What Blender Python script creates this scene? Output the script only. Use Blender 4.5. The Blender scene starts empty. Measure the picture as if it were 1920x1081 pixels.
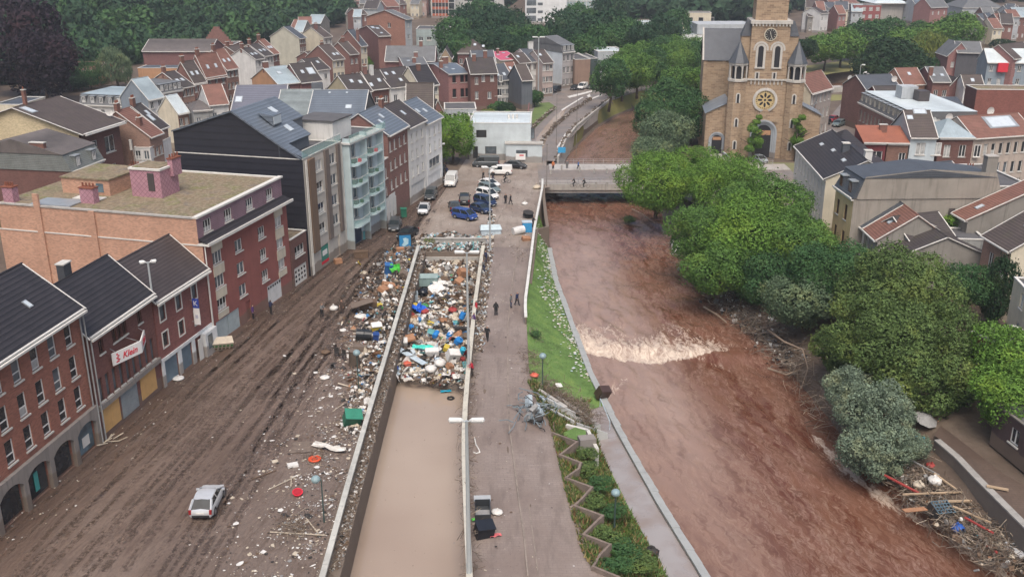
import bpy, bmesh, math, random
import numpy as np
from mathutils import Vector, Matrix, noise as mnoise
random.seed(11); RNG = np.random.default_rng(11)
sc = bpy.context.scene
COL = sc.collection
# ---------------------------------------------------------------- camera
F, CH, TH = 1850.0, 42.0, math.radians(19.9)
cam = bpy.data.cameras.new('camera'); camo = bpy.data.objects.new('camera', cam); COL.objects.link(camo)
camo.location = (0, 0, CH); camo.rotation_euler = (math.pi/2 - TH, 0, 0)
cam.sensor_width = 36; cam.lens = 36*F/1920; cam.clip_start = .5; cam.clip_end = 6000
sc.camera = camo
# ---------------------------------------------------------------- sky and light (bright overcast)
SUN_E, SUN_A = math.radians(60), math.radians(178)
w = bpy.data.worlds.new('World'); sc.world = w; w.use_nodes = True
nt = w.node_tree; nt.nodes.clear()
sky = nt.nodes.new('ShaderNodeTexSky'); sky.sky_type = 'NISHITA'; sky.sun_disc = False
sky.sun_elevation = SUN_E; sky.sun_rotation = SUN_A; sky.air_density = 1.0; sky.dust_density = 7; sky.ozone_density = 1.0
hs = nt.nodes.new('ShaderNodeHueSaturation'); hs.inputs['Saturation'].default_value = 1.15
bg = nt.nodes.new('ShaderNodeBackground'); bg.inputs['Strength'].default_value = .125
wo = nt.nodes.new('ShaderNodeOutputWorld')
nt.links.new(sky.outputs[0], hs.inputs['Color']); nt.links.new(hs.outputs[0], bg.inputs[0]); nt.links.new(bg.outputs[0], wo.inputs[0])
sl = bpy.data.lights.new('sun', 'SUN'); sl.energy = 1.25; sl.angle = math.radians(35); sl.color = (1, .985, .96)
so = bpy.data.objects.new('sun', sl); COL.objects.link(so)
sd = Vector((math.sin(SUN_A)*math.cos(SUN_E), math.cos(SUN_A)*math.cos(SUN_E), math.sin(SUN_E)))
so.rotation_euler = sd.to_track_quat('Z', 'Y').to_euler(); so.location = (0, 0, 120)
sc.view_settings.view_transform = 'Standard'; sc.view_settings.look = 'None'
sc.view_settings.exposure = 0.5; sc.view_settings.gamma = 1
sc.render.engine = 'CYCLES'
sc.cycles.max_bounces = 6; sc.cycles.transparent_max_bounces = 6; sc.cycles.volume_bounces = 0

# ---------------------------------------------------------------- measuring: a pixel of the photograph and a height give a place
def ray(px, py):
 u = (px-960)/F; v = (py-540.5)/F
 return u, math.cos(TH)-v*math.sin(TH), -math.sin(TH)-v*math.cos(TH)
def P(px, py, z=0.0):
 u, dy, dz = ray(px, py); t = (z-CH)/dz
 return Vector((u*t, dy*t, z))
def hang(x, y, py, z0=0):      # height at which a vertical above (x, y) reaches row py
 lo, hi = z0, z0+80
 for _ in range(40):
  m = (lo+hi)/2; zz = m-CH; d = y*math.cos(TH)-zz*math.sin(TH)
  q = 540.5+F*(-(y*math.sin(TH)+zz*math.cos(TH)))/d
  if q > py: lo = m
  else: hi = m
 return (lo+hi)/2
def lerp(a, b, t): return a+(b-a)*t
def interp(tab, y):
 if y <= tab[0][0]: return tab[0][1]
 for (a, p), (b, q) in zip(tab, tab[1:]):
  if y <= b: return p+(q-p)*(y-a)/(b-a)
 return tab[-1][1]

# ---------------------------------------------------------------- materials
MATS = {}
def newmat(name, rough=.8, metal=0, spec=.5):
 m = bpy.data.materials.new(name); m.use_nodes = True
 n = m.node_tree; b = n.nodes['Principled BSDF']
 b.inputs['Roughness'].default_value = rough; b.inputs['Metallic'].default_value = metal
 b.inputs['Specular IOR Level'].default_value = spec
 return m, n, b
def N(n, t, **k):
 x = n.nodes.new(t)
 for a, v in k.items():
  if a in x.inputs: x.inputs[a].default_value = v
  else: setattr(x, a, v)
 return x
def L(n, a, b): n.links.new(a, b)
def c4(c): return (c[0], c[1], c[2], 1)
def coords(n, kind='Object', scale=None, rnd=False):
 tc = N(n, 'ShaderNodeTexCoord'); o = tc.outputs[kind]
 if scale is not None:
  mp = N(n, 'ShaderNodeMapping'); mp.inputs['Scale'].default_value = scale
  L(n, o, mp.inputs[0]); o = mp.outputs[0]
 return o
def world_pos(n, scale=(1, 1, 1), rotz=0):
 g = N(n, 'ShaderNodeNewGeometry'); mp = N(n, 'ShaderNodeMapping'); mp.inputs['Scale'].default_value = scale
 mp.inputs['Rotation'].default_value = (0, 0, rotz)
 L(n, g.outputs['Position'], mp.inputs[0]); return mp.outputs[0]
def noise(n, vec, scale, detail=4, rough=.55, dist=0):
 x = N(n, 'ShaderNodeTexNoise'); x.inputs['Scale'].default_value = scale; x.inputs['Detail'].default_value = detail
 x.inputs['Roughness'].default_value = rough; x.inputs['Distortion'].default_value = dist
 L(n, vec, x.inputs['Vector']); return x.outputs['Fac']
def ramp(n, fac, stops, interp='LINEAR'):
 r = N(n, 'ShaderNodeValToRGB'); r.color_ramp.interpolation = interp
 e = r.color_ramp.elements
 while len(e) < len(stops): e.new(.5)
 for i, (p, c) in enumerate(stops):
  e[i].position = p; e[i].color = c4(c) if not isinstance(c, (int, float)) else (c, c, c, 1)
 L(n, fac, r.inputs[0]); return r.outputs[0]
def mix(n, fac, a, b, mode='MIX'):
 x = N(n, 'ShaderNodeMix'); x.data_type = 'RGBA'; x.blend_type = mode
 for s, v in ((0, fac), (6, a), (7, b)):
  if isinstance(v, (int, float)): x.inputs[s].default_value = v
  elif isinstance(v, (tuple, list)): x.inputs[s].default_value = c4(v)
  else: L(n, v, x.inputs[s])
 return x.outputs[2]
def math_(n, op, a, b=0, clamp=False):
 x = N(n, 'ShaderNodeMath'); x.operation = op; x.use_clamp = clamp
 for s, v in ((0, a), (1, b)):
  if isinstance(v, (int, float)): x.inputs[s].default_value = v
  else: L(n, v, x.inputs[s])
 return x.outputs[0]
def bump(n, b, h, strength=.5, dist=.05):
 x = N(n, 'ShaderNodeBump'); x.inputs['Strength'].default_value = strength; x.inputs['Distance'].default_value = dist
 L(n, h, x.inputs['Height']); L(n, x.outputs[0], b.inputs['Normal'])
def sc3(c, k): return tuple(min(1, v*k) for v in c)

def tide(n, col, h=1.25, c=(.16,.12,.09), k=.7):
 """brown silt left on the walls up to the flood line"""
 g = N(n, 'ShaderNodeNewGeometry'); sp = N(n, 'ShaderNodeSeparateXYZ'); L(n, g.outputs['Position'], sp.inputs[0])
 z = math_(n, 'ADD', sp.outputs[2], math_(n, 'MULTIPLY', noise(n, world_pos(n), .8, 4, .6), .7))
 return mix(n, ramp(n, math_(n, 'DIVIDE', z, 3.), [((h+.25)/3, k), ((h+.45)/3, 0.)]), col, c)
def plain(name, c, rough=.7, metal=0, var=.25, scale=1.2, bmp=0, spec=.4):
 """paint, render, metal: one colour broken by dirt and wear"""
 if name in MATS: return MATS[name]
 m, n, b = newmat(name, rough, metal, spec)
 v = coords(n); a = noise(n, v, scale, 5, .6); a2 = noise(n, v, scale*9, 3, .6)
 f = math_(n, 'ADD', math_(n, 'MULTIPLY', a, .7), math_(n, 'MULTIPLY', a2, .3))
 col = ramp(n, f, [(.3, sc3(c, 1-var)), (.5, c), (.72, sc3(c, 1+var*.6))])
 L(n, col, b.inputs['Base Color'])
 if bmp: bump(n, b, a2, bmp, .03)
 MATS[name] = m; return m
def plaster(name, c, rough=.85, var=.16, stain=.35, silt=True):
 if name in MATS: return MATS[name]
 m, n, b = newmat(name, rough)
 v = coords(n); a = noise(n, v, .5, 5, .6)
 s = noise(n, coords(n, 'Object', (1.6, 1.6, .12)), 1.3, 4, .65)
 col = ramp(n, a, [(.3, sc3(c, 1-var)), (.7, sc3(c, 1+var*.5))])
 st = ramp(n, s, [(.52, 0.), (.72, 1.)])
 col = mix(n, math_(n, 'MULTIPLY', st, stain), col, sc3(c, .45)); col = tide(n, col) if silt else col
 L(n, col, b.inputs['Base Color']); bump(n, b, noise(n, v, 12, 3), .25, .01)
 MATS[name] = m; return m
def brick(name, c, mortar=None, var=.3, patch=.35):
 if name in MATS: return MATS[name]
 m, n, b = newmat(name, .88)
 tc = N(n, 'ShaderNodeTexCoord'); uv = tc.outputs['UV']
 br = N(n, 'ShaderNodeTexBrick'); br.inputs['Scale'].default_value = 1
 br.inputs['Brick Width'].default_value = .3; br.inputs['Row Height'].default_value = .105
 br.inputs['Mortar Size'].default_value = .011; br.inputs['Bias'].default_value = -.2
 br.inputs['Color1'].default_value = c4(sc3(c, 1+var)); br.inputs['Color2'].default_value = c4(sc3(c, 1-var))
 br.inputs['Mortar'].default_value = c4(mortar or sc3(c, 1.15)); L(n, uv, br.inputs['Vector'])
 v = coords(n); a = noise(n, v, .35, 5, .65); a2 = noise(n, v, 2.8, 4, .7)
 col = mix(n, ramp(n, a, [(.35, 0.), (.7, patch)]), br.outputs['Color'], sc3(c, .5))
 col = tide(n, mix(n, ramp(n, a2, [(.4, 0.), (.75, patch)]), col, sc3(c, 1.45)))
 L(n, col, b.inputs['Base Color']); bump(n, b, br.outputs['Fac'], -.4, .01)
 MATS[name] = m; return m
def tiles(name, c, row=.34, colw=.28, rough=.6, moss=.0, contrast=.55, var=.25):
 """roof covering in rows; v runs up the slope"""
 if name in MATS: return MATS[name]
 m, n, b = newmat(name, rough)
 tc = N(n, 'ShaderNodeTexCoord'); sp = N(n, 'ShaderNodeSeparateXYZ'); L(n, tc.outputs['UV'], sp.inputs[0])
 fr = math_(n, 'FRACT', math_(n, 'DIVIDE', sp.outputs[1], row))
 edge = ramp(n, fr, [(0., 0.), (.28, 1.), (.7, .7), (1., .1)])
 fu = math_(n, 'FRACT', math_(n, 'DIVIDE', sp.outputs[0], colw))
 eu = ramp(n, fu, [(0., .6), (.12, 1.), (.88, 1.), (1., .6)])
 e = math_(n, 'MULTIPLY', edge, eu)
 v = coords(n); a = noise(n, v, .6, 5, .65); a2 = noise(n, v, 5, 3, .7)
 col = ramp(n, a, [(.3, sc3(c, 1-var)), (.7, sc3(c, 1+var))])
 col = mix(n, ramp(n, a2, [(.5, 0.), (.8, .5)]), col, sc3(c, 1.6))
 if moss: col = mix(n, ramp(n, noise(n, v, .9, 5, .7), [(.5, 0.), (.7, moss)]), col, (.1, .1, .045))
 col = mix(n, math_(n, 'MULTIPLY', math_(n, 'SUBTRACT', 1., e), min(1, contrast*1.35)), col, sc3(c, .2)); col = mix(n, math_(n, 'MULTIPLY', ramp(n, fr, [(.12, 0.), (.3, 1.), (.5, 0.)]), contrast*.35), col, sc3(c, 2.))  # last mix paints a highlight as a paler stripe along each row lip
 L(n, col, b.inputs['Base Color']); bump(n, b, e, .6, .03)
 MATS[name] = m; return m
def glass(name, c, rough=.08):
 if name in MATS: return MATS[name]
 m, n, b = newmat(name, rough, 0, .6)
 a = noise(n, coords(n), .8, 3)
 L(n, ramp(n, a, [(.35, sc3(c, .6)), (.65, sc3(c, 1.4))]), b.inputs['Base Color'])
 MATS[name] = m; return m
def flatmat(name, c, rough=.5, metal=0):
 if name in MATS: return MATS[name]
 m, n, b = newmat(name, rough, metal);
 a = noise(n, coords(n), 3, 3)
 L(n, ramp(n, a, [(.3, sc3(c, .85)), (.7, sc3(c, 1.1))]), b.inputs['Base Color'])
 MATS[name] = m; return m

# ---------------------------------------------------------------- mesh builder
class MB:
 def __init__(s): s.v = []; s.f = []; s.m = []
 def add(s, vs, fs, mi=0):
  o = len(s.v); s.v += [tuple(p) for p in vs]; s.f += [tuple(i+o for i in q) for q in fs]; s.m += [mi]*len(fs)
 def poly(s, pts, mi=0): s.add(pts, [tuple(range(len(pts)))], mi)
 def box(s, x0, x1, y0, y1, z0, z1, mi=0):
  s.add([(x0,y0,z0),(x1,y0,z0),(x1,y1,z0),(x0,y1,z0),(x0,y0,z1),(x1,y0,z1),(x1,y1,z1),(x0,y1,z1)],
    [(0,3,2,1),(4,5,6,7),(0,1,5,4),(1,2,6,5),(2,3,7,6),(3,0,4,7)], mi)
 def obox(s, c, size, M=None, mi=0, taper=1):
  hx, hy, hz = [k/2 for k in size]; vs = []
  for z, t in ((-hz, 1), (hz, taper)):
   for x, y in ((-hx,-hy),(hx,-hy),(hx,hy),(-hx,hy)):
    p = Vector((x*t, y*t, z))
    if M is not None: p = M @ p
    vs.append(p+Vector(c))
  s.add(vs, [(0,3,2,1),(4,5,6,7),(0,1,5,4),(1,2,6,5),(2,3,7,6),(3,0,4,7)], mi)
 def prism(s, pts, z0, z1, mi=0):
  n = len(pts); s.add([(p[0],p[1],z0) for p in pts]+[(p[0],p[1],z1) for p in pts],
    [tuple(range(n-1,-1,-1)), tuple(range(n,2*n))]+[(i,(i+1)%n,(i+1)%n+n,i+n) for i in range(n)], mi)
 def slab(s, a, b, c, d, t, mi=0):
  """thin plate: corners a b c d on top, thickness t downwards along the normal"""
  a, b, c, d = map(Vector, (a, b, c, d)); nn = (b-a).cross(d-a).normalized()*t
  s.add([a,b,c,d,a-nn,b-nn,c-nn,d-nn], [(0,1,2,3),(7,6,5,4),(0,4,5,1),(1,5,6,2),(2,6,7,3),(3,7,4,0)], mi)
 def tube(s, pts, r, k=8, mi=0, cap=True):
  pts = [Vector(p) for p in pts]; rs = r if isinstance(r, (list, tuple)) else [r]*len(pts); o = len(s.v)
  for i, p in enumerate(pts):
   t = (pts[min(i+1, len(pts)-1)]-pts[max(i-1, 0)]).normalized()
   a = t.cross(Vector((0, 0, 1)) if abs(t.z) < .95 else Vector((1, 0, 0))).normalized(); b2 = t.cross(a)
   for j in range(k):
    an = 2*math.pi*j/k; s.v.append(tuple(p+(a*math.cos(an)+b2*math.sin(an))*rs[i]))
  fs = [(o+i*k+j, o+(i+1)*k+j, o+(i+1)*k+(j+1)%k, o+i*k+(j+1)%k) for i in range(len(pts)-1) for j in range(k)]
  if cap: fs += [tuple(o+j for j in range(k)), tuple(o+(len(pts)-1)*k+j for j in range(k-1, -1, -1))]
  s.f += fs; s.m += [mi]*len(fs)
 def sphere(s, c, r, seg=10, ring=6, mi=0, zs=1, jit=0):
  o = len(s.v); c = Vector(c)
  for i in range(ring+1):
   th = math.pi*i/ring
   for j in range(seg):
    q = 1+random.uniform(-jit, jit)
    s.v.append((c.x+r*q*math.sin(th)*math.cos(2*math.pi*j/seg), c.y+r*q*math.sin(th)*math.sin(2*math.pi*j/seg), c.z+r*zs*q*math.cos(th)))
  fs = [(o+i*seg+j, o+(i+1)*seg+j, o+(i+1)*seg+(j+1)%seg, o+i*seg+(j+1)%seg) for i in range(ring) for j in range(seg)]
  s.f += fs; s.m += [mi]*len(fs)
 def mesh(s, name, mats, smooth=False, uv=True):
  me = bpy.data.meshes.new(name); me.from_pydata(s.v, [], s.f)
  for m in (mats if isinstance(mats, (list, tuple)) else [mats]): me.materials.append(m)
  me.polygons.foreach_set('material_index', s.m)
  if smooth: me.polygons.foreach_set('use_smooth', [True]*len(s.f))
  if uv:
   V = np.array(s.v); ul = me.uv_layers.new(name='UVMap'); U = np.zeros((len(me.loops), 2)); li = 0
   for f in s.f:
    a, b, c = V[f[0]], V[f[1]], V[f[2]]
    n = np.cross(b-a, c-a); ln = math.sqrt(n.dot(n))
    if ln < 1e-9 and len(f) > 3: n = np.cross(c-a, V[f[3]]-a); ln = math.sqrt(n.dot(n))
    n = n/(ln+1e-12)
    u = np.array((-n[1], n[0], 0.)); lu = math.sqrt(u.dot(u))
    u = u/lu if lu > .02 else np.array((1., 0, 0)); vv = np.cross(n, u)
    for i in f: U[li] = (V[i].dot(u), V[i].dot(vv)); li += 1
   ul.data.foreach_set('uv', U.ravel())
  me.update(); return me
 def build(s, name, mats, parent=None, smooth=False, loc=None, rotz=0, uv=True):
  return link(name, s.mesh(name, mats, smooth, uv), parent, loc, rotz)
def link(name, data, parent=None, loc=None, rotz=0, rot=None):
 o = bpy.data.objects.new(name, data); COL.objects.link(o)
 if parent is not None: o.parent = parent
 if loc is not None: o.location = loc
 o.rotation_euler = rot if rot is not None else (0, 0, rotz)
 return o
def tag(o, label=None, cat=None, group=None, kind=None):
 if label: o['label'] = label
 if cat: o['category'] = cat
 if group: o['group'] = group
 if kind: o['kind'] = kind
 return o
def thing(name, label, cat, loc=(0,0,0), rotz=0, group=None):
 o = bpy.data.objects.new(name, None); COL.objects.link(o); o.location = loc; o.rotation_euler = (0, 0, rotz)
 o.empty_display_size = .3
 return tag(o, label, cat, group)
def copy_tree(o, parent=None):
 c = o.copy(); COL.objects.link(c)
 if parent is not None: c.parent = parent
 for ch in list(o.children): copy_tree(ch, c)
 return c
# ================================================================ GROUND, RIVER, TRENCH
FAC = [(40,-42),(63.3,-38.3),(76.4,-36),(87.1,-34.2),(97.2,-32),(107,-29.8),(116.1,-27.5),(124.5,-25.3),(132.7,-22.9),(145.4,-19),(155.7,-16.7),(170.1,-12.2),(182,-8)]
def tab_px(pts, z):
 q = sorted(((lambda p: (p.y, p.x))(P(px, py, z)) for px, py in pts)); return q
TR = tab_px([(890,565),(877,690),(870,777),(869,850),(873,950),(879,1081)], .9)      # right trench parapet
TR = [(30, TR[0][1]+1.5)]+TR+[(134, TR[-1][1]+.4)]
TL = tab_px([(605,1081),(655,900),(700,745),(782,470)], .9)
TL = [(30, TL[0][1]+.2)]+TL
TEND = 131.0
def tl(y): return interp(TL, y)+.95        # inner face of left trench wall
def tr(y): return interp(TR, y)-.1
WL = -2.7                                  # flood water in the trench
RW = -4.0                                  # river level
EDGE = tab_px([(1340,1100),(1322,1068),(1245,945),(1165,805),(1112,700),(1077,610),(1044,520),(1030,450),(1024,400)], -2.9)
EDGE = [(30, EDGE[0][1]+6)]+EDGE+[(186, 6.4)]+tab_px([(1052,312),(1060,300),(1080,280),(1097,262),(1122,240),(1152,222),(1190,206)], RW)+[(284,46),(300,72),(320,105),(335,160)]
def edge(y): return interp(EDGE, y)
REDGE = [(30,52),(50,43),(62.9,38),(71.7,34),(83.7,31.5),(105,30),(123,26.5),(138.8,25),(167,24.5),(185,26),(207,29),(245,42),(262,54),(276,80),(292,125),(305,180)]
def redge(y): return max(interp(REDGE, y), edge(y)+1)
MIDR = tab_px([(1150,1100),(1108,1040),(1085,960),(1064,880),(1045,800),(992,700),(986,580),(996,500),(1003,440),(1018,360)], 0)
MIDR = [(30, MIDR[0][1]+2.5)]+MIDR+[(186,6)]+tab_px([(1046,300),(1060,268),(1080,242),(1105,222),(1145,190),(1180,178)], 0)+[(300,50),(335,140)]
def midr(y): return min(interp(MIDR, y), edge(y)-.4)
def pathin(y):                             # inner edge of the low riverside path
 return edge(y)-(interp([(30,3.2),(62,3.0),(80,2.9),(88,2.3),(92,.5),(200,.4)], y))
HL = [(150,-235),(250,-175),(300,-148),(400,-112),(480,-92),(600,-82),(2000,-82)]
HF = [(-400,640),(-90,680),(-20,690),(20,520),(60,495),(110,500),(180,600),(300,640),(600,640)]
def sm(t): t = max(0., min(1., t)); return t*t*(3-2*t)
def hill(x, y):
 d = max((interp(HL, y)-x)*.88, (y-interp(HF, x)))
 if d <= 0: return 0.
 return 95*sm(d/260)+d*.06+3*mnoise.noise(Vector((x*.02, y*.02, 0)))*min(1, d/30)
ys = list(np.arange(40, 190, 1.0))+list(np.arange(190, 340, 3.0))+list(np.arange(340, 700, 10.))+list(np.arange(700, 1500, 40.))
def section(y):
 r = []                                 # (x, z, columns to the next one)
 fx = interp(FAC, y)
 r.append((-700, 0, 26)); r.append((-230, 0, 26)); r.append((fx-2, 0, 50))
 if y <= TEND: r += [(tl(y)-.5, 0, 1), (tl(y)-.45, -6, 6), (tr(y)+.35, -6, 1), (tr(y)+.4, 0, 6)]
 else: r += [(tl(TEND)-.5, 0, 1), (tl(TEND)-.45, 0, 6), (tr(TEND)+.35, 0, 1), (tr(TEND)+.4, 0, 6)]
 m, p, e, q = midr(y), pathin(y), edge(y), redge(y)
 m = max(m, r[-1][0]+.3); p = max(p, m+.15)
 if 168 < y < 186: m = e-.5; p = e-.4
 if y > 340: zp = zb = 0
 else: zp, zb = -3.2, -7
 gate = 0 if y > 340 else 1
 r += [(m, 0, 8), (p, zp*gate, 2), (max(e, p+.1), zp*gate, 1), (max(e, p+.1)+.05, zb*gate, 10), (q-.1, zb*gate, 2), (q+1.2, -3.0*gate, 6), (q+7, -.3*gate, 4), (q+12, 0, 30), (max(q+60, 250), 0, 20), (900, 0, 0)]
 return r
mb = MB(); rows = []
for y in ys:
 s = section(y); row = []
 for (x0, z0, n), (x1, z1, _) in zip(s, s[1:]):
  for k in range(n):
   t = k/n; row.append((lerp(x0, x1, t), lerp(z0, z1, t)))
 row.append((900, 0)); out = []
 for x, z in row:
  h = hill(x, y)
  if z > -.5 and h == 0: z += .05*mnoise.noise(Vector((x*.4, y*.16, 3)))+.02*mnoise.noise(Vector((x*1.7, y*.5, 7)))
  out.append((x, y, z+h))
 rows.append(out)
nc = len(rows[0]); V = [p for r in rows for p in r]
mb.v = V; mb.f = [(i*nc+j, i*nc+j+1, (i+1)*nc+j+1, (i+1)*nc+j) for i in range(len(rows)-1) for j in range(nc-1)]; mb.m = [0]*len(mb.f)

m, n, b = newmat('earth', .75)
v = world_pos(n); a = noise(n, v, .09, 6, .6); a2 = noise(n, v, 1.4, 5, .7)
col = ramp(n, a, [(.3, (.085,.06,.043)), (.5, (.13,.095,.07)), (.7, (.17,.135,.10))])
col = mix(n, ramp(n, a2, [(.4, 0.), (.7, .6)]), col, (.07,.05,.035)); L(n, col, b.inputs['Base Color']); bump(n, b, a2, .6, .08)
M_earth = m
gr = mb.build('ground', [M_earth], smooth=True, uv=False); tag(gr, kind='structure')

def loft(name, ya, yb, fa, fb, step, cols, z, mat, kind='structure', zf=None, smooth=True, endz=0):
 """a sheet between the lines x = fa(y) and x = fb(y); uv = metres across and along"""
 YS = list(np.arange(ya, yb, step))+[yb]; me = bpy.data.meshes.new(name); vs = []; uv = []; s = 0; last = None
 for y in YS:
  xm = (fa(y)+fb(y))/2
  if last is not None: s += math.hypot(y-last[0], xm-last[1])
  last = (y, xm); A_, B_ = fa(y), fb(y)
  for j in range(cols+1):
   t = j/cols; x = lerp(A_, B_, t); zz = z if zf is None else zf(x, y, t)
   vs.append((x, y, zz)); uv.append((t*(B_-A_), s))
 k = cols+1; fs = [(i*k+j, i*k+j+1, (i+1)*k+j+1, (i+1)*k+j) for i in range(len(YS)-1) for j in range(cols)]
 me.from_pydata(vs, [], fs); me.materials.append(mat); ul = me.uv_layers.new(name='UVMap')
 ul.data.foreach_set('uv', np.array([uv[i] for f in fs for i in f]).ravel())
 if smooth: me.polygons.foreach_set('use_smooth', [True]*len(fs))
 o = link(name, me); tag(o, kind=kind); return o
def gz(x, y): return .05*mnoise.noise(Vector((x*.4, y*.16, 3)))+.02*mnoise.noise(Vector((x*1.7, y*.5, 7)))

# ---- flooded street: brown mud with wheel ruts along it
m, n, b = newmat('street_mud', .55, 0, .5)
uv = coords(n, 'UV'); g = N(n, 'ShaderNodeNewGeometry')
def mp(sx, sy, src, ox=0, rot=0):
 q = N(n, 'ShaderNodeMapping'); q.inputs['Scale'].default_value = (sx, sy, 1); q.inputs['Location'].default_value = (ox, 0, 0); q.inputs['Rotation'].default_value = (0, 0, rot); L(n, src, q.inputs[0]); return q.outputs[0]
def warp(src, k, sc_):      # meandering of the wheel tracks
 nz = N(n, 'ShaderNodeTexNoise'); nz.inputs['Scale'].default_value = sc_; nz.inputs['Detail'].default_value = 2; L(n, src, nz.inputs['Vector'])
 s1_ = N(n, 'ShaderNodeVectorMath'); s1_.operation = 'SUBTRACT'; L(n, nz.outputs['Color'], s1_.inputs[0]); s1_.inputs[1].default_value = (.5,.5,.5)
 m1_ = N(n, 'ShaderNodeVectorMath'); m1_.operation = 'MULTIPLY'; L(n, s1_.outputs[0], m1_.inputs[0]); m1_.inputs[1].default_value = (k, k*.3, 0)
 a_ = N(n, 'ShaderNodeVectorMath'); L(n, src, a_.inputs[0]); L(n, m1_.outputs[0], a_.inputs[1]); return a_.outputs[0]
wu = warp(uv, 5.0, .06); wu2 = warp(uv, 9.0, .045)
big = noise(n, mp(.09, .05, uv), 1, 5, .65)
rut = noise(n, mp(1.5, .10, wu), 1, 6, .72, .3)
rut2 = noise(n, mp(1.0, .075, wu2, 7, .10), 1.4, 5, .75, .4)
rut3 = noise(n, mp(.9, .12, wu2, 3, -.25), 1.5, 5, .7, .4)
fine = noise(n, mp(1, .8, uv), 4.2, 6, .8)
med = noise(n, mp(1, .7, uv, 5), .55, 6, .75, .6)
brk = noise(n, mp(1, 1, uv, 11), .22, 4, .6)
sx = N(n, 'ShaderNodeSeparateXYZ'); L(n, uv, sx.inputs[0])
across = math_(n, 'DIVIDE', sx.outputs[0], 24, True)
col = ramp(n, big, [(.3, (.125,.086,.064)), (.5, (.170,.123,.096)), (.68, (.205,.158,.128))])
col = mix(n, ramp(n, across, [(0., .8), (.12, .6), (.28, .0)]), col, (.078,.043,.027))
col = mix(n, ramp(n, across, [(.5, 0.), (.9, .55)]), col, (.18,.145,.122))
on = ramp(n, brk, [(.38, .1), (.6, 1.)])
col = mix(n, math_(n, 'MULTIPLY', on, ramp(n, rut, [(.53, 0.), (.60, .6)])), col, (.062,.038,.028))
col = mix(n, math_(n, 'MULTIPLY', on, ramp(n, rut2, [(.53, 0.), (.62, .42)])), col, (.175,.135,.108))
col = mix(n, ramp(n, rut3, [(.58, 0.), (.66, .5)]), col, (.075,.047,.035))
col = mix(n, ramp(n, med, [(.47, 0.), (.66, .5)]), col, (.088,.058,.043))
col = mix(n, ramp(n, fine, [(.5, 0.), (.68, .6)]), col, (.055,.038,.03))
L(n, col, b.inputs['Base Color'])
rg = ramp(n, math_(n, 'ADD', math_(n, 'MULTIPLY', rut, .6), math_(n, 'MULTIPLY', med, .4)), [(.38, .28), (.6, .8)]); L(n, rg, b.inputs['Roughness'])
h = math_(n, 'ADD', math_(n, 'ADD', math_(n, 'MULTIPLY', rut, 1.), math_(n, 'MULTIPLY', rut2, .8)), math_(n, 'ADD', math_(n, 'MULTIPLY', fine, .35), math_(n, 'MULTIPLY', rut3, .6)))
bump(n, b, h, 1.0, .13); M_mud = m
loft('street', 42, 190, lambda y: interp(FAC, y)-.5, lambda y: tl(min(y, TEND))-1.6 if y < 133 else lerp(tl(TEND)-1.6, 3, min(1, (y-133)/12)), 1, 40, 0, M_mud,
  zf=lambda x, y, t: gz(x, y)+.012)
# ---- paving
def paving(name, c, dirt, tile=.3, wet=.5):
 m, n, b = newmat(name, .6); uv = coords(n, 'UV'); wp = world_pos(n)
 br = N(n, 'ShaderNodeTexBrick'); br.inputs['Scale'].default_value = 1; br.inputs['Brick Width'].default_value = tile*2; br.inputs['Row Height'].default_value = tile
 br.inputs['Mortar Size'].default_value = .012; br.inputs['Color1'].default_value = c4(sc3(c, 1.08)); br.inputs['Color2'].default_value = c4(sc3(c, .9)); br.inputs['Mortar'].default_value = c4(sc3(c, .6)); L(n, uv, br.inputs[0])
 a = noise(n, wp, .16, 6, .62); a2 = noise(n, world_pos(n, (1.2, .25, 1)), .8, 5, .7); a3 = noise(n, wp, 4, 5, .75)
 col = mix(n, ramp(n, a, [(.36, 0.), (.6, .9)]), br.outputs[0], dirt)
 col = mix(n, ramp(n, a2, [(.5, 0.), (.68, .55)]), col, sc3(dirt, .6))
 col = mix(n, ramp(n, a3, [(.52, 0.), (.75, .5)]), col, sc3(c, .45))
 L(n, col, b.inputs['Base Color']); L(n, ramp(n, a, [(.35, .75), (.62, wet)]), b.inputs['Roughness']); bump(n, b, a3, .5, .02)
 return m
M_path = paving('muddy_paving', (.26,.215,.19), (.20,.155,.13))
M_pave = paving('square_paving', (.33,.285,.245), (.22,.17,.135))
M_asph = paving('asphalt_dirt', (.20,.185,.18), (.22,.18,.15))
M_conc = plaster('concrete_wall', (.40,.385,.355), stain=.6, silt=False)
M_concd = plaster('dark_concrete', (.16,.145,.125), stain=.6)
M_kerb = plain('kerb_stone', (.25,.21,.18), .85, var=.45, scale=.8)
loft('path', 42, 133, lambda y: tr(y)+.35, lambda y: max(midr(y), tr(y)+.6), 1, 14, 0, M_path, zf=lambda x, y, t: gz(x, y)+.016)
loft('square', 133, 190, lambda y: lerp(tl(TEND)-1.6, 3, min(1, (y-133)/12))*0+lerp(-15, -9, (y-133)/57), lambda y: midr(y) if y < 168 else 6.6, 1, 20, 0, M_pave, zf=lambda x, y, t: gz(x, y)+.024)
def sheet(name, pts, mat, z=.02, kind='structure'):
 mb = MB(); mb.poly([(p.x, p.y, z) for p in (P(a, b_, 0) for a, b_ in pts)]); o = mb.build(name, [mat]); tag(o, kind=kind); return o
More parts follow.
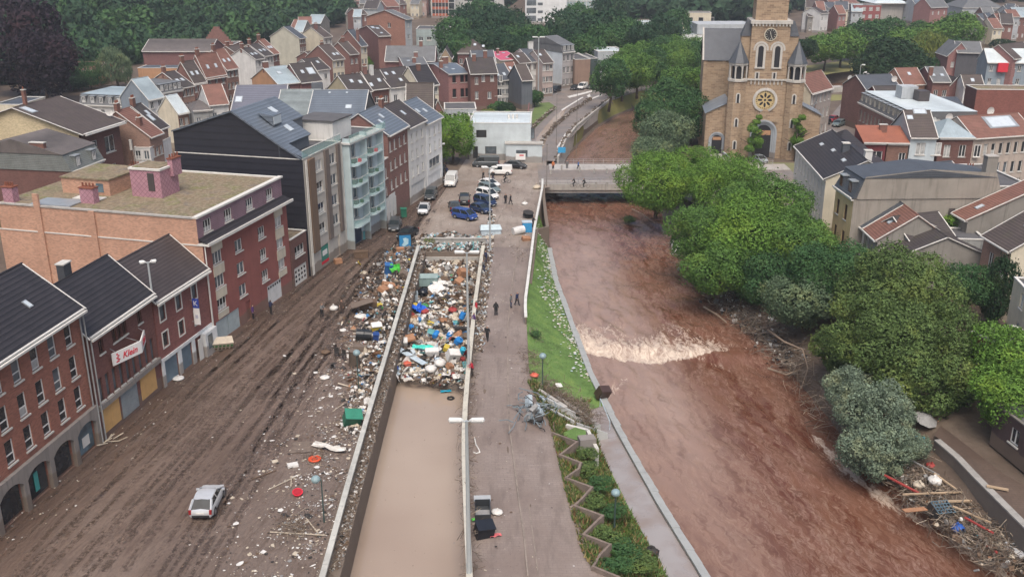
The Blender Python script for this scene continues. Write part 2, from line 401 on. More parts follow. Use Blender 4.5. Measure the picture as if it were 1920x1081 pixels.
# kerb lines on the quay path, running along it
def strip(name, pts, wdt, hgt, mat, z0=0, kind='structure', zpx=0, parent=None):
 w = [P(a, b_, zpx) if not isinstance(a, Vector) else a for a, b_ in pts]; mb = MB()
 for p, q in zip(w, w[1:]):
  d = Vector((q.x-p.x, q.y-p.y, 0)).normalized(); nn = Vector((-d.y, d.x, 0))*wdt/2
  mb.slab((p.x-nn.x, p.y-nn.y, z0+hgt), (q.x-nn.x, q.y-nn.y, z0+hgt), (q.x+nn.x, q.y+nn.y, z0+hgt), (p.x+nn.x, p.y+nn.y, z0+hgt), hgt+.1)
 o = mb.build(name, [mat], parent=parent)
 if kind: tag(o, kind=kind)
 return o
strip('kerb', [(990,1081),(982,1000),(972,930),(955,800),(952,700),(952,610),(962,520),(975,450)], .12, .07, M_kerb, z0=.03)
strip('gutter_line', [(1010,1081),(992,950)], .07, .02, M_kerb, z0=.04)
strip('kerb_line', [(1000,1081),(1012,1150)], .1, .03, M_kerb, z0=.03)
strip('kerb', [(915,462),(930,420),(948,385),(960,355)], .25, .06, M_kerb, z0=.03)

# ---- grass bank, riverside path and river wall
def bank_z(x, y):
 m, p = midr(y), pathin(y); p = max(p, m+.15)
 return -3.2*max(0., min(1., (x-m)/(p-m)))
m, n, b = newmat('bank_grass', .8); wp = world_pos(n)
a = noise(n, wp, .35, 5, .65); a2 = noise(n, wp, 5, 4, .7)
col = ramp(n, a, [(.3, (.07,.12,.028)), (.5, (.115,.21,.05)), (.7, (.18,.27,.065))]); col = mix(n, ramp(n, a2, [(.5, 0.), (.75, .6)]), col, (.05,.085,.02))
L(n, col, b.inputs['Base Color']); bump(n, b, a2, .8, .06); M_grass = m
loft('grass_bank', 50, 150, lambda y: midr(y)+.02, lambda y: pathin(y) if y < 90 else edge(y)-.35, 1, 12, 0, M_grass, zf=lambda x, y, t: bank_z(x, y)+.07)
def bladed(name, spots, mat, hgt=.22, wd=.05):
 vs = []; fs = []
 for x, y, z, k in spots:
  a = random.uniform(0, 6.28); lean = random.uniform(-.12, .12); hh = hgt*k*random.uniform(.6, 1.3); q = wd*k
  o = len(vs); vs += [(x-q*math.cos(a), y-q*math.sin(a), z), (x+q*math.cos(a), y+q*math.sin(a), z), (x+lean*k, y+random.uniform(-.12, .12)*k, z+hh)]; fs.append((o, o+1, o+2))
 me = bpy.data.meshes.new(name); me.from_pydata(vs, [], fs); me.materials.append(mat); return me
sp = []
for _ in range(26000):
 y = random.uniform(56, 150)**1.0; x0, x1 = midr(y), (pathin(y) if y < 90 else edge(y)-.35)
 x = random.uniform(x0, x1); sp.append((x, y, bank_z(x, y)+.04, 1))
tag(link('grass', bladed('grass', sp, M_grass, .10, .05)), 'short bright green grass on the sloping bank beside the river', 'grass', kind='stuff')
m, n, b = newmat('wet_path', .22); wp = world_pos(n); a = noise(n, wp, .3, 4)
L(n, ramp(n, a, [(.35, (.24,.20,.185)), (.6, (.31,.29,.285))]), b.inputs['Base Color']); L(n, ramp(n, a, [(.4, .6), (.55, .16)]), b.inputs['Roughness'])
loft('riverside_path', 50, 91, pathin, lambda y: edge(y)-.55, 1, 6, 0, m, zf=lambda x, y, t: -3.17)
# wall along the river
def wall_along(name, label, ya, yb, fx, w0, z0, z1, mat, step=1.5, cap=None, jag=0, cat='wall'):
 mb = MB(); YS = list(np.arange(ya, yb, step))+[yb]; t = thing(name, label, cat, (fx(YS[0]), YS[0], z0)); o = t.location
 for i, (p, q) in enumerate(zip(YS, YS[1:])):
  a, c = fx(p), fx(q)
  mb.add([(a-w0,p,z0),(a,p,z0),(c,q,z0),(c-w0,q,z0),(a-w0,p,z1),(a,p,z1),(c,q,z1),(c-w0,q,z1)],
    [(0,3,2,1),(4,5,6,7),(0,1,5,4),(1,2,6,5),(2,3,7,6),(3,0,4,7)])
 mb.v = [(x-o.x, y-o.y, z-o.z) for x, y, z in mb.v]; mb.build('wall_body', [mat], t)
 if cap:
  mb = MB(); cm, ch, co = cap; p = ya
  while p < yb-.1:
   q = min(p+random.uniform(1.2, 1.9), yb); a, c = fx(p), fx(q-.03); j = random.uniform(0, jag); jz = random.uniform(-.01, .02)
   mb.add([(a-w0-co,p,z1+.003),(a+co+j,p,z1+.003),(c+co+j*.5,q-.03,z1+.003),(c-w0-co,q-.03,z1+.003),(a-w0-co,p,z1+ch+jz),(a+co+j,p,z1+ch+jz),(c+co+j*.5,q-.03,z1+ch+jz),(c-w0-co,q-.03,z1+ch+jz)],
     [(0,3,2,1),(4,5,6,7),(0,1,5,4),(1,2,6,5),(2,3,7,6),(3,0,4,7)]); p = q
  mb.v = [(x-o.x, y-o.y, z-o.z) for x, y, z in mb.v]; mb.build('coping', [cm], t)
 return t
M_cope = plain('blue_stone', (.32,.335,.33), .6, var=.18, scale=1.5)
wall_along('river_wall', 'low stone wall with pale blue-grey coping between grass bank and brown river', 50, 142, edge, .5, -7, -2.95, M_conc, cap=(M_cope, .1, .04), jag=.16)

# ---- bare trench walls
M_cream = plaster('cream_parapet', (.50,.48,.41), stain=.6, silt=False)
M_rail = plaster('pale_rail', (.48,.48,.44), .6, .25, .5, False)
def tracked(mb, o): mb.v = [(x-o.x, y-o.y, z-o.z) for x, y, z in mb.v]
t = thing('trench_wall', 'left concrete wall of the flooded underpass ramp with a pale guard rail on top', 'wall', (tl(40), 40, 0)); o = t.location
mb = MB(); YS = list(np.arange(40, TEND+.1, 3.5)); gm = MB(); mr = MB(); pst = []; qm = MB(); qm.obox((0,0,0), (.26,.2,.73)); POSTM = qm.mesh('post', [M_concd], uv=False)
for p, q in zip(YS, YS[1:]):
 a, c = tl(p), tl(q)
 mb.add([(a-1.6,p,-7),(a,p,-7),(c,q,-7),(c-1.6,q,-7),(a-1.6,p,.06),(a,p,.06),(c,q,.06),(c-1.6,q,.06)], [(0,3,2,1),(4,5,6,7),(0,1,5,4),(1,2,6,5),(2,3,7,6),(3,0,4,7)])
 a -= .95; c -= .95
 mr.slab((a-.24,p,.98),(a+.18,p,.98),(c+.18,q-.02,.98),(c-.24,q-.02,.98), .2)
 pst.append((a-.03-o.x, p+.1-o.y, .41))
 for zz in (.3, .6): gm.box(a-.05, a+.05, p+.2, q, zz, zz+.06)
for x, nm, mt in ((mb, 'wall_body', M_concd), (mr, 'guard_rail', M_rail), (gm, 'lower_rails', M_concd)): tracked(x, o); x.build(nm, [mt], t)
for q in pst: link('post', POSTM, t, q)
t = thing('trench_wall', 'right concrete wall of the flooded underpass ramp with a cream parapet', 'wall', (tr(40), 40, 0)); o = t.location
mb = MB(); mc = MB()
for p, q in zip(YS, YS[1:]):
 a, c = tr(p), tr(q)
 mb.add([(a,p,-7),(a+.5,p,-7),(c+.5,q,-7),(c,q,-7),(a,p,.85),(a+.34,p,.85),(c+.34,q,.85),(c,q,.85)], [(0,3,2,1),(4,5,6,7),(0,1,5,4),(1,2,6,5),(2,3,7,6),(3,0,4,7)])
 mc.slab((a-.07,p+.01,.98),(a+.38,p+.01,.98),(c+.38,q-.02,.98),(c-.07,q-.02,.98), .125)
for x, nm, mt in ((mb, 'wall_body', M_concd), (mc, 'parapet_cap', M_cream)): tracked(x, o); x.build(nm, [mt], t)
# portal
t = thing('underpass_portal', 'concrete portal beam across the far end of the rubbish-filled underpass', 'portal', (-8.2, TEND, 0))
xa, xb = tl(TEND)-1.5+8.2, tr(TEND)+.4+8.2
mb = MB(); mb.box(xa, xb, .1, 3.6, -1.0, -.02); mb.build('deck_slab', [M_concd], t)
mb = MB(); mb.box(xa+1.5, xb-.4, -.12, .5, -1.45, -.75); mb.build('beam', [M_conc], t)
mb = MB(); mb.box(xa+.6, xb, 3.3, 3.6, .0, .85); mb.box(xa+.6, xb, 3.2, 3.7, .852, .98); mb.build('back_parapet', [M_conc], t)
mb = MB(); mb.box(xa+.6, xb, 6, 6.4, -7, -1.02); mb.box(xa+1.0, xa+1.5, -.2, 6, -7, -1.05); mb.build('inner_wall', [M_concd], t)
# flood water in the trench
m, n, b = newmat('flood_water', .07, 0, .5); wp = world_pos(n); a = noise(n, wp, .05, 3)
L(n, ramp(n, a, [(.3, (.31,.24,.19)), (.7, (.41,.335,.27))]), b.inputs['Base Color']); bump(n, b, noise(n, wp, 1.1, 4), .12, .03); M_flood = m
loft('flood_water', 42, TEND+5, lambda y: tl(min(y, TEND))-.2, lambda y: tr(min(y, TEND))+.2, 2, 4, WL, m, smooth=False)

# ---- river: displaced sheet, foam where the water falls over the sill
FL = (P(1088,652,RW), P(1150,668,RW), P(1225,676,RW), P(1300,668,RW))
def seg_d(p, a, b2):
 ab = b2-a; t = max(0, min(1, ((p[0]-a.x)*ab.x+(p[1]-a.y)*ab.y)/(ab.x**2+ab.y**2)))
 dx, dy = p[0]-a.x-ab.x*t, p[1]-a.y-ab.y*t; return math.hypot(dx, dy), t, (p[0]-a.x)*(-ab.y)+(p[1]-a.y)*ab.x
def foam(x, y):
 best = 9e9; side = 0
 for a, c in zip(FL, FL[1:]):
  d, t, s = seg_d((x, y), a, c)
  if d < best: best = d; side = s
 up = side > 0
 wv_ = 1+.5*mnoise.noise(Vector((x*.25, y*.12, 9))); k = math.exp(-(best/(7.2*wv_ if up else .5))**1.25)
 if not up and best > 2: k = 0
 return k
BANKF = [P(*p, RW) for p in ((1530,815),(1600,885),(1680,945),(1760,985),(1830,1035),(1890,1075),(1960,1130))]
LB = [P(*p, RW) for p in ((1085,650),(1110,690),(1145,730))]
def foam2(x, y):
 k = 0
 for a, c in zip(BANKF, BANKF[1:]):
  d = seg_d((x, y), a, c)[0]; k = max(k, (.74+.35*mnoise.noise(Vector((x*.4,y*.4,1))))*math.exp(-(d/1.1)**1.5))
 d = seg_d((x, y), P(1130,745,RW), P(1170,705,RW))[0]; k = max(k, .55*math.exp(-(d/.9)**2))
 d = seg_d((x, y), P(1300,665,RW), P(1370,690,RW))[0]; k = max(k, .55*math.exp(-(d/.5)**2))
 d = seg_d((x, y), P(1320,560,RW), P(1370,600,RW))[0]; k = max(k, .35*math.exp(-(d/.6)**2))
 return k
FOAMV = []
def river_z(x, y, t):
 f = foam(x, y); f2 = foam2(x, y)
 amp = .13+.25*f+.12*f2+.06*sm((y-75)/30)
 q = mnoise.fractal(Vector((x*.55+y*.1, y*.22, 0)), .9, 2, 4)*amp+mnoise.noise(Vector((x*1.8, y*1.1, 5)))*amp*.12
 step = -.55*(1-sm((seg_d((x, y), FL[0], FL[-1])[2]/ (FL[-1]-FL[0]).length+1.2)/2.4))
 FOAMV.append((f, f2)); return RW+q+.3+step*sm((170-y)/60)
def river_mat():
 m, n, b = newmat('river_water', .16, 0, .3); uv = coords(n, 'UV')
 at = N(n, 'ShaderNodeAttribute'); at.attribute_name = 'foam'; sp = N(n, 'ShaderNodeSeparateColor'); L(n, at.outputs['Color'], sp.inputs[0])
 def mq(sx, sy, ox=0, rot=0):
  q = N(n, 'ShaderNodeMapping'); q.inputs['Scale'].default_value = (sx, sy, 1); q.inputs['Location'].default_value = (ox, ox, 0); q.inputs['Rotation'].default_value = (0, 0, rot); L(n, uv, q.inputs[0]); return q.outputs[0]
 def wp_(src, k, sc_):
  nz = N(n, 'ShaderNodeTexNoise'); nz.inputs['Scale'].default_value = sc_; nz.inputs['Detail'].default_value = 3; L(n, src, nz.inputs['Vector'])
  s_ = N(n, 'ShaderNodeVectorMath'); s_.operation = 'MULTIPLY_ADD'; L(n, nz.outputs['Color'], s_.inputs[0]); s_.inputs[1].default_value = (k, k, 0); L(n, src, s_.inputs[2]); return s_.outputs[0]
 wv = wp_(uv, 2.6, .35); wv2 = wp_(uv, 1.4, .9)
 def mr(sx, sy, src, ox=0, rot=0):
  q = N(n, 'ShaderNodeMapping'); q.inputs['Scale'].default_value = (sx, sy, 1); q.inputs['Location'].default_value = (ox, ox, 0); q.inputs['Rotation'].default_value = (0, 0, rot); L(n, src, q.inputs[0]); return q.outputs[0]
 def ridge(f): return math_(n, 'SUBTRACT', 1., math_(n, 'MULTIPLY', math_(n, 'ABSOLUTE', math_(n, 'SUBTRACT', f, .5)), 11.), True)
 s1 = noise(n, mr(.42, .085, wv, 2, .12), 1, 6, .62, .6); s2 = noise(n, mr(1.0, .17, wv2, 9, -.1), 1.1, 5, .62, .8); s3 = noise(n, mr(2.4, .6, wv2, 4), 2.0, 5, .7, .5); big = noise(n, mq(.05, .022, 5), 1, 4, .6)
 r1 = ridge(s1); r2 = ridge(s2); tint = sp.outputs[2]
 col = ramp(n, s1, [(.34, (.098,.033,.017)), (.5, (.135,.056,.033)), (.66, (.175,.088,.058))])
 col = mix(n, math_(n, 'MULTIPLY', tint, ramp(n, big, [(.35, .5), (.65, 1.)])), col, (.36,.265,.22))
 col = mix(n, ramp(n, s2, [(.5, 0.), (.7, .42)]), col, (.075,.026,.014))
 col = mix(n, math_(n, 'MULTIPLY', math_(n, 'MULTIPLY', r1, r1), ramp(n, s3, [(.42, 0.), (.62, .6)])), col, (.34,.24,.185))
 col = mix(n, math_(n, 'MULTIPLY', math_(n, 'MULTIPLY', r2, r2), ramp(n, big, [(.4, .12), (.6, .45)])), col, (.28,.18,.135))
 fn = math_(n, 'ADD', math_(n, 'ADD', math_(n, 'MULTIPLY', r2, .30), math_(n, 'MULTIPLY', r1, .15)), math_(n, 'ADD', math_(n, 'MULTIPLY', s3, .7), math_(n, 'MULTIPLY', s2, .25)))
 k1 = math_(n, 'MULTIPLY', math_(n, 'SUBTRACT', math_(n, 'ADD', math_(n, 'MULTIPLY', sp.outputs[0], 1.02), fn), 1.17), 2.1, True)
 k2 = math_(n, 'MULTIPLY', math_(n, 'SUBTRACT', math_(n, 'ADD', sp.outputs[1], fn), 1.15), 2.4, True)
 k = math_(n, 'MAXIMUM', k1, math_(n, 'MULTIPLY', k2, .7))
 fc = ramp(n, s3, [(.35, (.42,.32,.25)), (.62, (.66,.57,.47))])
 col = mix(n, k, col, fc); L(n, col, b.inputs['Base Color'])
 L(n, math_(n, 'ADD', math_(n, 'MULTIPLY', k, .6), .10, True), b.inputs['Roughness'])
 h = math_(n, 'ADD', math_(n, 'ADD', math_(n, 'MULTIPLY', s1, 1.3), math_(n, 'MULTIPLY', s2, .9)), math_(n, 'ADD', math_(n, 'MULTIPLY', s3, .5), math_(n, 'MULTIPLY', r1, .12))); h = math_(n, 'ADD', math_(n, 'MULTIPLY', h, .6), math_(n, 'MULTIPLY', noise(n, mr(3.2, .9, wv, 3), 2.2, 5, .65), .55)); bump(n, b, h, .55, .12)
 return m
M_river = river_mat()
def add_foam(o):
 me = o.data; at = me.color_attributes.new('foam', 'FLOAT_COLOR', 'POINT')
 arr = np.zeros((len(me.vertices), 4), dtype=np.float32)
 for i, (v_, fv) in enumerate(zip(me.vertices, FOAMV)):
  x, y = v_.co.x, v_.co.y; wd = (x-edge(y))/(redge(y)-edge(y))
  tint = sm((y-66)/30)*sm((.62-wd)/.35)*sm((165-y)/25)+.25*sm((y-190)/10)+.35*sm((.45-wd)/.3)*sm((90-y)/20)
  arr[i] = (fv[0], fv[1], min(1, tint), 1)
 at.data.foreach_set('color', arr.ravel())
o = loft('river', 50, 186, lambda y: edge(y)-.1, lambda y: redge(y)+1.5, .42, 84, RW, M_river, zf=river_z); add_foam(o); FOAMV.clear()
o = loft('river_upstream', 186, 338, lambda y: edge(y)-.1, lambda y: redge(y)+1.5, 1.5, 30, RW, M_river, zf=river_z); add_foam(o)
o['kind'] = 'structure'

# ---- bridge
t = thing('bridge', 'low flat concrete road bridge crossing the brown river', 'bridge', (6, 170, 0))
M_brd = plaster('bridge_concrete', (.36,.34,.31), stain=.5, silt=False)
mb = MB(); mb.box(-1.2, 46, .3, 15.0, -1.0, .06); mb.build('deck', [M_asph], t)
mb = MB(); mb.box(-1.0, 46, -.35, .3, -1.0, .12); mb.box(-1, 46, -.1, 1.2, -1.55, -1.003); mb.build('edge_beam', [M_brd], t)
mb = MB(); mb.box(-1.2, 46, .302, 2.3, .062, .18); mb.build('near_footway', [paving('footway', (.38,.36,.34), (.28,.24,.21))], t)
mb = MB(); mb.box(1, 46, 10.6, 15.3, .062, .2); mb.build('far_footway', [paving('footway_far', (.45,.44,.42), (.36,.33,.30))], t)
for k, yy in ((0, -.2), (1, 15.1)):
 mb = MB(); x = 0
 while x < 44: mb.box(x-.03, x+.03, yy-.03, yy+.03, .1, 1.15); x += 1.9
 for zz in (.45, .8, 1.15): mb.box(-.8 if k == 0 else 2, 44, yy-.025, yy+.025, zz-.025, zz+.025)
 mb.build('railing', [plain('rail_grey', (.3,.3,.3), .5)], t)
mb = MB(); mb.box(18.2, 19.2, .5, 15, -7, -1.01); mb.build('pier', [M_concd], t)
# quay wall with white guard rail between the bridge and the grass
def quay(y): return midr(y)+.1
t = thing('guard_rail', 'long white guard rail above the river wall running to the bridge', 'railing', (quay(104), 104, 0)); o = t.location
mb = MB(); pst = []; lw = MB(); YS = list(np.arange(104, 170.1, 3.0))
for p, q in zip(YS, YS[1:]):
 a, c = quay(p)-.2, quay(q)-.2
 mb.slab((a-.17,p,1.02),(a+.17,p,1.02),(c+.17,q-.02,1.02),(c-.17,q-.02,1.02), .16); pst.append((a-o.x, p+.07-o.y, .45))
 for zz in (.35, .6): lw.slab((a-.03,p+.14,zz),(a+.03,p+.14,zz),(c+.03,q,zz),(c-.03,q,zz), .05)
for x, nm, mt in ((mb, 'top_rail', plain('white_rail', (.62,.62,.58), .5)), (lw, 'lower_rails', M_concd)): tracked(x, o); x.build(nm, [mt], t)
for q in pst: link('post', POSTM, t, q).scale = (.55, .7, 1.1)
wall_along('quay_wall', 'stone quay wall carrying the white guard rail by the bridge', 118, 170, lambda y: max(quay(y)+.25, edge(y)-.2) if y > 142 else quay(y)+.25, .5, -7, .03, M_concd)

# wheel tracks pressed along the street
m, n, b = newmat('wheel_track', .3); wp = world_pos(n); a = noise(n, wp, 2.6, 5, .7); a2 = noise(n, wp, .5, 4, .6)
L(n, ramp(n, a2, [(.35, (.072,.046,.034)), (.65, (.115,.082,.062))]), b.inputs['Base Color']); L(n, ramp(n, math_(n, 'ADD', math_(n, 'MULTIPLY', a, .6), math_(n, 'MULTIPLY', a2, .4)), [(.46, 0.), (.58, .7)]), b.inputs['Alpha']); bump(n, b, a, .7, .05); MT1 = m
m, n, b = newmat('pushed_mud', .6); wp = world_pos(n); a = noise(n, wp, 2.2, 5, .7)
L(n, ramp(n, a, [(.35, (.13,.095,.072)), (.65, (.20,.155,.125))]), b.inputs['Base Color']); L(n, ramp(n, a, [(.48, 0.), (.62, .5)]), b.inputs['Alpha']); bump(n, b, a, .8, .06); MT2 = m
mb = MB(); rt_ = random.Random(4)
for i in range(24):
 u0 = rt_.uniform(.06, .72); u1 = min(.8, max(.05, u0+rt_.gauss(0, .16))); ya, yb = rt_.choice(((46,175),(46,120),(58,140),(75,175),(46,96),(85,150))); ph = rt_.uniform(0, 6); am = rt_.uniform(.1, .7)
 for off in (-.75, .75):
  last = None; y = ya
  while y < yb:
   t_ = (y-ya)/(yb-ya); fx = interp(FAC, y); xr = tl(min(y, TEND))-1.6 if y < 133 else -11; x = lerp(fx, xr, lerp(u0, u1, sm(t_)))+off+am*math.sin(y*.07+ph)
   wd_ = .17+.05*math.sin(y*.9+i); row = [(x+q*wd_*(1 if abs(q) < 2 else .8), y, gz(x, y)+(.020 if abs(q) < 1.5 else .036)) for q in (-2.1, -1, 1, 2.1)]
   if last:
    o = len(mb.v); mb.v += last+row; mb.f += [(o+1,o+2,o+6,o+5), (o,o+1,o+5,o+4), (o+2,o+3,o+7,o+6)]; mb.m += [0, 1, 1]
   last = row; y += 1.2
tag(mb.build('wheel_tracks', [MT1, MT2], smooth=True, uv=False), kind='structure')
# ================================================================ BUILDINGS
G = {k: glass('glass_'+k, c, r) for k, c, r in (('dark', (.028,.032,.036), .06), ('grey', (.11,.13,.145), .1), ('curtain', (.42,.43,.42), .35), ('blue', (.10,.15,.18), .08))}
W_white = plain('window_white', (.68,.68,.66), .45, var=.08); W_dark = plain('window_dark', (.07,.06,.06), .5, var=.1); W_brown = plain('window_brown', (.10,.045,.03), .5)
W_cream = plain('window_cream', (.55,.52,.45), .5, var=.1)
M_sill = plain('sill_stone', (.52,.51,.47), .8, var=.15); M_trim = plain('white_trim', (.62,.61,.57), .6, var=.15, scale=2); M_zinc = plain('zinc', (.33,.36,.38), .4, .3, var=.2, scale=1)
M_sky = plain('skylight_glass', (.50,.56,.60), .12, 0, var=.12); M_pipe = plain('downpipe', (.30,.31,.31), .5)
M_pot = plain('chimney_pot', (.21,.075,.045), .8); M_dish = plain('dish_white', (.62,.61,.58), .5, var=.08)
_win = {}
def win_mesh(w, h, style, frame, g):
 """style: c cross bar lower third, v vertical mullion, x plain pane, t tall two leaves with top light, o open dark hole"""
 k = (round(w, 2), round(h, 2), style, frame.name, g)
 if k in _win: return _win[k]
 f = .1 if w > .7 else .06; mb = MB(); d = .06
 mb.box(-w/2, -w/2+f, 0, d, 0, h); mb.box(w/2-f, w/2, 0, d, 0, h); mb.box(-w/2+f, w/2-f, 0, d, 0, f); mb.box(-w/2+f, w/2-f, 0, d, h-f, h)
 if style == 'c': mb.box(-w/2+f, w/2-f, -.01, d, h*.36, h*.36+.09)
 if style in 'vt': mb.box(-.055, .055, -.01, d, f, h-f if style == 'v' else h*.72)
 if style == 't': mb.box(-w/2+f, w/2-f, -.01, d, h*.72, h*.72+.07)
 if style == 'w': mb.box(-w/6-.03, -w/6+.03, -.01, d, f, h-f); mb.box(w/6-.03, w/6+.03, -.01, d, f, h-f)
 fm = mb.mesh('window_frame', [frame], uv=False)
 mb = MB(); mb.poly([(-w/2+f/2, d*.6, f/2), (w/2-f/2, d*.6, f/2), (w/2-f/2, d*.6, h-f/2), (-w/2+f/2, d*.6, h-f/2)])
 if g == 'half':
  mb = MB(); hh = h*.4; mb.poly([(-w/2+f/2, d*.6, f/2), (w/2-f/2, d*.6, f/2), (w/2-f/2, d*.6, hh), (-w/2+f/2, d*.6, hh)], 1); mb.poly([(-w/2+f/2, d*.6, hh), (w/2-f/2, d*.6, hh), (w/2-f/2, d*.6, h-f/2), (-w/2+f/2, d*.6, h-f/2)], 0)
  pm = mb.mesh('pane', [G['dark'], G['curtain']], uv=False)
 else: pm = mb.mesh('pane', [G[g]], uv=False)
 _win[k] = (fm, pm); return _win[k]
_sills = {}
def put_window(root, side, x, z, w, h, style='v', frame=None, sill=True, near=True, rec=.12, g=None, label=None):
 """side: (origin x, origin y, angle) of the wall frame in building space"""
 ox, oy, an = side; frame = frame or W_white; ca, sa = math.cos(an), math.sin(an)
 g = g or random.choice(['dark', 'dark', 'dark', 'grey', 'curtain', 'half'])
 fm, pm = win_mesh(w, h, style, frame, g)
 px, py = ox+ca*x-sa*rec, oy+sa*x+ca*rec
 if near:
  o = link('window', fm, root, (px, py, z), an); link('pane', pm, o)
  if sill:
   k = round(w, 2)
   if k not in _sills: mb = MB(); mb.box(-w/2-.1, w/2+.1, -.24, .1, -.13, .0); _sills[k] = mb.mesh('sill', [M_sill], uv=False)
   link('sill', _sills[k], o, (0, 0, 0))
 else:
  k = ('far', round(w, 2), round(h, 2), style, frame.name, g, sill)
  if k not in _win:
   me = bpy.data.meshes.new('window'); bm = bmesh.new(); bm.from_mesh(fm); n0 = len(bm.faces); bm.from_mesh(pm)
   if sill: bmesh.ops.create_cube(bm, size=1, matrix=Matrix.Translation((0, -.08, -.05)) @ Matrix.Diagonal((w+.2, .3, .1, 1)))
   bm.to_mesh(me); bm.free()
   for m_ in ([frame]+list(pm.materials)+[M_sill]): me.materials.append(m_)
   nf, npn = len(fm.polygons), len(pm.polygons)
   for i, p in enumerate(me.polygons):
    p.material_index = 0 if i < nf else (1+(pm.polygons[i-nf].material_index) if i < nf+npn else 1+len(pm.materials))
   _win[k] = me
  o = link('window', _win[k], root, (px, py, z), an)
 if label: o['label'] = label
 return o
def panel(mb, side, x0, x1, z0, z1, holes, rec=.2, mi=0, mr=0):
 """wall sheet with rectangular holes and reveals"""
 ox, oy, an = side; ca, sa = math.cos(an), math.sin(an)
 T_ = lambda x, y, z: (ox+ca*x-sa*y, oy+sa*x+ca*y, z)
 hs_ = [h for h in holes if h[0] > x0-.01 and h[1] < x1+.01 and h[2] >= z0-.01 and h[3] <= z1+.01]
 xs = sorted({x0, x1, *[h[0] for h in hs_], *[h[1] for h in hs_]}); zs = sorted({z0, z1, *[h[2] for h in hs_], *[h[3] for h in hs_]})
 for a, b in zip(xs, xs[1:]):
  run = None
  for c, d in zip(zs, zs[1:]):
   mx, mz = (a+b)/2, (c+d)/2
   if b-a < .005 or d-c < .005: continue
   if any(h[0] < mx < h[1] and h[2] < mz < h[3] for h in hs_): continue
   mb.poly([T_(a,0,c), T_(b,0,c), T_(b,0,d), T_(a,0,d)], mi)
 for a, b, c, d in [h[:4] for h in hs_]:
  mb.poly([T_(a,0,c),T_(a,rec,c),T_(a,rec,d),T_(a,0,d)][::-1], mr); mb.poly([T_(b,0,c),T_(b,rec,c),T_(b,rec,d),T_(b,0,d)], mr)
  mb.poly([T_(a,0,d),T_(a,rec,d),T_(b,rec,d),T_(b,0,d)][::-1], mr); mb.poly([T_(a,0,c),T_(b,0,c),T_(b,rec,c),T_(a,rec,c)], mr)
  mb.poly([T_(a,rec,c),T_(b,rec,c),T_(b,rec,d),T_(a,rec,d)], mr)
def chimney_mb(mb, x, y, z0, w=.9, d=.6, h=1.2, pots=3, mi=0, mp=1, cap=2):
 mb.box(x-w/2, x+w/2, y-d/2, y+d/2, z0-1.2, z0+h, mi); mb.box(x-w/2-.08, x+w/2+.08, y-d/2-.08, y+d/2+.08, z0+h+.002, z0+h+.12, cap)
 for i in range(pots):
  px = x+(i-(pots-1)/2)*(w-.2)/max(1, pots-1) if pots > 1 else x
  mb.tube([(px, y, z0+h+.12), (px, y, z0+h+.55)], [.11, .09], 6, mp)
CHB = brick('chimney_brick', (.17,.085,.065)); ROOFZ = []
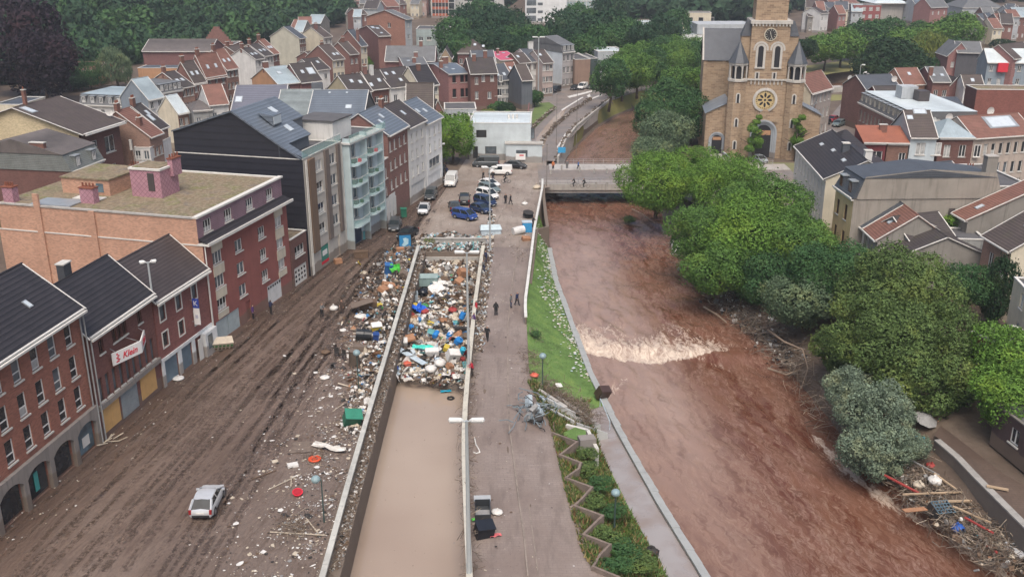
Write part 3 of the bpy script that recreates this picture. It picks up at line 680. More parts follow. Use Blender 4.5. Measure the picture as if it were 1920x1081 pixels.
def house(label, A, B, h, d, roof='gable', rise=3, wall=None, rm=None, z0=0, floors=2, cols=3, ww=.95, wh=1.5, style='v', frame=None, near=False,
   wins=None, side_wins=(), left=None, right=None, chim=(), sky=(), over=.35, verge=None, gut=None, ground=None, name='house', cat='house', group=None, world=False, dish=(), pipes=(), flat=None, gable_wall=None, back=True, trim=None, ridge=None, sill=True, g=None, parapet=.35, mans=2.6, dorm=0, gwins=None):
 a = Vector((*A, h)) if world else P(A[0], A[1], h); b_ = Vector((*B, h)) if world else P(B[0], B[1], h)
 dv = b_-a; Lw = math.hypot(dv.x, dv.y); an = math.atan2(dv.y, dv.x)
 if z0 == 'hill': z0 = hill(a.x, a.y)
 t = thing(name, label, cat, (a.x, a.y, z0), an, group); H_ = h-z0
 wall = wall or M_plw; rm = rm or R_slate; frame = frame or W_white
 verge = M_trim if verge is None else verge
 S = {'F': (0, 0, 0.), 'R': (Lw, 0, math.pi/2), 'L': (0, d, -math.pi/2), 'B': (Lw, d, math.pi)}
 # openings
 hol = {'F': [], 'R': [], 'L': [], 'B': []}; put = []
 if wins is None:
  wins = []; fh = H_/floors
  for f in range(floors):
   for c in range(cols):
    x = Lw*(c+.5)/cols; z = f*fh+fh*.28
    wins.append((x, z, ww, min(wh, fh*.62), style))
 for wx, wz, w_, h_, *st in wins: hol['F'].append((wx-w_/2, wx+w_/2, wz, wz+h_)); put.append(('F', wx, wz, w_, h_, st[0] if st else style, st[1] if len(st) > 1 else None))
 for sd, wx, wz, w_, h_, *st in side_wins: hol[sd].append((wx-w_/2, wx+w_/2, wz, wz+h_)); put.append((sd, wx, wz, w_, h_, st[0] if st else style, st[1] if len(st) > 1 else None))
 hol['F'] += list(ground or [])
 mats = [wall, left or gable_wall or wall, right or gable_wall or wall]
 mb = MB(); rd = ridge if ridge is not None else d/2
 panel(mb, S['F'], 0, Lw, 0, H_, hol['F']); panel(mb, S['L'], 0, d, 0, H_, hol['L'], mi=1, mr=1); panel(mb, S['R'], 0, d, 0, H_, hol['R'], mi=2, mr=2)
 if back: panel(mb, S['B'], 0, Lw, 0, H_, [])
 if roof == 'gable':
  mb.poly([(0,0,H_),(0,rd,H_+rise),(0,d,H_)], 1); mb.poly([(Lw,0,H_),(Lw,d,H_),(Lw,rd,H_+rise)], 2)
 elif roof == 'cross':
  mb.poly([(0,0,H_),(Lw,0,H_),(Lw/2,0,H_+rise)], 0); mb.poly([(0,d,H_),(Lw/2,d,H_+rise),(Lw,d,H_)], 0)
 elif roof == 'shed': mb.poly([(0,0,H_),(0,d,H_+rise),(0,d,H_)], 1); mb.poly([(Lw,0,H_),(Lw,d,H_),(Lw,d,H_+rise)], 2); mb.poly([(0,d,H_),(0,d,H_+rise),(Lw,d,H_+rise),(Lw,d,H_)], 0)
 mb.build('wall', mats, t)
 for sd, wx, wz, w_, h_, st, gg in put: put_window(t, S[sd], wx, wz, w_, h_, st, frame, sill, near, g=gg or g)
 rb = MB(); e = over; th = .14
 vb = MB()
 def zf(y): return H_+rise*(y/rd if y < rd else (d-y)/(d-rd))
 if roof == 'gable':
  s1 = rise/rd; s2 = rise/(d-rd)
  rb.slab((-e*.5,-e,H_-e*s1+th),(Lw+e*.5,-e,H_-e*s1+th),(Lw+e*.5,rd,H_+rise+th),(-e*.5,rd,H_+rise+th), th)
  rb.slab((Lw+e*.5,d+e,H_-e*s2+th),(-e*.5,d+e,H_-e*s2+th),(-e*.5,rd,H_+rise+th),(Lw+e*.5,rd,H_+rise+th), th)
  for x in (-e*.5-.005, Lw+e*.5-.115):
   vb.slab((x,-e,H_-e*s1+th+.04),(x+.12,-e,H_-e*s1+th+.04),(x+.12,rd,H_+rise+th+.04),(x,rd,H_+rise+th+.04), .1)
   vb.slab((x+.12,d+e,H_-e*s2+th+.04),(x,d+e,H_-e*s2+th+.04),(x,rd,H_+rise+th+.04),(x+.12,rd,H_+rise+th+.04), .1)
  vb.tube([(-e*.5, rd, H_+rise+th), (Lw+e*.5, rd, H_+rise+th)], .09, 6, 1)
 elif roof == 'cross':
  s1 = rise/(Lw/2)
  rb.slab((-e,d+.2,H_-e*s1+th),(-e,-e*.5,H_-e*s1+th),(Lw/2,-e*.5,H_+rise+th),(Lw/2,d+.2,H_+rise+th), th)
  rb.slab((Lw+e,-e*.5,H_-e*s1+th),(Lw+e,d+.2,H_-e*s1+th),(Lw/2,d+.2,H_+rise+th),(Lw/2,-e*.5,H_+rise+th), th)
  y = -e*.5-.005
  vb.slab((-e,y+.12,H_-e*s1+th+.04),(-e,y,H_-e*s1+th+.04),(Lw/2,y,H_+rise+th+.04),(Lw/2,y+.12,H_+rise+th+.04), .1)
  vb.slab((Lw+e,y,H_-e*s1+th+.04),(Lw+e,y+.12,H_-e*s1+th+.04),(Lw/2,y+.12,H_+rise+th+.04),(Lw/2,y,H_+rise+th+.04), .1)
 elif roof == 'hip':
  k = min(d/2, Lw/2)*.95; p = [(-e,-e,H_),(Lw+e,-e,H_),(Lw+e,d+e,H_),(-e,d+e,H_),(k,d/2,H_+rise),(Lw-k,d/2,H_+rise)]
  rb.add(p, [(0,1,5,4),(1,2,5),(2,3,4,5),(3,0,4),(0,3,2,1)])
 elif roof == 'shed':
  s1 = rise/d; rb.slab((-e*.4,-e,H_-e*s1+th),(Lw+e*.4,-e,H_-e*s1+th),(Lw+e*.4,d,H_+rise+th),(-e*.4,d,H_+rise+th), th)
 elif roof == 'mansard':
  q = mans*.42; p = [(-.12,-.25,H_),(Lw+.12,-.25,H_),(Lw+.12,d+.25,H_),(-.12,d+.25,H_),(-.1,q,H_+mans),(Lw+.1,q,H_+mans),(Lw+.1,d-q,H_+mans),(-.1,d-q,H_+mans)]
  rb.add(p, [(0,1,5,4),(1,2,6,5),(2,3,7,6),(3,0,4,7)])
  rr = rise; rb.add([(-.2,q-.2,H_+mans+.02),(Lw+.2,q-.2,H_+mans+.02),(Lw+.2,d-q+.2,H_+mans+.02),(-.2,d-q+.2,H_+mans+.02),(Lw/2 if rr < .2 else -.2,d/2,H_+mans+rr),(Lw/2 if rr < .2 else Lw+.2,d/2,H_+mans+rr)],
      [(0,1,5,4),(1,2,5),(2,3,4,5),(3,0,4),(0,3,2,1)], 1)
 else:  # flat with parapet
  mt = flat or rm; pw = .22
  rb.box(pw, Lw-pw, pw, d-pw, H_-.35, H_-.12 if parapet else H_)
  for x0_, x1_, y0_, y1_ in ((-.06,Lw+.06,-.06,pw),(-.06,Lw+.06,d-pw,d+.06),(-.06,pw,pw,d-pw),(Lw-pw,Lw+.06,pw,d-pw)):
   vb.box(x0_, x1_, y0_, y1_, H_+.003 if not parapet else H_-.02, H_+.1)
 ro = rb.build('roof', [rm, flat or rm], t)
 if vb.v: vb.build('verge_trim', [verge, rm], t)
 if roof in ('gable', 'cross', 'hip', 'mansard', 'shed') and gut is not False:
  gm = MB(); z = H_-.02-(over*(rise/rd) if roof == 'gable' else 0)
  if roof == 'cross': s1 = rise/(Lw/2); gm.box(-e-.14, -e, -.1, d, H_-e*s1-.03, H_-e*s1+.13); gm.box(Lw+e, Lw+e+.14, -.1, d, H_-e*s1-.03, H_-e*s1+.13)
  else:
   gm.box(-.1, Lw+.1, -e-.16, -e+.02, z-.06, z+.12)
   gm.box(-.02, Lw+.02, -e+.021, -.004, H_-.32, H_-.12)
  gm.build('gutter', [gut or M_trim], t)
 def rz(x, y):
  if roof == 'gable': return zf(y)+th
  if roof == 'cross': return H_+rise*(1-abs(x-Lw/2)/(Lw/2))+th
  if roof == 'shed': return H_+rise*y/d+th
  if roof == 'mansard': return H_+mans+.1
  if roof == 'hip': return H_+rise*min(1, min(y, d-y)/(d/2))
  return H_
 for c in chim:
  x, y = c[0]*Lw, c[1]*d; mb = MB(); k = c[2] if len(c) > 2 else {}
  chimney_mb(mb, x, y, rz(x, y), **{q: v_ for q, v_ in k.items() if q != 'mat'}); mb.build('chimney', [k.get('mat', CHB), M_pot, M_sill], ro)
 for s_ in sky:
  x, y, w_, l_ = s_[0]*Lw, s_[1]*d, *(s_[2:] if len(s_) > 2 else (.8, 1.1)); mb = MB()
  if roof == 'cross':
   sg = 1 if x < Lw/2 else -1; dz = (rz(x+sg*.1, y)-rz(x, y))/.1*sg; ly = l_/2/math.sqrt(1+dz*dz)
   c0 = Vector((x, y, rz(x, y)+.09)); ux_ = Vector((ly, 0, ly*dz)); uy_ = Vector((0, w_/2, 0))
  else:
   dz = (rz(x, y+.05)-rz(x, y-.05))/.1; ly = l_/2/math.sqrt(1+dz*dz)
   c0 = Vector((x, y, rz(x, y)+.09)); ux_ = Vector((w_/2, 0, 0)); uy_ = Vector((0, ly, ly*dz))
  mb.slab(c0-ux_-uy_, c0+ux_-uy_, c0+ux_+uy_, c0-ux_+uy_, .08, 0); k = .8; up = ux_.cross(uy_).normalized()*.012
  if up.z < 0: up = -up
  mb.poly([c0-ux_*k-uy_*k+up, c0+ux_*k-uy_*k+up, c0+ux_*k+uy_*k+up, c0-ux_*k+uy_*k+up], 1); mb.build('skylight', [M_zinc, M_sky], ro)
 for p_ in pipes:
  x, y = p_[0], p_[1]; mb = MB(); mb.tube([(x, y, .1), (x, y, H_-.1)], .07, 6); mb.build('downpipe', [M_pipe if len(p_) < 3 else p_[2]], t)
 for d_ in dish: add_dish(ro, d_[0]*Lw, d_[1]*d, rz(d_[0]*Lw, d_[1]*d), -an+(d_[2] if len(d_) > 2 else 0), d_[3] if len(d_) > 3 else .55)
 if roof == 'mansard':
  n_ = dorm or cols
  for c in range(n_):
   x = Lw*(c+.5)/n_; o = MB(); o.box(x-.6, x+.6, -.02, .9, H_+.35, H_+1.9); o.box(x-.72, x+.72, -.14, 1.1, H_+1.903, H_+2.02, 1); db = o.build('dormer', [rm, M_zinc], t)
   put_window(t, S['F'], x, H_+.5, .8, 1.25, 'v', frame, False, near, rec=-.07, g=g)
 t['L'] = Lw; t['H'] = H_; return t
_dish = {}
def add_dish(parent, x, y, z, face, r=.45):
 if r not in _dish:
  mb = MB(); rings = [(0, .0), (.45, .03), (.8, .1), (1, .17)]; k = 12; o = len(mb.v)
  for side in (0, .02):
   for q, dd in rings:
    for j in range(k): an = 2*math.pi*j/k; mb.v.append((q*r*math.cos(an), -dd*r*1.3+side, q*r*math.sin(an)+.9))
  for s in (0, 1):
   for i in range(3):
    for j in range(k): q = s*4*k; f = (q+i*k+j, q+(i+1)*k+j, q+(i+1)*k+(j+1)%k, q+i*k+(j+1)%k); mb.f.append(f if s else f[::-1]); mb.m.append(0)
  mb.tube([(0, .05, -.3), (0, .05, .9)], .03, 6, 1); mb.tube([(0, 0, .9-r*.7), (0, -r*1.0, .85)], .015, 5, 1); mb.obox((0, -r, .86), (.08, .1, .08), None, 1)
  _dish[r] = mb.mesh('satellite_dish', [M_dish, M_pipe])
 link('satellite_dish', _dish[r], parent, (x, y, z), face)
# roof and wall materials
R_black = tiles('black_tiles', (.033,.029,.032), .46, .3, .5, 0, .6, .3)
R_brown = tiles('brown_tiles', (.085,.065,.058), .38, .3, .65, .3, .5)
R_slate = tiles('slate', (.075,.085,.10), .25, .3, .5, 0, .35, .2)
R_grey = tiles('grey_slate', (.14,.145,.15), .3, .4, .6, .15, .3, .25)
R_red = tiles('red_tiles', (.21,.10,.075), .36, .28, .7, .15, .45)
R_orange = tiles('orange_tiles', (.33,.12,.07), .3, .25, .6, 0, .45, .15)
R_dark = tiles('dark_tiles', (.055,.045,.045), .34, .28, .65, .35, .4)
R_steel = tiles('blue_grey_panels', (.13,.155,.185), .55, 9, .38, 0, .35, .12)
R_corr = tiles('corrugated', (.12,.105,.10), 9, .18, .7, .2, .4)
R_zinc = tiles('zinc_roof', (.33,.40,.43), 9, .6, .4, 0, .25, .15)
R_pale = tiles('pale_sheet', (.55,.62,.64), 9, .9, .45, 0, .2, .12)
R_pink = tiles('pink_roof', (.48,.09,.15), .5, .4, .6, 0, .2, .1)
R_felt = plain('roof_felt', (.10,.10,.105), .85, var=.3, scale=.5)
M_moss = None
def moss_mat():
 m, n, b = newmat('mossy_roof', .95); v = coords(n); a = noise(n, v, .35, 6, .7); a2 = noise(n, v, 2.2, 6, .75)
 col = ramp(n, a, [(.36, (.12,.105,.09)), (.46, (.19,.14,.085)), (.54, (.14,.12,.075)), (.62, (.15,.15,.05))]); col = mix(n, ramp(n, a2, [(.45, 0.), (.62, .8)]), col, (.30,.25,.175)); L(n, col, b.inputs['Base Color']); bump(n, b, a2, .8, .06); return m
M_moss = moss_mat()
M_plw = plaster('white_render', (.62,.62,.60)); M_cr = plaster('cream_render', (.60,.55,.43)); M_grey = plaster('grey_render', (.40,.43,.45)); M_beige = plaster('beige_render', (.29,.265,.23), stain=.6)
M_dgrey = plaster('dark_grey_render', (.12,.135,.155)); M_yel = plaster('yellow_render', (.62,.48,.26), stain=.25); M_lblue = plaster('pale_blue_render', (.50,.57,.60), stain=.15)
B_red = brick('red_brick', (.19,.10,.084)); B_dark = brick('dark_brick', (.13,.065,.055)); B_or = brick('orange_brick', (.44,.245,.165), (.42,.32,.25)); B_pink = brick('pink_brick', (.26,.135,.125)); B_b1 = brick('warm_brick', (.255,.11,.078)); B_purp = brick('dull_red_brick', (.17,.085,.08))
B_brown = brick('brown_brick', (.19,.11,.085)); B_yel = brick('yellow_brick', (.50,.42,.27)); B_old = brick('old_brick', (.26,.15,.11), (.36,.3,.26))
# ---------------------------------------------------------------- the street row, near to far
def FP(y, off=0): return (interp(FAC, y)+off, y)
# 1: long brick house over arcades
A, Bp = (-38.6, 58.0), (-35.95, 76.4)
Lw = math.hypot(A[0]-Bp[0], A[1]-Bp[1])
x0s = [Lw-1.95-2.32*i for i in range(8)]
wins = []
for i, x in enumerate(x0s):
 for j, z in enumerate((10.05, 7.15, 4.4)): wins.append((x, z, 1.05, 1.95, 'c', random.choice(['dark','dark','half','dark','grey'])))
arc = [(Lw-.55-3.45*i-2.55, Lw-.55-3.45*i, .05, 2.95) for i in range(5)]
h1 = house('long orange-red brick terrace with three rows of windows over a grey stone arcade', A, Bp, 12.75, 9.2, 'gable', 3.35, B_b1, R_black, wins=wins, near=True, world=True, ground=arc, over=.55, gut=M_trim, name='brick_terrace', back=True, pipes=[(Lw-.1, -.35), (Lw-.42, -.2)], sky=[(.8, .2, .5, .8)])
M_arc = plaster('arcade_stone', (.25,.225,.205), stain=.7)
mb = MB(); mb.box(-.02, Lw+.02, -.35, -.003, 3.0, 3.75)
for i in range(6):
 x = Lw-.28-3.45*i; mb.box(x-.27, x+.27, -.35, .0, .0, 3.0)
 if i < 5:   # shallow arch spandrels
  xa, xb = x-3.45+.27, x-.27
  for k in range(6):
   u0, u1 = k/6, (k+1)/6; f = lambda u: 3.0-.55*(abs(2*u-1)**2.4)
   mb.add([(lerp(xa,xb,u0),-.35,f(u0)),(lerp(xa,xb,u1),-.35,f(u1)),(lerp(xa,xb,u1),-.35,3.001),(lerp(xa,xb,u0),-.35,3.001),(lerp(xa,xb,u0),.0,f(u0)),(lerp(xa,xb,u1),.0,f(u1))], [(0,1,2,3),(0,4,5,1)])
mb.build('arcade', [M_arc], h1)
M_poster = flatmat('teal_poster', (.05,.30,.28), .5)  # flat teal colour of the poster
for i, (mt, x0) in enumerate(((G['blue'], Lw-2.9), (G['dark'], Lw-6.4), (G['dark'], Lw-9.8), (G['dark'], Lw-13.2))):
 mb = MB(); mb.box(x0, x0+2.2, .08, .14, .3, 2.7); mb.build('shop_window', [mt], h1)
mb = MB(); mb.box(Lw-9.2, Lw-8.7, .0, .05, .7, 2.3); mb.build('poster', [M_poster], h1)
mb = MB(); mb.box(Lw-2.4, Lw-1.4, .0, .05, .8, 1.7); mb.build('notice_board', [M_trim], h1)
# 2: the shop with the bent sign
A, Bp = (-35.85, 76.7), (-34.15, 87.35); Lw = math.hypot(A[0]-Bp[0], A[1]-Bp[1])
wins = [(1.9, 7.6, .75, 1.25, 'v', 'dark'), (8.45, 7.8, .75, 1.2, 'v', 'dark')]+[(4.1+.85*i, 7.75, .72, 1.25, 'v', 'dark') for i in range(3)]
wins += [(.95+1.12*i, 3.5, .62, 2.15, 'x', 'grey') for i in range(9)]
h2 = house('dark maroon brick shop with a bent white sign, vertical slit windows and boarded shopfront', A, Bp, 10, 7.8, 'gable', 3.35, brick('maroon_brick', (.155,.068,.058)), R_black, wins=wins, near=True, world=True, frame=W_brown, over=.5,
   ground=[(.5, 3.3, .45, 2.85), (3.6, 6.5, .25, 2.85), (7.0, 9.9, .55, 2.85)], name='shop', cat='shop', pipes=[(.12, -.3)], chim=[(.45, .56, dict(w=1.1, d=.7, h=1.5, pots=0, mat=plain('slate_chimney', (.06,.065,.075))))])
mb = MB(); mb.box(0, Lw, -.28, -.003, 2.9, 3.35); mb.build('concrete_band', [M_arc], h2)
ply = plain('plywood', (.56,.34,.135), .8, var=.15, scale=1.5)
for x0, x1 in ((.55, 3.25), (7.05, 9.85)):
 mb = MB(); mb.box(x0, (x0+x1)/2-.01, -.04, .02, .5, 2.82); mb.box((x0+x1)/2+.01, x1, -.04, .02, .5, 2.82); mb.build('plywood_board', [ply], h2)
mb = MB(); mb.box(3.65, 6.45, .02, .08, .3, 2.8);
for k in range(18): mb.box(3.65, 6.45, -.01, .02, .34+.14*k, .34+.14*k+.09)
mb.build('roller_shutter', [plain('shutter_grey', (.27,.30,.31), .5)], h2)
def text_mesh(s, size, mat, ext=.02, shear=0, parent=None, loc=(0,0,0), rot=(math.pi/2,0,0), name='lettering', align='CENTER', off=0):
 cu = bpy.data.curves.new('t', 'FONT'); cu.body = s; cu.size = size; cu.extrude = ext; cu.shear = shear; cu.align_x = align; cu.align_y = 'CENTER'; cu.offset = off; cu.resolution_u = 3
 o = bpy.data.objects.new('t', cu); COL.objects.link(o); dg = bpy.context.evaluated_depsgraph_get(); me = bpy.data.meshes.new_from_object(o.evaluated_get(dg)); bpy.data.objects.remove(o)
 me.materials.clear(); me.materials.append(mat); q = bpy.data.objects.new(name, me); COL.objects.link(q); q.parent = parent; q.location = loc; q.rotation_euler = rot; return q
M_redp = flatmat('sign_red', (.62,.03,.05)); M_signw = plain('sign_white', (.74,.74,.72), .4, var=.06); M_blk = flatmat('black_ink', (.03,.03,.03))
# the sign: two boards meeting at an outward corner
sx0, sx1, sxm = 2.7, 8.3, 5.7
sg = thing('shop_sign', 'bent white shop sign with red script lettering bracketed to the maroon brick shop', 'sign', h2.matrix_world @ Vector((0,0,0)), 0); sg.location = h2.location; sg.rotation_euler = h2.rotation_euler
for (xa, ya, xb, yb, nm) in ((sx0, -.35, sxm+.15, -1.35, 'Klein'), (sxm+.15, -1.35, sx1, -.35, 'Klein')):
 ln = math.hypot(xb-xa, yb-ya); an = math.atan2(yb-ya, xb-xa)
 mb = MB(); mb.box(0, ln, -.06, .06, 0, 1.15); pl = mb.build('sign_panel', [M_signw], sg, loc=(xa, ya, 6.05), rotz=an)
 text_mesh(nm, .82, M_redp, .012, .3, pl, (ln*.58, -.075, .56), off=.012)
 em = MB()    # red emblem before the name
 for k in range(5): em.obox((ln*.17+(.08 if k % 2 else -.05), -.075, .25+k*.17), (.34-.04*k, .02, .12), Matrix.Rotation(.3*(k % 2)-.1, 3, 'Y'))
 if xa == sx0: em.build('emblem', [M_redp], pl)
mb = MB();
for x in (3.1, 5.7, 8.0): mb.tube([(x, -.5 if x != 5.7 else -1.3, 7.2), (x, 0, 7.5)], .025, 5)
mb.build('bracket', [M_pipe], sg)
# 3: brick house with white-framed square windows
A, Bp = (-34.05, 87.5), (-31.95, 97.3); Lw = math.hypot(A[0]-Bp[0], A[1]-Bp[1])
W_wide = plain('wide_white_surround', (.60,.59,.55), .6, var=.1)
wins = []
for z in (6.6, 3.9):
 for x in (1.3, 4.3, 7.35): wins.append((x, z, .95, 1.5, 'x', 'grey' if z > 5 else 'dark'))
h3 = house('red brick house with cream-framed windows above white garage piers, right of the maroon shop', A, Bp, 9.1, 7.6, 'gable', 3.2, brick('deep_red_brick', (.20,.08,.07)), tiles('brown_black_tiles', (.06,.048,.048), .36, .3, .6, 0, .5), wins=wins, near=True, world=True, frame=W_dark, over=.5, sill=False,
   ground=[(.45, 3.0, .05, 2.6), (3.6, 5.7, .05, 2.6), (6.3, 7.6, .05, 2.6)], pipes=[(Lw-.05, -.2, M_trim)])
sb = MB()
for x, z, w_, h_, *_ in wins:
 f = .13
 sb.box(x-w_/2-f, x-w_/2, -.06, -.003, z-f, z+h_+f); sb.box(x+w_/2, x+w_/2+f, -.06, -.003, z-f, z+h_+f); sb.box(x-w_/2, x+w_/2, -.06, -.003, z-f, z); sb.box(x-w_/2, x+w_/2, -.06, -.003, z+h_, z+h_+f)
sb.build('window_surrounds', [W_wide], h3)
mb = MB(); mb.box(-.02, Lw+.02, -.14, -.003, 2.62, 2.95)
for x0, x1 in ((0, .45), (3.0, 3.6), (5.7, 6.3)): mb.box(x0+.01, x1-.01, -.13, -.003, 0, 2.617)
mb.box(7.6, Lw, -.6, -.003, 0, 2.617); mb.build('white_piers', [plaster('pier_white', (.66,.68,.68), stain=.3)], h3)
mb = MB(); mb.box(.5, 2.95, .1, .17, .1, 2.55); mb.build('garage_door', [plain('garage_blue', (.13,.18,.22), .5)], h3); mb = MB(); mb.box(3.65, 5.65, .1, .17, .1, 2.55); mb.build('garage_door', [plain('garage_blue', (.13,.18,.22), .5)], h3)
mb = MB(); mb.box(8.0, 8.9, -.66, -.602, .8, 2.3); mb.build('side_window', [G['grey']], h3); mb = MB(); mb.box(6.5, 7.3, -.35, -.3, .05, 2.4); mb.build('open_door', [W_wide], h3)
t = thing('hanging_sign', 'narrow vertical sign, blue at its top, on the brick house with cream-framed windows', 'sign', h3.location, h3.rotation_euler.z)
mb = MB(); mb.box(6.35, 6.41, -.95, -.3, 4.2, 6.0); mb.build('white_panel', [M_signw], t); mb = MB(); mb.box(6.34, 6.42, -.97, -.28, 6.0, 7.0); bp = mb.build('blue_panel', [flatmat('sign_blue', (.03,.06,.32))], t)
text_mesh('K', .75, M_signw, .01, 0, t, (6.325, -.62, 6.5), (math.pi/2, 0, -math.pi/2)); text_mesh('|||', .4, flatmat('sign_blue', (.03,.06,.32)), .01, 0, t, (6.34, -.62, 5.1), (math.pi/2, 0, -math.pi/2))
mb = MB(); mb.tube([(6.38, -.3, 6.8), (6.38, 0, 6.8)], .03, 5); mb.tube([(6.38, -.3, 4.5), (6.38, 0, 4.5)], .03, 5); mb.build('bracket', [M_pipe], t)
# pale gable of the back wing behind it
house('low back wing with a pale grey-green gable against the orange brick wall', (-40.2, 98.2), (-40.2+5.4*.96, 98.2+.9), 8.6, 4, 'cross', 2.6, plaster('pale_green_render', (.42,.46,.43), stain=.2), R_felt, wins=[], world=True, over=.12, name='back_wing', cat='outbuilding', gut=False)
# 4: red rendered flats with mauve attic, mossy flat roof, big orange brick side wall
A, Bp = (-32.1, 97.7), (-27.35, 115.7); Lw = math.hypot(A[0]-Bp[0], A[1]-Bp[1]); an4 = math.atan2(Bp[1]-A[1], Bp[0]-A[0])
M_redr = plaster('red_render', (.27,.095,.08), stain=.25); wins = []
for z in (8.55, 5.9, 3.3):
 wins += [(2.55, z, 1.9, 1.45, 'w', 'half' if z < 5 else 'grey'), (7.0, z, 1.6, 1.4, 'v', 'grey'), (12.2, z, 1.6, 1.4, 'w', 'half'), (16.4, z+.15, 1.7, 1.4, 'v', 'curtain')]
h4 = house('red rendered apartment block with mossy flat roof, mauve attic and orange brick side wall', A, Bp, 11.3, 25, 'flat', 0, M_redr, M_moss, wins=wins, near=True, world=True, left=B_or, name='apartment_block', cat='apartment block', ground=[(.9, 5.9, .05, 2.4), (12.4, 16.0, .05, 2.5), (7.3, 8.4, .05, 2.4)], pipes=[(.1, -.2, M_trim)])
mb = MB()
for x0, x1 in ((1.5, 3.6), (15.4, 17.4)):
 for z0_, z1_ in ((2.55, 3.27), (4.76, 5.87), (7.36, 8.5), (10.05, 11.0)): mb.box(x0, x1, -.1, -.003, z0_, z1_)
mb.build('spandrel_panel', [plaster('cream_panel', (.55,.50,.40))], h4)
mb = MB(); mb.box(1.0, 3.35, .08, .15, .08, 2.35); mb.box(3.45, 5.8, .08, .15, .08, 2.35); mb.build('garage_door', [plain('garage_pale', (.36,.42,.43), .5)], h4)
mb = MB(); mb.box(12.5, 15.9, .08, .15, .08, 2.45)
for k in range(6): mb.box(12.7+.55*k, 13.0+.55*k, .05, .08, 2.0, 2.25, 1)
mb.build('garage_door', [plain('garage_white', (.60,.61,.60), .5), G['dark']], h4)
mb = MB(); mb.box(-.1, Lw+.35, -.75, .5, 11.3, 11.5); mb.add([(-.05,-.7,11.5),(Lw+.3,-.7,11.5),(Lw+.3,.42,12.0),(-.05,.42,12.0)], [(0,1,2,3)], 1); mb.box(-.12, Lw+.37, -.85, -.7, 11.3, 11.62, 2); mb.build('cornice', [M_trim, R_black, M_trim], h4)
# attic storey
M_mauve = tiles('mauve_tiles', (.26,.165,.20), .2, 2, .7, 0, .35, .2)
mb = MB(); S = (0, .42, 0.); hol = [(x-.8, x+.8, 12.25, 13.65) for x in (2.0, 6.2, 10.9, 15.6)]
panel(mb, S, 0, Lw, 11.45, 14.2, hol); mb.build('attic_wall', [M_mauve], h4)
for x in (2.0, 6.2, 10.9, 15.6): put_window(h4, S, x, 12.25, 1.6, 1.4, 'w', W_white, True, True, g='half')
mb = MB(); panel(mb, (0, 25, -math.pi/2), 0, 24.58, 11.3, 14.2, []); mb.build('side_wall_top', [B_or], h4)
mb = MB(); panel(mb, (Lw, .42, math.pi/2), 0, 24.58, 11.3, 14.2, []); mb.build('end_wall_top', [B_purp], h4)
mb = MB(); mb.box(.2, Lw-.2, .8, 24.9, 14.0, 14.15); mb.box(0, Lw, 24.7, 25, 11.3, 14.16); mb.build('upper_roof', [M_moss], h4)
mb = MB(); mb.box(-.08, Lw+.15, .2, .8, 14.2, 14.4); mb.box(-.1, .25, .8, 25, 14.152, 14.32, 1); mb.box(Lw-.2, Lw+.15, .8, 25, 14.152, 14.32); mb.build('roof_edge', [M_trim, M_conc], h4)
mb = MB();
for y in (12.8, 19.5): mb.box(-.22, -.003, y-.35, y+.35, 0, 14.2 if y < 15 else 15.6)
mb.build('brick_pier', [B_or], h4)
M_pinkt = None
m, n, b = newmat('pink_diamond_tiles', .65); tc = N(n, 'ShaderNodeTexCoord'); q = N(n, 'ShaderNodeMapping'); q.inputs['Rotation'].default_value = (0, 0, math.pi/4); q.inputs['Scale'].default_value = (2.3, 2.3, 1); L(n, tc.outputs['UV'], q.inputs[0])
br = N(n, 'ShaderNodeTexBrick'); br.offset = 0; br.inputs['Scale'].default_value = 1; br.inputs['Brick Width'].default_value = 1; br.inputs['Row Height'].default_value = 1; br.inputs['Mortar Size'].default_value = .06
br.inputs['Color1'].default_value = (.42,.23,.27,1); br.inputs['Color2'].default_value = (.36,.19,.235,1); br.inputs['Mortar'].default_value = (.22,.12,.15,1); L(n, q.outputs[0], br.inputs[0]); L(n, br.outputs[0], b.inputs['Base Color']); M_pinkt = m
mb = MB(); mb.box(6.6, 10.0, 8.6, 12.4, 14.0, 17.2); rh = mb.build('roof_house', [M_pinkt], h4)
mb = MB(); mb.box(6.5, 10.1, 8.5, 12.5, 17.2, 17.42); mb.box(6.8, 9.8, 8.8, 12.2, 17.42, 17.5, 1); mb.build('roof_house_cap', [M_trim, M_moss], h4)
mb = MB(); mb.box(6.54, 6.6, 9.4, 10.2, 14.9, 16.9); mb.build('roof_door', [W_dark], rh)
mb = MB(); chimney_mb(mb, 9.4, 8.5, 17.4, 1.7, .6, .7, 4, 0, 1, 1); mb.build('chimney', [M_pinkt, M_pot], rh)
for x, y, w_ in ((3.0, 15.2, 1.7), (1.2, 23.8, 1.3), (13.5, 16.6, 1.3)):
 mb = MB(); chimney_mb(mb, x, y, 14.1, .9, w_, 1.7, 0, 0, 1, 1)
 for k in range(4): mb.tube([(x, y-w_/2+.2+k*(w_-.4)/3, 15.9), (x, y-w_/2+.2+k*(w_-.4)/3, 16.35)], .11, 6, 1)
 mb.build('chimney', [M_pinkt, M_pot], h4)
mb = MB(); mb.box(6, 12.5, 14.8, 21, 14.15, 15.9); mb.box(5.85, 12.65, 14.7, 21.1, 15.902, 16.05, 1); mb.build('roof_extension', [B_or, M_moss], h4)
mb = MB(); mb.box(5.95, 5.995, 15.6, 16.5, 14.5, 15.5); mb.build('extension_window', [G['blue']], h4)
mb = MB(); mb.slab((.6,16,14.3),(3.4,16,14.3),(3.4,21,14.25),(.6,21,14.25), .1); mb.slab((3.7,14.5,14.32),(4.9,14.5,14.32),(4.9,18,14.3),(3.7,18,14.3), .1, 1); mb.build('roof_sheet', [M_zinc, M_trim], h4)
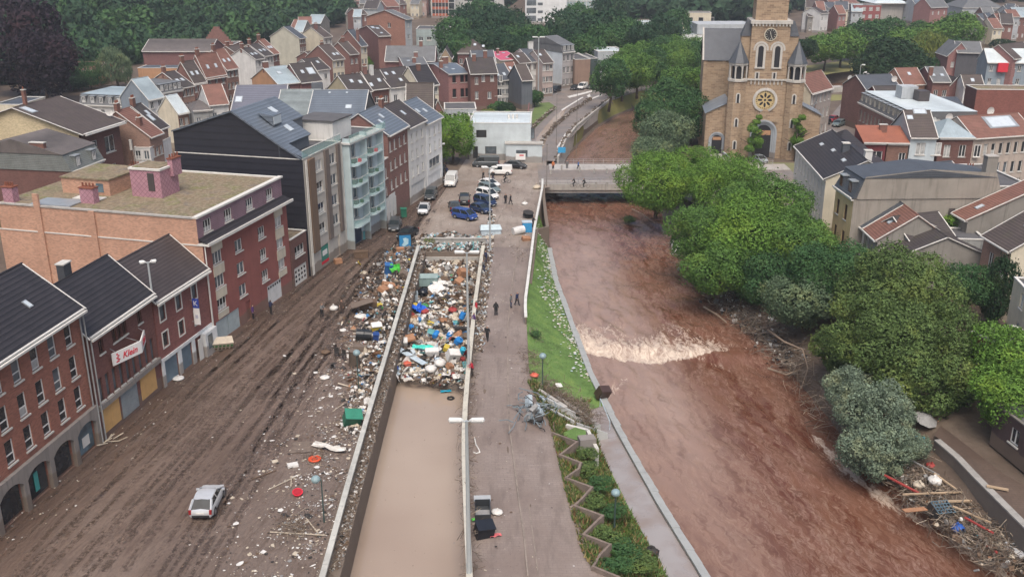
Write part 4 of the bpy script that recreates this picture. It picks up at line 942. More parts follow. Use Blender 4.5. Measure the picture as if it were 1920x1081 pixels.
# lattice mast and low infill house
t = thing('antenna_mast', 'rusty lattice mast standing on the mossy flat roof', 'mast', h4.matrix_world @ Vector((0,0,0))); t.location = (*P(255, 345, 14.2).xy, 14.1)
mb = MB(); hh = hang(t.location.x, t.location.y, 262, 14.2)-14.1
for q in range(3): a_ = q*2.1; mb.tube([(.28*math.cos(a_), .28*math.sin(a_), 0), (.28*math.cos(a_), .28*math.sin(a_), hh)], .045, 5)
for k in range(int(hh/.6)): a_ = k*2.1; mb.tube([(.28*math.cos(a_), .28*math.sin(a_), k*.6), (.28*math.cos(a_+2.1), .28*math.sin(a_+2.1), (k+1)*.6)], .025, 4)
mb.build('lattice', [plain('rust', (.10,.06,.045))], t); mb = MB(); mb.box(-.15, .15, -.15, .15, hh-1.2, hh); mb.build('antenna_head', [M_conc], t)
h5 = house('low brick infill with mossy flat roof between red flats and black-sided block', (-27.25, 115.9), (-26.15, 120.2), 6.3, 9, 'flat', 0, B_dark, M_moss, near=True, world=True, wins=[(2.3, 3.7, 2.6, 1.35, 'w', 'half')], ground=[(.5, 4.0, .05, 2.4)], name='infill_house')
mb = MB(); mb.box(.55, 3.95, .08, .14, .08, 2.35)
for k in range(4):
 for j in range(3): mb.box(.8+.8*k, 1.2+.8*k, .05, .08, .5+.6*j, .8+.6*j, 1)
mb.build('garage_door', [M_trim, G['dark']], h5)
# 5: tall black-sided block
A, Bp = (-26.0, 120.6), (-23.1, 131.8); Lw = math.hypot(A[0]-Bp[0], A[1]-Bp[1]); M_blackc = tiles('black_cladding', (.022,.023,.032), .9, 9, .5, 0, .15, .15)
M_cream5 = plaster('cream_concrete', (.50,.47,.42), stain=.3); wins = []
for z in (12.9, 10.1, 7.3, 4.6):
 wins += [(4.0, z, 2.6, 1.45, 'w', 'curtain' if z > 12 else 'half'), (8.6, z, 1.9, 1.45, 'v', 'grey')]
h6 = house('tall apartment block with an all-black clad gable and blue-grey panelled roof', A, Bp, 15.3, 17.8, 'flat', 0, M_cream5, R_felt, wins=wins, near=True, world=True, left=M_blackc, name='apartment_block', cat='apartment block', ground=[(3.4, 5.8, .3, 2.9), (7.2, 9.4, .05, 3.0)], pipes=[(.2, -.25, M_trim), (.55, -.25, M_trim)])
mb = MB(); r0 = (0,0,15.3)
mb.poly([(0,17.8,15.3),(0,0,15.3),(0,.0,15.6),(0,1.6,16.3),(0,9.2,20.9),(0,17.8,18.0)]); mb.build('black_gable', [M_blackc], h6)
mb = MB(); mb.slab((-.25,2.6,16.9),(Lw-3.4,2.6,16.9),(Lw-3.4,9.2,21.05),(-.25,9.2,21.05), .2); mb.slab((Lw,17.9,18.15),(-.25,17.9,18.15),(-.25,9.2,21.05),(Lw,9.2,21.05), .2); mb.slab((Lw-3.4,5.2,18.55),(Lw,5.2,18.55),(Lw,9.2,21.05),(Lw-3.4,9.2,21.05), .2)
mb.slab((-.25,.0,15.45),(1.7,.0,15.45),(1.7,2.6,16.9),(-.25,2.6,16.9), .2)
ur = mb.build('upper_roof', [R_steel], h6)
mb = MB(); mb.box(.0, Lw-3.4, 3.0, 3.2, 15.3, 17.0); mb.box(Lw-3.4, Lw, 5.4, 5.6, 15.3, 18.5); mb.box(Lw-.2, Lw, 5.6, 17.8, 15.3, 18.2); mb.poly([(Lw,5.4,15.3),(Lw,17.8,15.3),(Lw,17.8,18.1),(Lw,9.2,21),(Lw,5.4,18.6)]); mb.build('penthouse_wall', [M_dgrey], h6)
for x, y in ((4.2, 6.5), (7.4, 7.4), (5.6, 4.4)):
 z = 16.9+(y-2.6)*(21.05-16.9)/6.6+.06; mb = MB(); mb.slab((x-.5,y-.5,z-.31+.04),(x+.5,y-.5,z-.31+.04),(x+.5,y+.5,z+.31+.04),(x-.5,y+.5,z+.31+.04), .1); mb.build('skylight', [M_sky], ur)
mb = MB(); mb.add([(3,7.3,20.3),(5.2,7.3,20.3),(5.2,5.2,20.0),(3,5.2,20.0),(3,5.2,18.7),(5.2,5.2,18.7)], [(0,3,2,1),(3,4,5,2),(0,4,3),(1,2,5)]); mb.box(3.1, 5.1, 5.12, 5.19, 18.9, 19.85, 1); mb.build('dormer', [R_steel, M_sky], ur)
mb = MB(); mb.box(.8, 2.5, -.45, -.003, 2.9, 15.1); mb.build('brown_panel', [plaster('rust_panel', (.17,.115,.08), stain=.7)], h6)
mb = MB(); mb.box(6.0, 7.1, -.3, -.003, 3.2, 15.3); mb.box(9.8, 10.6, -.3, -.003, 3.2, 15.3); mb.build('brown_pier', [plaster('brown_pier', (.16,.13,.115), stain=.4)], h6)
mb = MB(); mb.box(3.5, 5.7, .05, .1, .4, 2.8); mb.box(3.5, 5.7, .03, .05, .4, .8, 1); mb.box(3.9, 5.3, .02, .05, 1.5, 2.2, 2); mb.build('shopfront', [flatmat('teal_shop', (.04,.22,.17)), M_redp, M_signw], h6)
gg = newmat('balcony_glass', .05); gg[2].inputs['Base Color'].default_value = (.35,.62,.56,1); gg[2].inputs['Alpha'].default_value = .28; M_bglass = gg[0]
mb = MB(); mb.box(0, Lw, -.02, .04, 15.4, 16.4); mb.build('glass_balustrade', [M_bglass], h6); mb = MB(); mb.box(0, Lw, -.06, .08, 15.25, 15.42); mb.box(0, Lw, -.04, .06, 16.4, 16.46); mb.build('balustrade_rail', [M_trim], h6)
# 6: curved white balcony building
A, Bp = (-23.0, 132.1), (-19.6, 143.0); Lw = math.hypot(A[0]-Bp[0], A[1]-Bp[1]); M_bw = plaster('balcony_white', (.46,.56,.58), stain=.12)
h7 = house('pale blue-white apartment building with stacked glass-fronted balconies', A, Bp, 15.0, 12, 'flat', 0, M_lblue, R_felt, wins=[(x, z, 2.2, 1.9, 'v', 'grey') for x in (2.8, 8.3) for z in (12.4, 9.5, 6.6, 3.7)], near=True, world=True, name='apartment_block', cat='apartment block', left=M_plw, ground=[(1.0, 4.6, .05, 2.6)])
mb = MB(); mb.box(1.05, 4.55, .05, .1, .08, 2.5); mb.build('garage_door', [flatmat('navy_door', (.03,.05,.09))], h7)
for k, z in enumerate((3.2, 6.1, 9.0, 11.9)):
 for x0, x1, dd in ((.5, 5.2, 1.7), (5.9, 10.8, 1.5)):
  zz = z+(.0 if x0 < 1 else .35)
  mb = MB(); pts = [(x0, 0), (x0, -dd*.8), (x0+.8, -dd), (x1-.8, -dd*.9), (x1, -dd*.6), (x1, 0)]; mb.prism([(p[0], p[1]) for p in pts][::-1], zz-.18, zz); mb.build('balcony_slab', [M_bw], h7)
  mb = MB(); q = pts[:-1]
  for a_, b2 in zip(q, q[1:]): mb.add([(a_[0],a_[1],zz+.02),(b2[0],b2[1],zz+.02),(b2[0],b2[1],zz+1.0),(a_[0],a_[1],zz+1.0)], [(0,1,2,3)])
  mb.build('balcony_glass', [M_bglass], h7); mb = MB(); mb.tube([(p[0], p[1], zz+1.03) for p in q], .03, 5); mb.build('handrail', [M_trim], h7)
  if random.random() < .8: mb = MB(); mb.box(x0+1.2, x0+2.0, -.9, -.4, zz, zz+.6); mb.box(x0+2.4, x0+2.8, -1.2, -.8, zz, zz+.45, 1); mb.build('balcony_furniture', [W_dark, M_redp if k == 3 else flatmat('plant_green', (.06,.12,.03))], h7)
for x in (.25, 5.5, 11.0): mb = MB(); mb.box(x-.12, x+.12, -1.0, -.003, .0, 15.6); mb.build('fin_wall', [M_bw], h7)
mb = MB(); mb.box(-.1, Lw, -1.2, .0, 14.85, 15.1); mb.box(-.1, Lw, -1.25, -1.15, 15.1, 16.1, 1); mb.build('roof_terrace', [M_plw, M_bglass], h7)
mb = MB(); mb.box(.5, 6.0, 1.5, 7, 15.0, 17.7); mb.box(.3, 6.2, 1.3, 7.2, 17.7, 17.9, 1); mb.build('penthouse', [M_plw, R_felt], h7)
# 7-10
house('narrow three-storey brick house with tall white windows beside the white balconies', (-19.5, 143.2), (-18.75, 147.0), 9.8, 7, 'flat', 0, B_red, R_felt, near=True, world=True, wins=[(x, z, .75, 1.6, 't') for z in (6.9, 4.0) for x in (.8, 1.8, 2.8)]+[(1.8, .6, 2.4, 2.0, 'w', 'grey')], trim=M_trim)
house('four-storey brown brick house with a white-edged gable and white ground floor', (-18.7, 147.2), (-16.6, 155.6), 13.2, 9, 'gable', 2.9, B_red, R_steel, near=True, world=True, left=B_red, wins=[(x, z, .85, 1.55, 't') for z in (10.5, 7.6, 4.6) for x in (1.0, 2.9, 5.1, 7.2)], sky=[(.3, .22), (.55, .3)], chim=[(.95, .45, dict(pots=3))])
mb = MB(); mb.box(0, 8.6, -.12, -.003, 0, 4.0)
for k in range(5): mb.box(.4+1.65*k, 1.6+1.65*k, -.15, -.12, .3, 3.3, 1)
mb.build('white_ground_floor', [M_plw, M_trim], bpy.data.objects['house.001'] if 'house.001' in bpy.data.objects else None)
house('white four-storey house with dark shopfront, second from the square end', (-16.5, 155.8), (-14.4, 163.0), 12.7, 9, 'gable', 2.9, M_plw, R_dark, near=True, world=True, wins=[(x, z, .8, 1.5, 'v') for z in (10.0, 7.2, 4.4) for x in (1.4, 3.6, 5.9)], ground=[(.6, 6.8, .1, 3.1)], sky=[(.5, .25)])
house('bright white corner house with steel roof at the square end of the row', (-14.3, 163.2), (-12.2, 170.3), 12.0, 9, 'gable', 2.9, plaster('bright_white', (.72,.73,.72), stain=.1), R_steel, near=True, world=True, right=M_plw, wins=[(x, z, .75, 1.5, 'v') for z in (9.4, 6.8) for x in (1.6, 4.0, 6.2)]+[(3.7, 4.0, 5.2, 1.6, 'w', 'grey')], ground=[(.6, 6.8, .1, 3.0)], sky=[(.3, .25), (.6, .2)])
# ================================================================ THE REST OF THE TOWN
def HS(label, A, bx, ang, h, base=False, RA=None, RB=None, AP=None, z0=0, **k):
 a = P(A[0], A[1], z0 if base else h); an = math.radians(ang); ux, uy = math.cos(an), math.sin(an)
 def px(t):
  x, y, z = a.x+ux*t, a.y+uy*t, (z0 if base else h)-CH
  return 960+F*x/(y*math.cos(TH)-z*math.sin(TH))
 lo, hi = .5, 80
 for _ in range(40):
  m_ = (lo+hi)/2
  if px(m_) < bx: lo = m_
  else: hi = m_
 Lw = lo; b_ = (a.x+ux*Lw, a.y+uy*Lw)
 if RA:   # ridge end at the near-left gable: gives depth and rise
  u, dy, dz = ray(*RA); t = (a.x*ux+a.y*uy)/(u*ux+dy*uy); kk = (u*t-a.x)*(-uy)+(dy*t-a.y)*ux; rz = CH+dz*t-h
  kk = max(2.2, min(11, kk)); k.setdefault('ridge', kk); k.setdefault('d', 2*kk); k['rise'] = max(1.0, min(5.0, rz))
 if AP: k['rise'] = max(.8, hang((a.x+b_[0])/2, (a.y+b_[1])/2, AP[1])-h)
 k.setdefault('d', 9)
 return house(label, (a.x, a.y), b_, h, world=True, z0=z0, **k)
M_or = plaster('orange_render', (.44,.25,.14), stain=.3); M_palegr = plaster('pale_grey_green', (.36,.43,.43)); M_brpan = plaster('brown_panels', (.25,.17,.13)); M_maroon = plaster('maroon_render', (.16,.035,.04)); M_stain = plaster('stained_wall', (.34,.35,.34), stain=.95)
M_conc2 = plaster('weathered_render', (.25,.235,.21), stain=.7)
def Hb(x, yb, ye): p = P(x, yb, 0); return hang(p.x, p.y, ye)
HS('dark red brick house with grey-green mansard and clustered chimney pots behind the mossy roof', (133,322), 192, 80, 10, roof='mansard', d=17, rise=2.0, mans=2.4, wall=B_dark, left=B_dark, rm=tiles('greygreen_slate', (.17,.185,.175), .25, .3, .6, 0, .3), flat=R_corr, wins=[(1.8,6.6,1.0,2.2,'t'),(5.2,6.6,1.0,2.2,'t'),(1.8,3.2,1,2),(5.2,3.2,1,2)], dorm=2, near=True, chim=[(.04,.28,dict(w=.6,d=2.2,h=1.4,pots=0)),(.04,.5,dict(w=.7,d=1.6,h=.4,pots=3))])
HS('big house with wide brown tiled roof, broad white verge and yellow brick gable', (147,249), 222, 78, 13, d=21, rise=3.4, wall=B_dark, left=B_yel, rm=R_brown, near=True, over=1.2, wins=[(3,8.5,2.6,2.6,'v','dark'),(7.5,8.5,2.6,2.6,'v','dark'),(3,4.5,2,2),(7.5,4.5,2,2)], chim=[(.25,.5,dict(w=.5,d=.5,h=2.2,pots=1))], sky=[(.1,.42,1.4,2.4)], dish=[(.95,.05,.3,.6)])
HS('ornate cream villa with stone balustrade at the left edge behind tiled roofs', (-12,196), 37, -4, 9, roof='flat', wall=M_cr, cols=2, floors=2, d=10, name='villa')
HS('white house with two upper windows behind the brick house with grey-green mansard', (249,277), 281, -3, 8.2, roof='flat', wall=M_plw, cols=2, floors=3, d=9)
HS('narrow house with a long rusty red roof left of the black-sided block', (280,256), 303, 80, 10, RA=(218,210), wall=B_old, rm=R_red, cols=3, chim=[(.1,.5),(.3,.2)], sky=[(.5,.25)])
HS('narrow house with dark slate roof and long skylights next to the rusty red roof', (297,241), 314, 80, 10.4, RA=(246,200), wall=B_old, rm=R_dark, cols=2, sky=[(.4,.2,1,1.6),(.6,.3)], chim=[(.2,.5,dict(pots=4))])
HS('long low pale building with slate mansard and zinc top below the copper beech', (150,196), 266, -14, 6.5, roof='mansard', mans=2.2, d=13, rise=.1, wall=M_plw, rm=R_grey, flat=R_zinc, cols=7, floors=2)
HS('white house with slate-clad gable and pale metal roof', (277,186), 306, 65, 9, RA=(247,150), wall=M_plw, left=plaster('slate_blue_cladding', (.21,.25,.29)), rm=R_zinc, cols=2, floors=3, near=True)
HS('cream gabled cottage with bright pale sheet roof in front of the slate-clad gable', (333,212), 353, 60, 7.5, RA=(311,181), wall=B_old, left=M_cr, rm=R_pale, cols=2, floors=2)
HS('squat grey stone outbuilding with patchy thatch-coloured roof beside the pale sheet roof', (362,208), 398, 25, 8, d=8, rise=1.5, roof='hip', wall=M_stain, rm=R_corr, cols=2, floors=2)
HS('small house with rust red roof just behind the black gable peak', (392,196), 428, 30, 9, d=9, rise=3.2, wall=M_plw, rm=R_red, cols=2)
HS('brick terrace house with glass-fronted slate mansard, first of the row below the woods', (300,176), 341, 62, 8.6, roof='mansard', mans=2.0, d=9, rise=.1, wall=B_red, rm=R_grey, cols=5, floors=2)
for lab, A, bx, RA, wl, rf in (('brick terrace house with plain dark slate roof, second of the row below the woods', (341,164), 363, (305,137), B_old, R_dark), ('brick terrace house with mottled brown roof and blue box dormer', (363,156), 386, (339,117), B_red, R_brown),
 ('terrace house under the left half of the bright red roof', (386,145), 424, (366,102), B_red, R_red), ('terrace house under the right half of the bright red roof', (424,130), 446, (398,95), B_brown, R_red),
 ('tall ornate brick house with brown roof and white cornice in the row below the woods', (452,107), 478, (424,88), B_brown, R_brown), ('white terrace house with dark roof beside the tall ornate brick house', (478,111), 495, (452,92), M_plw, R_dark),
 ('white terrace house with dark roof and red strip toward the end of the row', (495,105), 512, (466,84), M_plw, R_dark), ('brick end house with red roof closing the row below the woods', (512,101), 523, (484,75), B_red, R_red)):
 HS(lab, A, bx, 62, 9, RA=RA, wall=wl, rm=rf, cols=3, floors=3, wh=1.6, chim=[(.1,.5)], sky=[(.3,.2),(.7,.2)], group='terrace row below the wooded hill')
HS('house with orange rendered gable and pale blue-grey roof', (521,158), 563, 42, 9, RA=(494,128), wall=B_purp, left=M_or, rm=R_zinc, cols=3, sky=[(.45,.3,1.1,1.2)], chim=[(.1,.5,dict(w=1.3,pots=0))])
HS('house with dark brown roof and one long white skylight beside the pale blue-grey roof', (564,154), 603, 42, 9, RA=(543,121), wall=B_purp, rm=R_dark, cols=2, sky=[(.35,.25),(.75,.25,1.8,2.2)])
HS('house with sand-coloured gable and dark roof behind the steel roofs', (656,174), 697, 40, 9, RA=(634,143), wall=M_plw, left=plaster('sand_render', (.42,.37,.25)), rm=R_dark, cols=3, sky=[(.4,.3),(.75,.25)])
mb = MB(); o = P(612,150,9.2); mb.box(0, 2.4, 0, 1.0, 0, 9.6); tb = thing('party_wall', 'tall charcoal-clad party wall slab behind the steel roofs', 'wall', (o.x-2, o.y-8, 0)); mb.build('wall_body', [M_dgrey], tb)
HS('brick house with nearly black roof and a red and a white chimney', (697,167), 731, 40, 9, RA=(677,135), wall=B_dark, rm=R_dark, cols=2, sky=[(.1,.1),(.65,.2)], chim=[(.15,.45,dict(w=.8,d=.8,h=1.4,mat=B_red)),(.45,.4,dict(w=.8,d=.8,h=1.8,pots=0,mat=M_plw))])
HS('wide white house with mossy black roof and boxy white dormer', (732,164), 787, 40, 9, RA=(705,131), wall=M_plw, rm=R_dark, cols=3, sky=[(.2,.35),(.45,.35),(.5,.15)])
HS('cream house with dark roof at the right end of the mossy-roofed row', (787,161), 822, 40, 9.2, RA=(766,126), wall=M_cr, rm=R_black, cols=4, floors=3, chim=[(.4,.4,dict(pots=0))])
HS('low wide house with plain brown roof behind the steel-roofed corner', (762,206), 812, 0, 8, RA=(742,176), wall=B_brown, left=B_or, rm=R_brown, cols=3)
HS('small red brick gabled annex left of the round street tree', (812,208), 830, 20, 6, roof='cross', rise=2.2, d=7, wall=B_red, rm=R_dark, cols=1)
HS('flat-roofed glass and grey annex below the pink brick house', (833,205), 893, 4, 4.2, roof='flat', d=9, wall=M_grey, rm=R_felt, cols=4, floors=1, wh=2.0, ww=1.6, z0=0)
HS('small low brick shed with flat roof beside the garden bushes', (880,219), 922, 6, 3.2, roof='flat', d=5, wall=B_purp, rm=R_felt, cols=3, floors=1)
# steel and zinc roofs behind the black-sided block
HS('house with purple-grey panelled roof behind the black-sided block', (432,216), 530, 4, 9.5, d=17, rise=4.2, wall=M_grey, rm=tiles('purple_panels', (.15,.155,.19), .6, 9, .4, 0, .35, .12), cols=5, sky=[(.1,.25,1.4,2)])
HS('house with plain zinc roof between two steel-panelled roofs', (516,222), 590, 2, 9.8, d=16, rise=3.9, wall=M_grey, rm=tiles('grey_zinc_roof', (.19,.22,.22), 3, 9, .4, 0, .2), cols=4)
HS('house with wide steel-blue panelled roof and dark grey gable above the white balconies', (575,228), 680, 0, 10, d=17, rise=4.2, wall=M_grey, right=R_slate, rm=R_steel, cols=5, sky=[(.7,.22,1.2,1.2),(.3,.45,.4,.4),(.62,.45,.4,.4)])
# pink brick block and the houses round the square
W_mar = plain('maroon_shutter', (.10,.02,.02), .6)
HS('blocky pink brick house with maroon shuttered openings and dark steel roof', (842,206), 882, 22, Hb(842,206,139), base=True, RA=(797,117), wall=B_pink, left=B_pink, rm=R_steel, frame=W_mar, g='dark', wins=[(x, z, 1.0, 2.1, 'x') for x in (1.5,3.6,4.9) for z in (6.6,3.0)], chim=[(.05,.3,dict(h=1.6,pots=0)),(.5,.5,dict(pots=0,h=1.6,w=1.6))], sky=[(.3,.3),(.5,.2),(.2,.42)])
HS('dark brown brick house with white windows and bracketed bay in the middle of the row', (883,209), 933, 12, Hb(883,209,138), base=True, d=11, rise=3, wall=B_dark, rm=R_dark, wins=[(1.5,6.6,.8,1.7,'v'),(3.2,7.2,.8,1.5,'v'),(5.4,7.2,.9,1.5,'v'),(7.6,7,.8,1.6,'v'),(1.5,3,.8,1.9,'v'),(4.7,3,.9,1.7,'v'),(7,3.6,1.8,1.8,'w')], chim=[(.25,.4,dict(pots=0,h=1.5)),(.7,.5,dict(pots=0,h=1.5))])
HS('white house with grey windows and dark slate roof in the square row', (933,199), 962, 30, Hb(933,199,150), base=True, d=9, rise=3.2, wall=M_plw, rm=R_slate, cols=4, floors=3, wh=1.7, g='grey', sky=[(.2,.15),(.6,.15)])
HS('white house with brown windows and dull red roof beside the blue-grey end wall', (962,196), 978, 30, Hb(962,196,147), base=True, d=9, rise=3.4, wall=M_plw, rm=R_red, cols=2, floors=3, wh=1.7, frame=W_brown, sky=[(.3,.3)])
HS('end house with blank blue-grey wall and graffiti beside the small lawn', (978,206), 998, 25, Hb(978,206,150), base=True, d=8, rise=3.2, wall=M_dgrey, rm=R_brown, wins=[], near=False)
HS('house with bright pink roof and cream front', (937,113), 974, 22, 9.5, RA=(914,99), wall=M_cr, rm=R_pink, cols=2, sky=[(.3,.3),(.5,.1),(.7,.4)], chim=[(.4,.4,dict(pots=0,w=.6))])
HS('hip-roofed brick house with brown slates at the foot of the wooded slope', (858,100), 911, 0, 8.5, roof='hip', d=12, rise=3.4, wall=B_purp, rm=R_brown, cols=4, sky=[(.2,.35),(.6,.3),(.9,.25)])
HS('grey slate-roofed house between the brown and pink roofs', (888,122), 930, 10, 9.5, d=10, rise=3, wall=M_grey, rm=R_slate, cols=3)
HS('brown brick house with brown roof right of the bright pink roof', (973,118), 995, 30, 9, RA=(959,101), wall=B_brown, rm=R_brown, cols=3, floors=3, sky=[(.3,.3)])
HS('white four-bay house with dormered slate mansard behind the tall cross-shaped lamp', (995,116), 1017, 28, 9, RA=(975,93), wall=M_plw, rm=R_slate, cols=4, floors=3, chim=[(.9,.5,dict(pots=0,w=1.4,h=1.6,mat=M_plw))])
HS('pale pink brick house with brown roof against the tall white gable', (1017,118), 1037, 28, 9, RA=(1000,95), wall=plaster('pale_pink', (.44,.36,.33)), rm=R_brown, cols=3, floors=3, sky=[(.3,.3)])
HS('tall house with huge white blank gable wall and grey mansard front', (1054.6,99), 1077, 40, 10, roof='mansard', mans=2.0, d=15, rise=2.0, wall=B_pink if 0 else plaster('grey_pink', (.40,.38,.38)), left=plaster('white_gable', (.55,.60,.63), stain=.1), rm=R_grey, cols=3, floors=3, wh=1.8, g='dark')
HS('flat-roofed hall with brown panelled front over a whitewashed wall', (1078,112), 1107, 12, 8, roof='flat', d=14, wall=M_brpan, rm=R_felt, wins=[], name='hall', cat='hall')
HS('small hall with dark green panelled front beside the brown-panelled hall', (1107,110), 1121, 12, 8, roof='flat', d=14, wall=plaster('dark_green', (.05,.07,.07)), rm=R_felt, wins=[], name='hall', cat='hall')
HS('grey concrete hall half hidden behind the plane trees', (1121,97), 1172, 8, 9, roof='flat', d=12, wall=M_grey, rm=R_pale, wins=[], name='hall', cat='hall')
t = thing('wall', 'whitewashed boundary wall along the parked cars below the brown-panelled hall', 'wall', (*P(1074,160,0).xy, 0), math.radians(14)); mb = MB(); mb.box(0, 14, -.2, .1, 0, 3.2); mb.build('wall_body', [M_plw], t)
# modern pale office on the square
t = HS('low modern pale grey office of two offset boxes behind the parked van', (880,300), 995, -2, 7.2, base=True, roof='flat', d=13, wall=plaster('office_panels', (.52,.58,.60), stain=.08), rm=R_pale, flat=plain('office_roof', (.42,.42,.41)), wins=[(2.4,4.4,2.0,1.5,'x','dark'),(10.4,4.2,4.6,2.2,'w','grey'),(4.2,1.2,2.2,1.5,'x','grey'),(9.6,1.1,2.4,1.5,'x','grey'),(1.2,.3,1.0,2.4,'x','dark')], near=True, frame=W_dark, name='office', cat='office', sill=False)
mb = MB(); mb.box(7.2, 14.2, -2.2, -.003, 0, 3.6); mb.box(7.0, 14.4, -2.4, .1, 3.602, 3.8, 1); mb.box(9.2, 11.4, -2.23, -2.2, 1.2, 2.5, 2); mb.build('front_box', [plaster('office_panels', (.52,.58,.60)), M_conc, G['grey']], t)
mb = MB(); [mb.tube([(7.5+k*.8, 6, 7.0), (7.5+k*.8, 6, 7.9)], .25, 8) for k in range(3)]; mb.build('roof_vent', [M_trim], t)
# taller background
HS('tall beige blank gabled house standing in front of the woods', (561,72), 573, 65, 10, RA=(532,51), wall=B_brown, left=plaster('beige_gable', (.47,.46,.38), stain=.15), rm=R_slate, cols=3, floors=4, g='dark')
HS('white gabled house with brown roof and red chimney near the woods', (606,70), 622, 55, 9.5, RA=(583,52), wall=M_plw, left=M_cr, rm=R_brown, cols=4, floors=3, chim=[(.3,.4,dict(mat=B_red,h=1.6,w=1.2))])
HS('brick-gabled house with white verge and brown roof below the beige gable', (623,112), 645, 50, 9, RA=(597,86), wall=M_cr, left=B_red, rm=R_brown, cols=3, floors=3, sky=[(.5,.15),(.8,.15)], chim=[(.5,.6)])
HS('low house with dark patched roof in front of the brick gable', (588,132), 618, 48, 7.5, RA=(566,112), wall=M_plw, rm=R_dark, cols=2, sky=[(.7,.3)])
HS('house with ochre stub wall and brown roof left of the brick gable', (590,112), 600, 50, 8, RA=(572,98), wall=M_cr, left=B_red, rm=R_brown, wins=[])
HS('rambling dark red brick house with tall chimney stack', (676,86), 688, 55, 9.5, RA=(652,57), wall=M_cr, left=B_red, rm=R_slate, cols=2, floors=3, chim=[(.2,.15,dict(w=.7,d=.7,h=3.2,pots=1,mat=B_red))])
HS('house with brown roof and white bargeboard in front of the rambling brick house', (655,102), 672, 50, 8, RA=(634,80), wall=B_red, rm=R_brown, cols=2, chim=[(.5,.5)])
HS('broad brick warehouse house with white-edged gable, brown roof and maroon end', (709,68), 732, 25, 12, RA=(669,44), wall=B_red, left=B_purp, rm=R_brown, wins=[(1.5,1,.7,.9,'v')], sky=[(.3,.4,1,2),(.6,.35,1,1.6),(.5,.12)])
HS('biggest brick building, blank sandy-red gable with two small windows and grey roof', (759,36), 772, 55, 15, RA=(722,20), wall=M_grey, left=brick('sandy_brick', (.29,.15,.11)), rm=R_grey, cols=1, floors=4, side_wins=[('L', 10, 12, 1.3, 1.5, 'v'), ('L', 10, 8, 1.3, 1.5, 'v')], over=.6)
HS('plain grey-blue flat-roofed block with paired white windows beside the big brick gable', (780,55), 843, 0, 11, roof='flat', d=12, wall=M_palegr, rm=R_felt, wins=[(x, z, 1.6, 1.3, 'v') for x in (1.6,4.3,8.2,12.6) for z in (7.2,2.6)])
HS('house with patched grey roof and pink brick gable below the grey-blue block', (758,126), 803, 12, 9.5, RA=(741,105), wall=B_pink, left=B_pink, rm=R_grey, cols=3, sky=[(.3,.3)], chim=[(.7,.5,dict(mat=B_red,w=1,pots=0)),(.5,.2,dict(mat=B_red,pots=0))])
HS('long grey-roofed house directly below the grey-blue block', (722,114), 815, 0, 9.5, d=10, rise=3.2, wall=B_purp, rm=R_grey, cols=5, chim=[(.7,.5,dict(pots=0))])
HS('small ochre gabled dormer house right of the grey-blue block', (826,108), 845, 0, 8.5, roof='cross', rise=2.4, d=8, wall=plaster('ochre', (.40,.30,.20)), rm=R_dark, cols=1, floors=2)
# factory and sheds under the woods
HS('long low brick factory with brown roof against the woods', (267,96), 395, 0, 9, d=14, rise=2.6, wall=B_purp, rm=R_corr, wins=[], name='factory', cat='factory')
HS('low shed with blue-grey flat roof and orange wall in front of the brick factory', (258,128), 335, 0, 5, roof='flat', d=16, wall=M_or, rm=tiles('blue_felt', (.10,.13,.16), 4, 4), wins=[], name='shed', cat='shed', parapet=0)
HS('low barn with rust-brown roof between the copper beech and the willow', (110,132), 184, 0, 4.5, d=12, rise=1.6, wall=M_or, rm=tiles('rust_roof', (.20,.10,.075), 9, .5), wins=[], name='barn', cat='barn')
t = HS('stepped brick gable rising behind the long factory roof', (380,84), 437, 0, 9, roof='flat', d=10, wall=B_red, rm=R_felt, wins=[], name='brick_hall', cat='hall')
mb = MB(); Ls = t['L']
for k in range(7): mb.box(Ls*.5*k/7.6, Ls*(1-.5*k/7.6), 0, .5, 9.1+k*.75, 9.1+(k+1)*.75-.003)
mb.build('stepped_gable', [B_red], t)
# towers and public buildings at the back
def tower(label, A, bx, h, wall, d, panels=None, name='tower_block', z0=0, rows=6, colsn=5, frame=None, g=None, ang=0):
 return HS(label, A, bx, ang, h, base=True, roof='flat', wall=wall, rm=R_felt, d=d, wins=[], name=name, cat='tower block' if name == 'tower_block' else 'building', z0=z0)
t = tower('tower block with orange-red panels between pale ribs, rising out of the frame', (809,34), 853, 24, M_plw, 14); Lq = t['L']
for k in range(7):
 mb = MB()
 for j in range(5): mb.box(.5+j*Lq*.14, .5+j*Lq*.14+Lq*.115, -.12, -.003, 1+k*3.3, 2.2+k*3.3)
 mb.build('orange_panels', [flatmat('panel_orange', (.42,.10,.045))], t); mb = MB(); mb.box(.4, Lq*.72, -.06, -.003, 2.25+k*3.3, 4.2+k*3.3); mb.box(Lq*.75, Lq*.98, -.08, -.003, 1.2+k*3.3, 4.2+k*3.3); mb.build('window_band', [G['dark']], t)
mb = MB(); [mb.box(.35+j*Lq*.14, .55+j*Lq*.14, -.35, -.122, 0, 24) for j in range(6)]; mb.build('ribs', [M_plw], t)
t = tower('pale wing of the orange-panelled tower block partly hidden by dark trees', (853,32), 945, 24, plaster('pale_tower', (.48,.48,.46)), 12); Lq = t['L']
for k in range(7): mb = MB(); mb.box(Lq*.2, Lq*.8, -.08, -.003, 1.4+k*3.3, 2.9+k*3.3); mb.build('window_band', [G['dark']], t)
t = tower('white institutional block with grey window bays and a glazed stair', (985,46), 1062, 22, plaster('white_block', (.66,.68,.68), stain=.1), 14, name='institution'); Lq = t['L']
for k in range(6):
 mb = MB(); mb.box(Lq*.03, Lq*.26, -.1, -.003, 1.5+k*3.6, 4.0+k*3.6); mb.box(Lq*.3, Lq*.42, -.1, -.003, 1.6+k*3.6, 2.8+k*3.6); mb.build('window_band', [G['grey']], t)
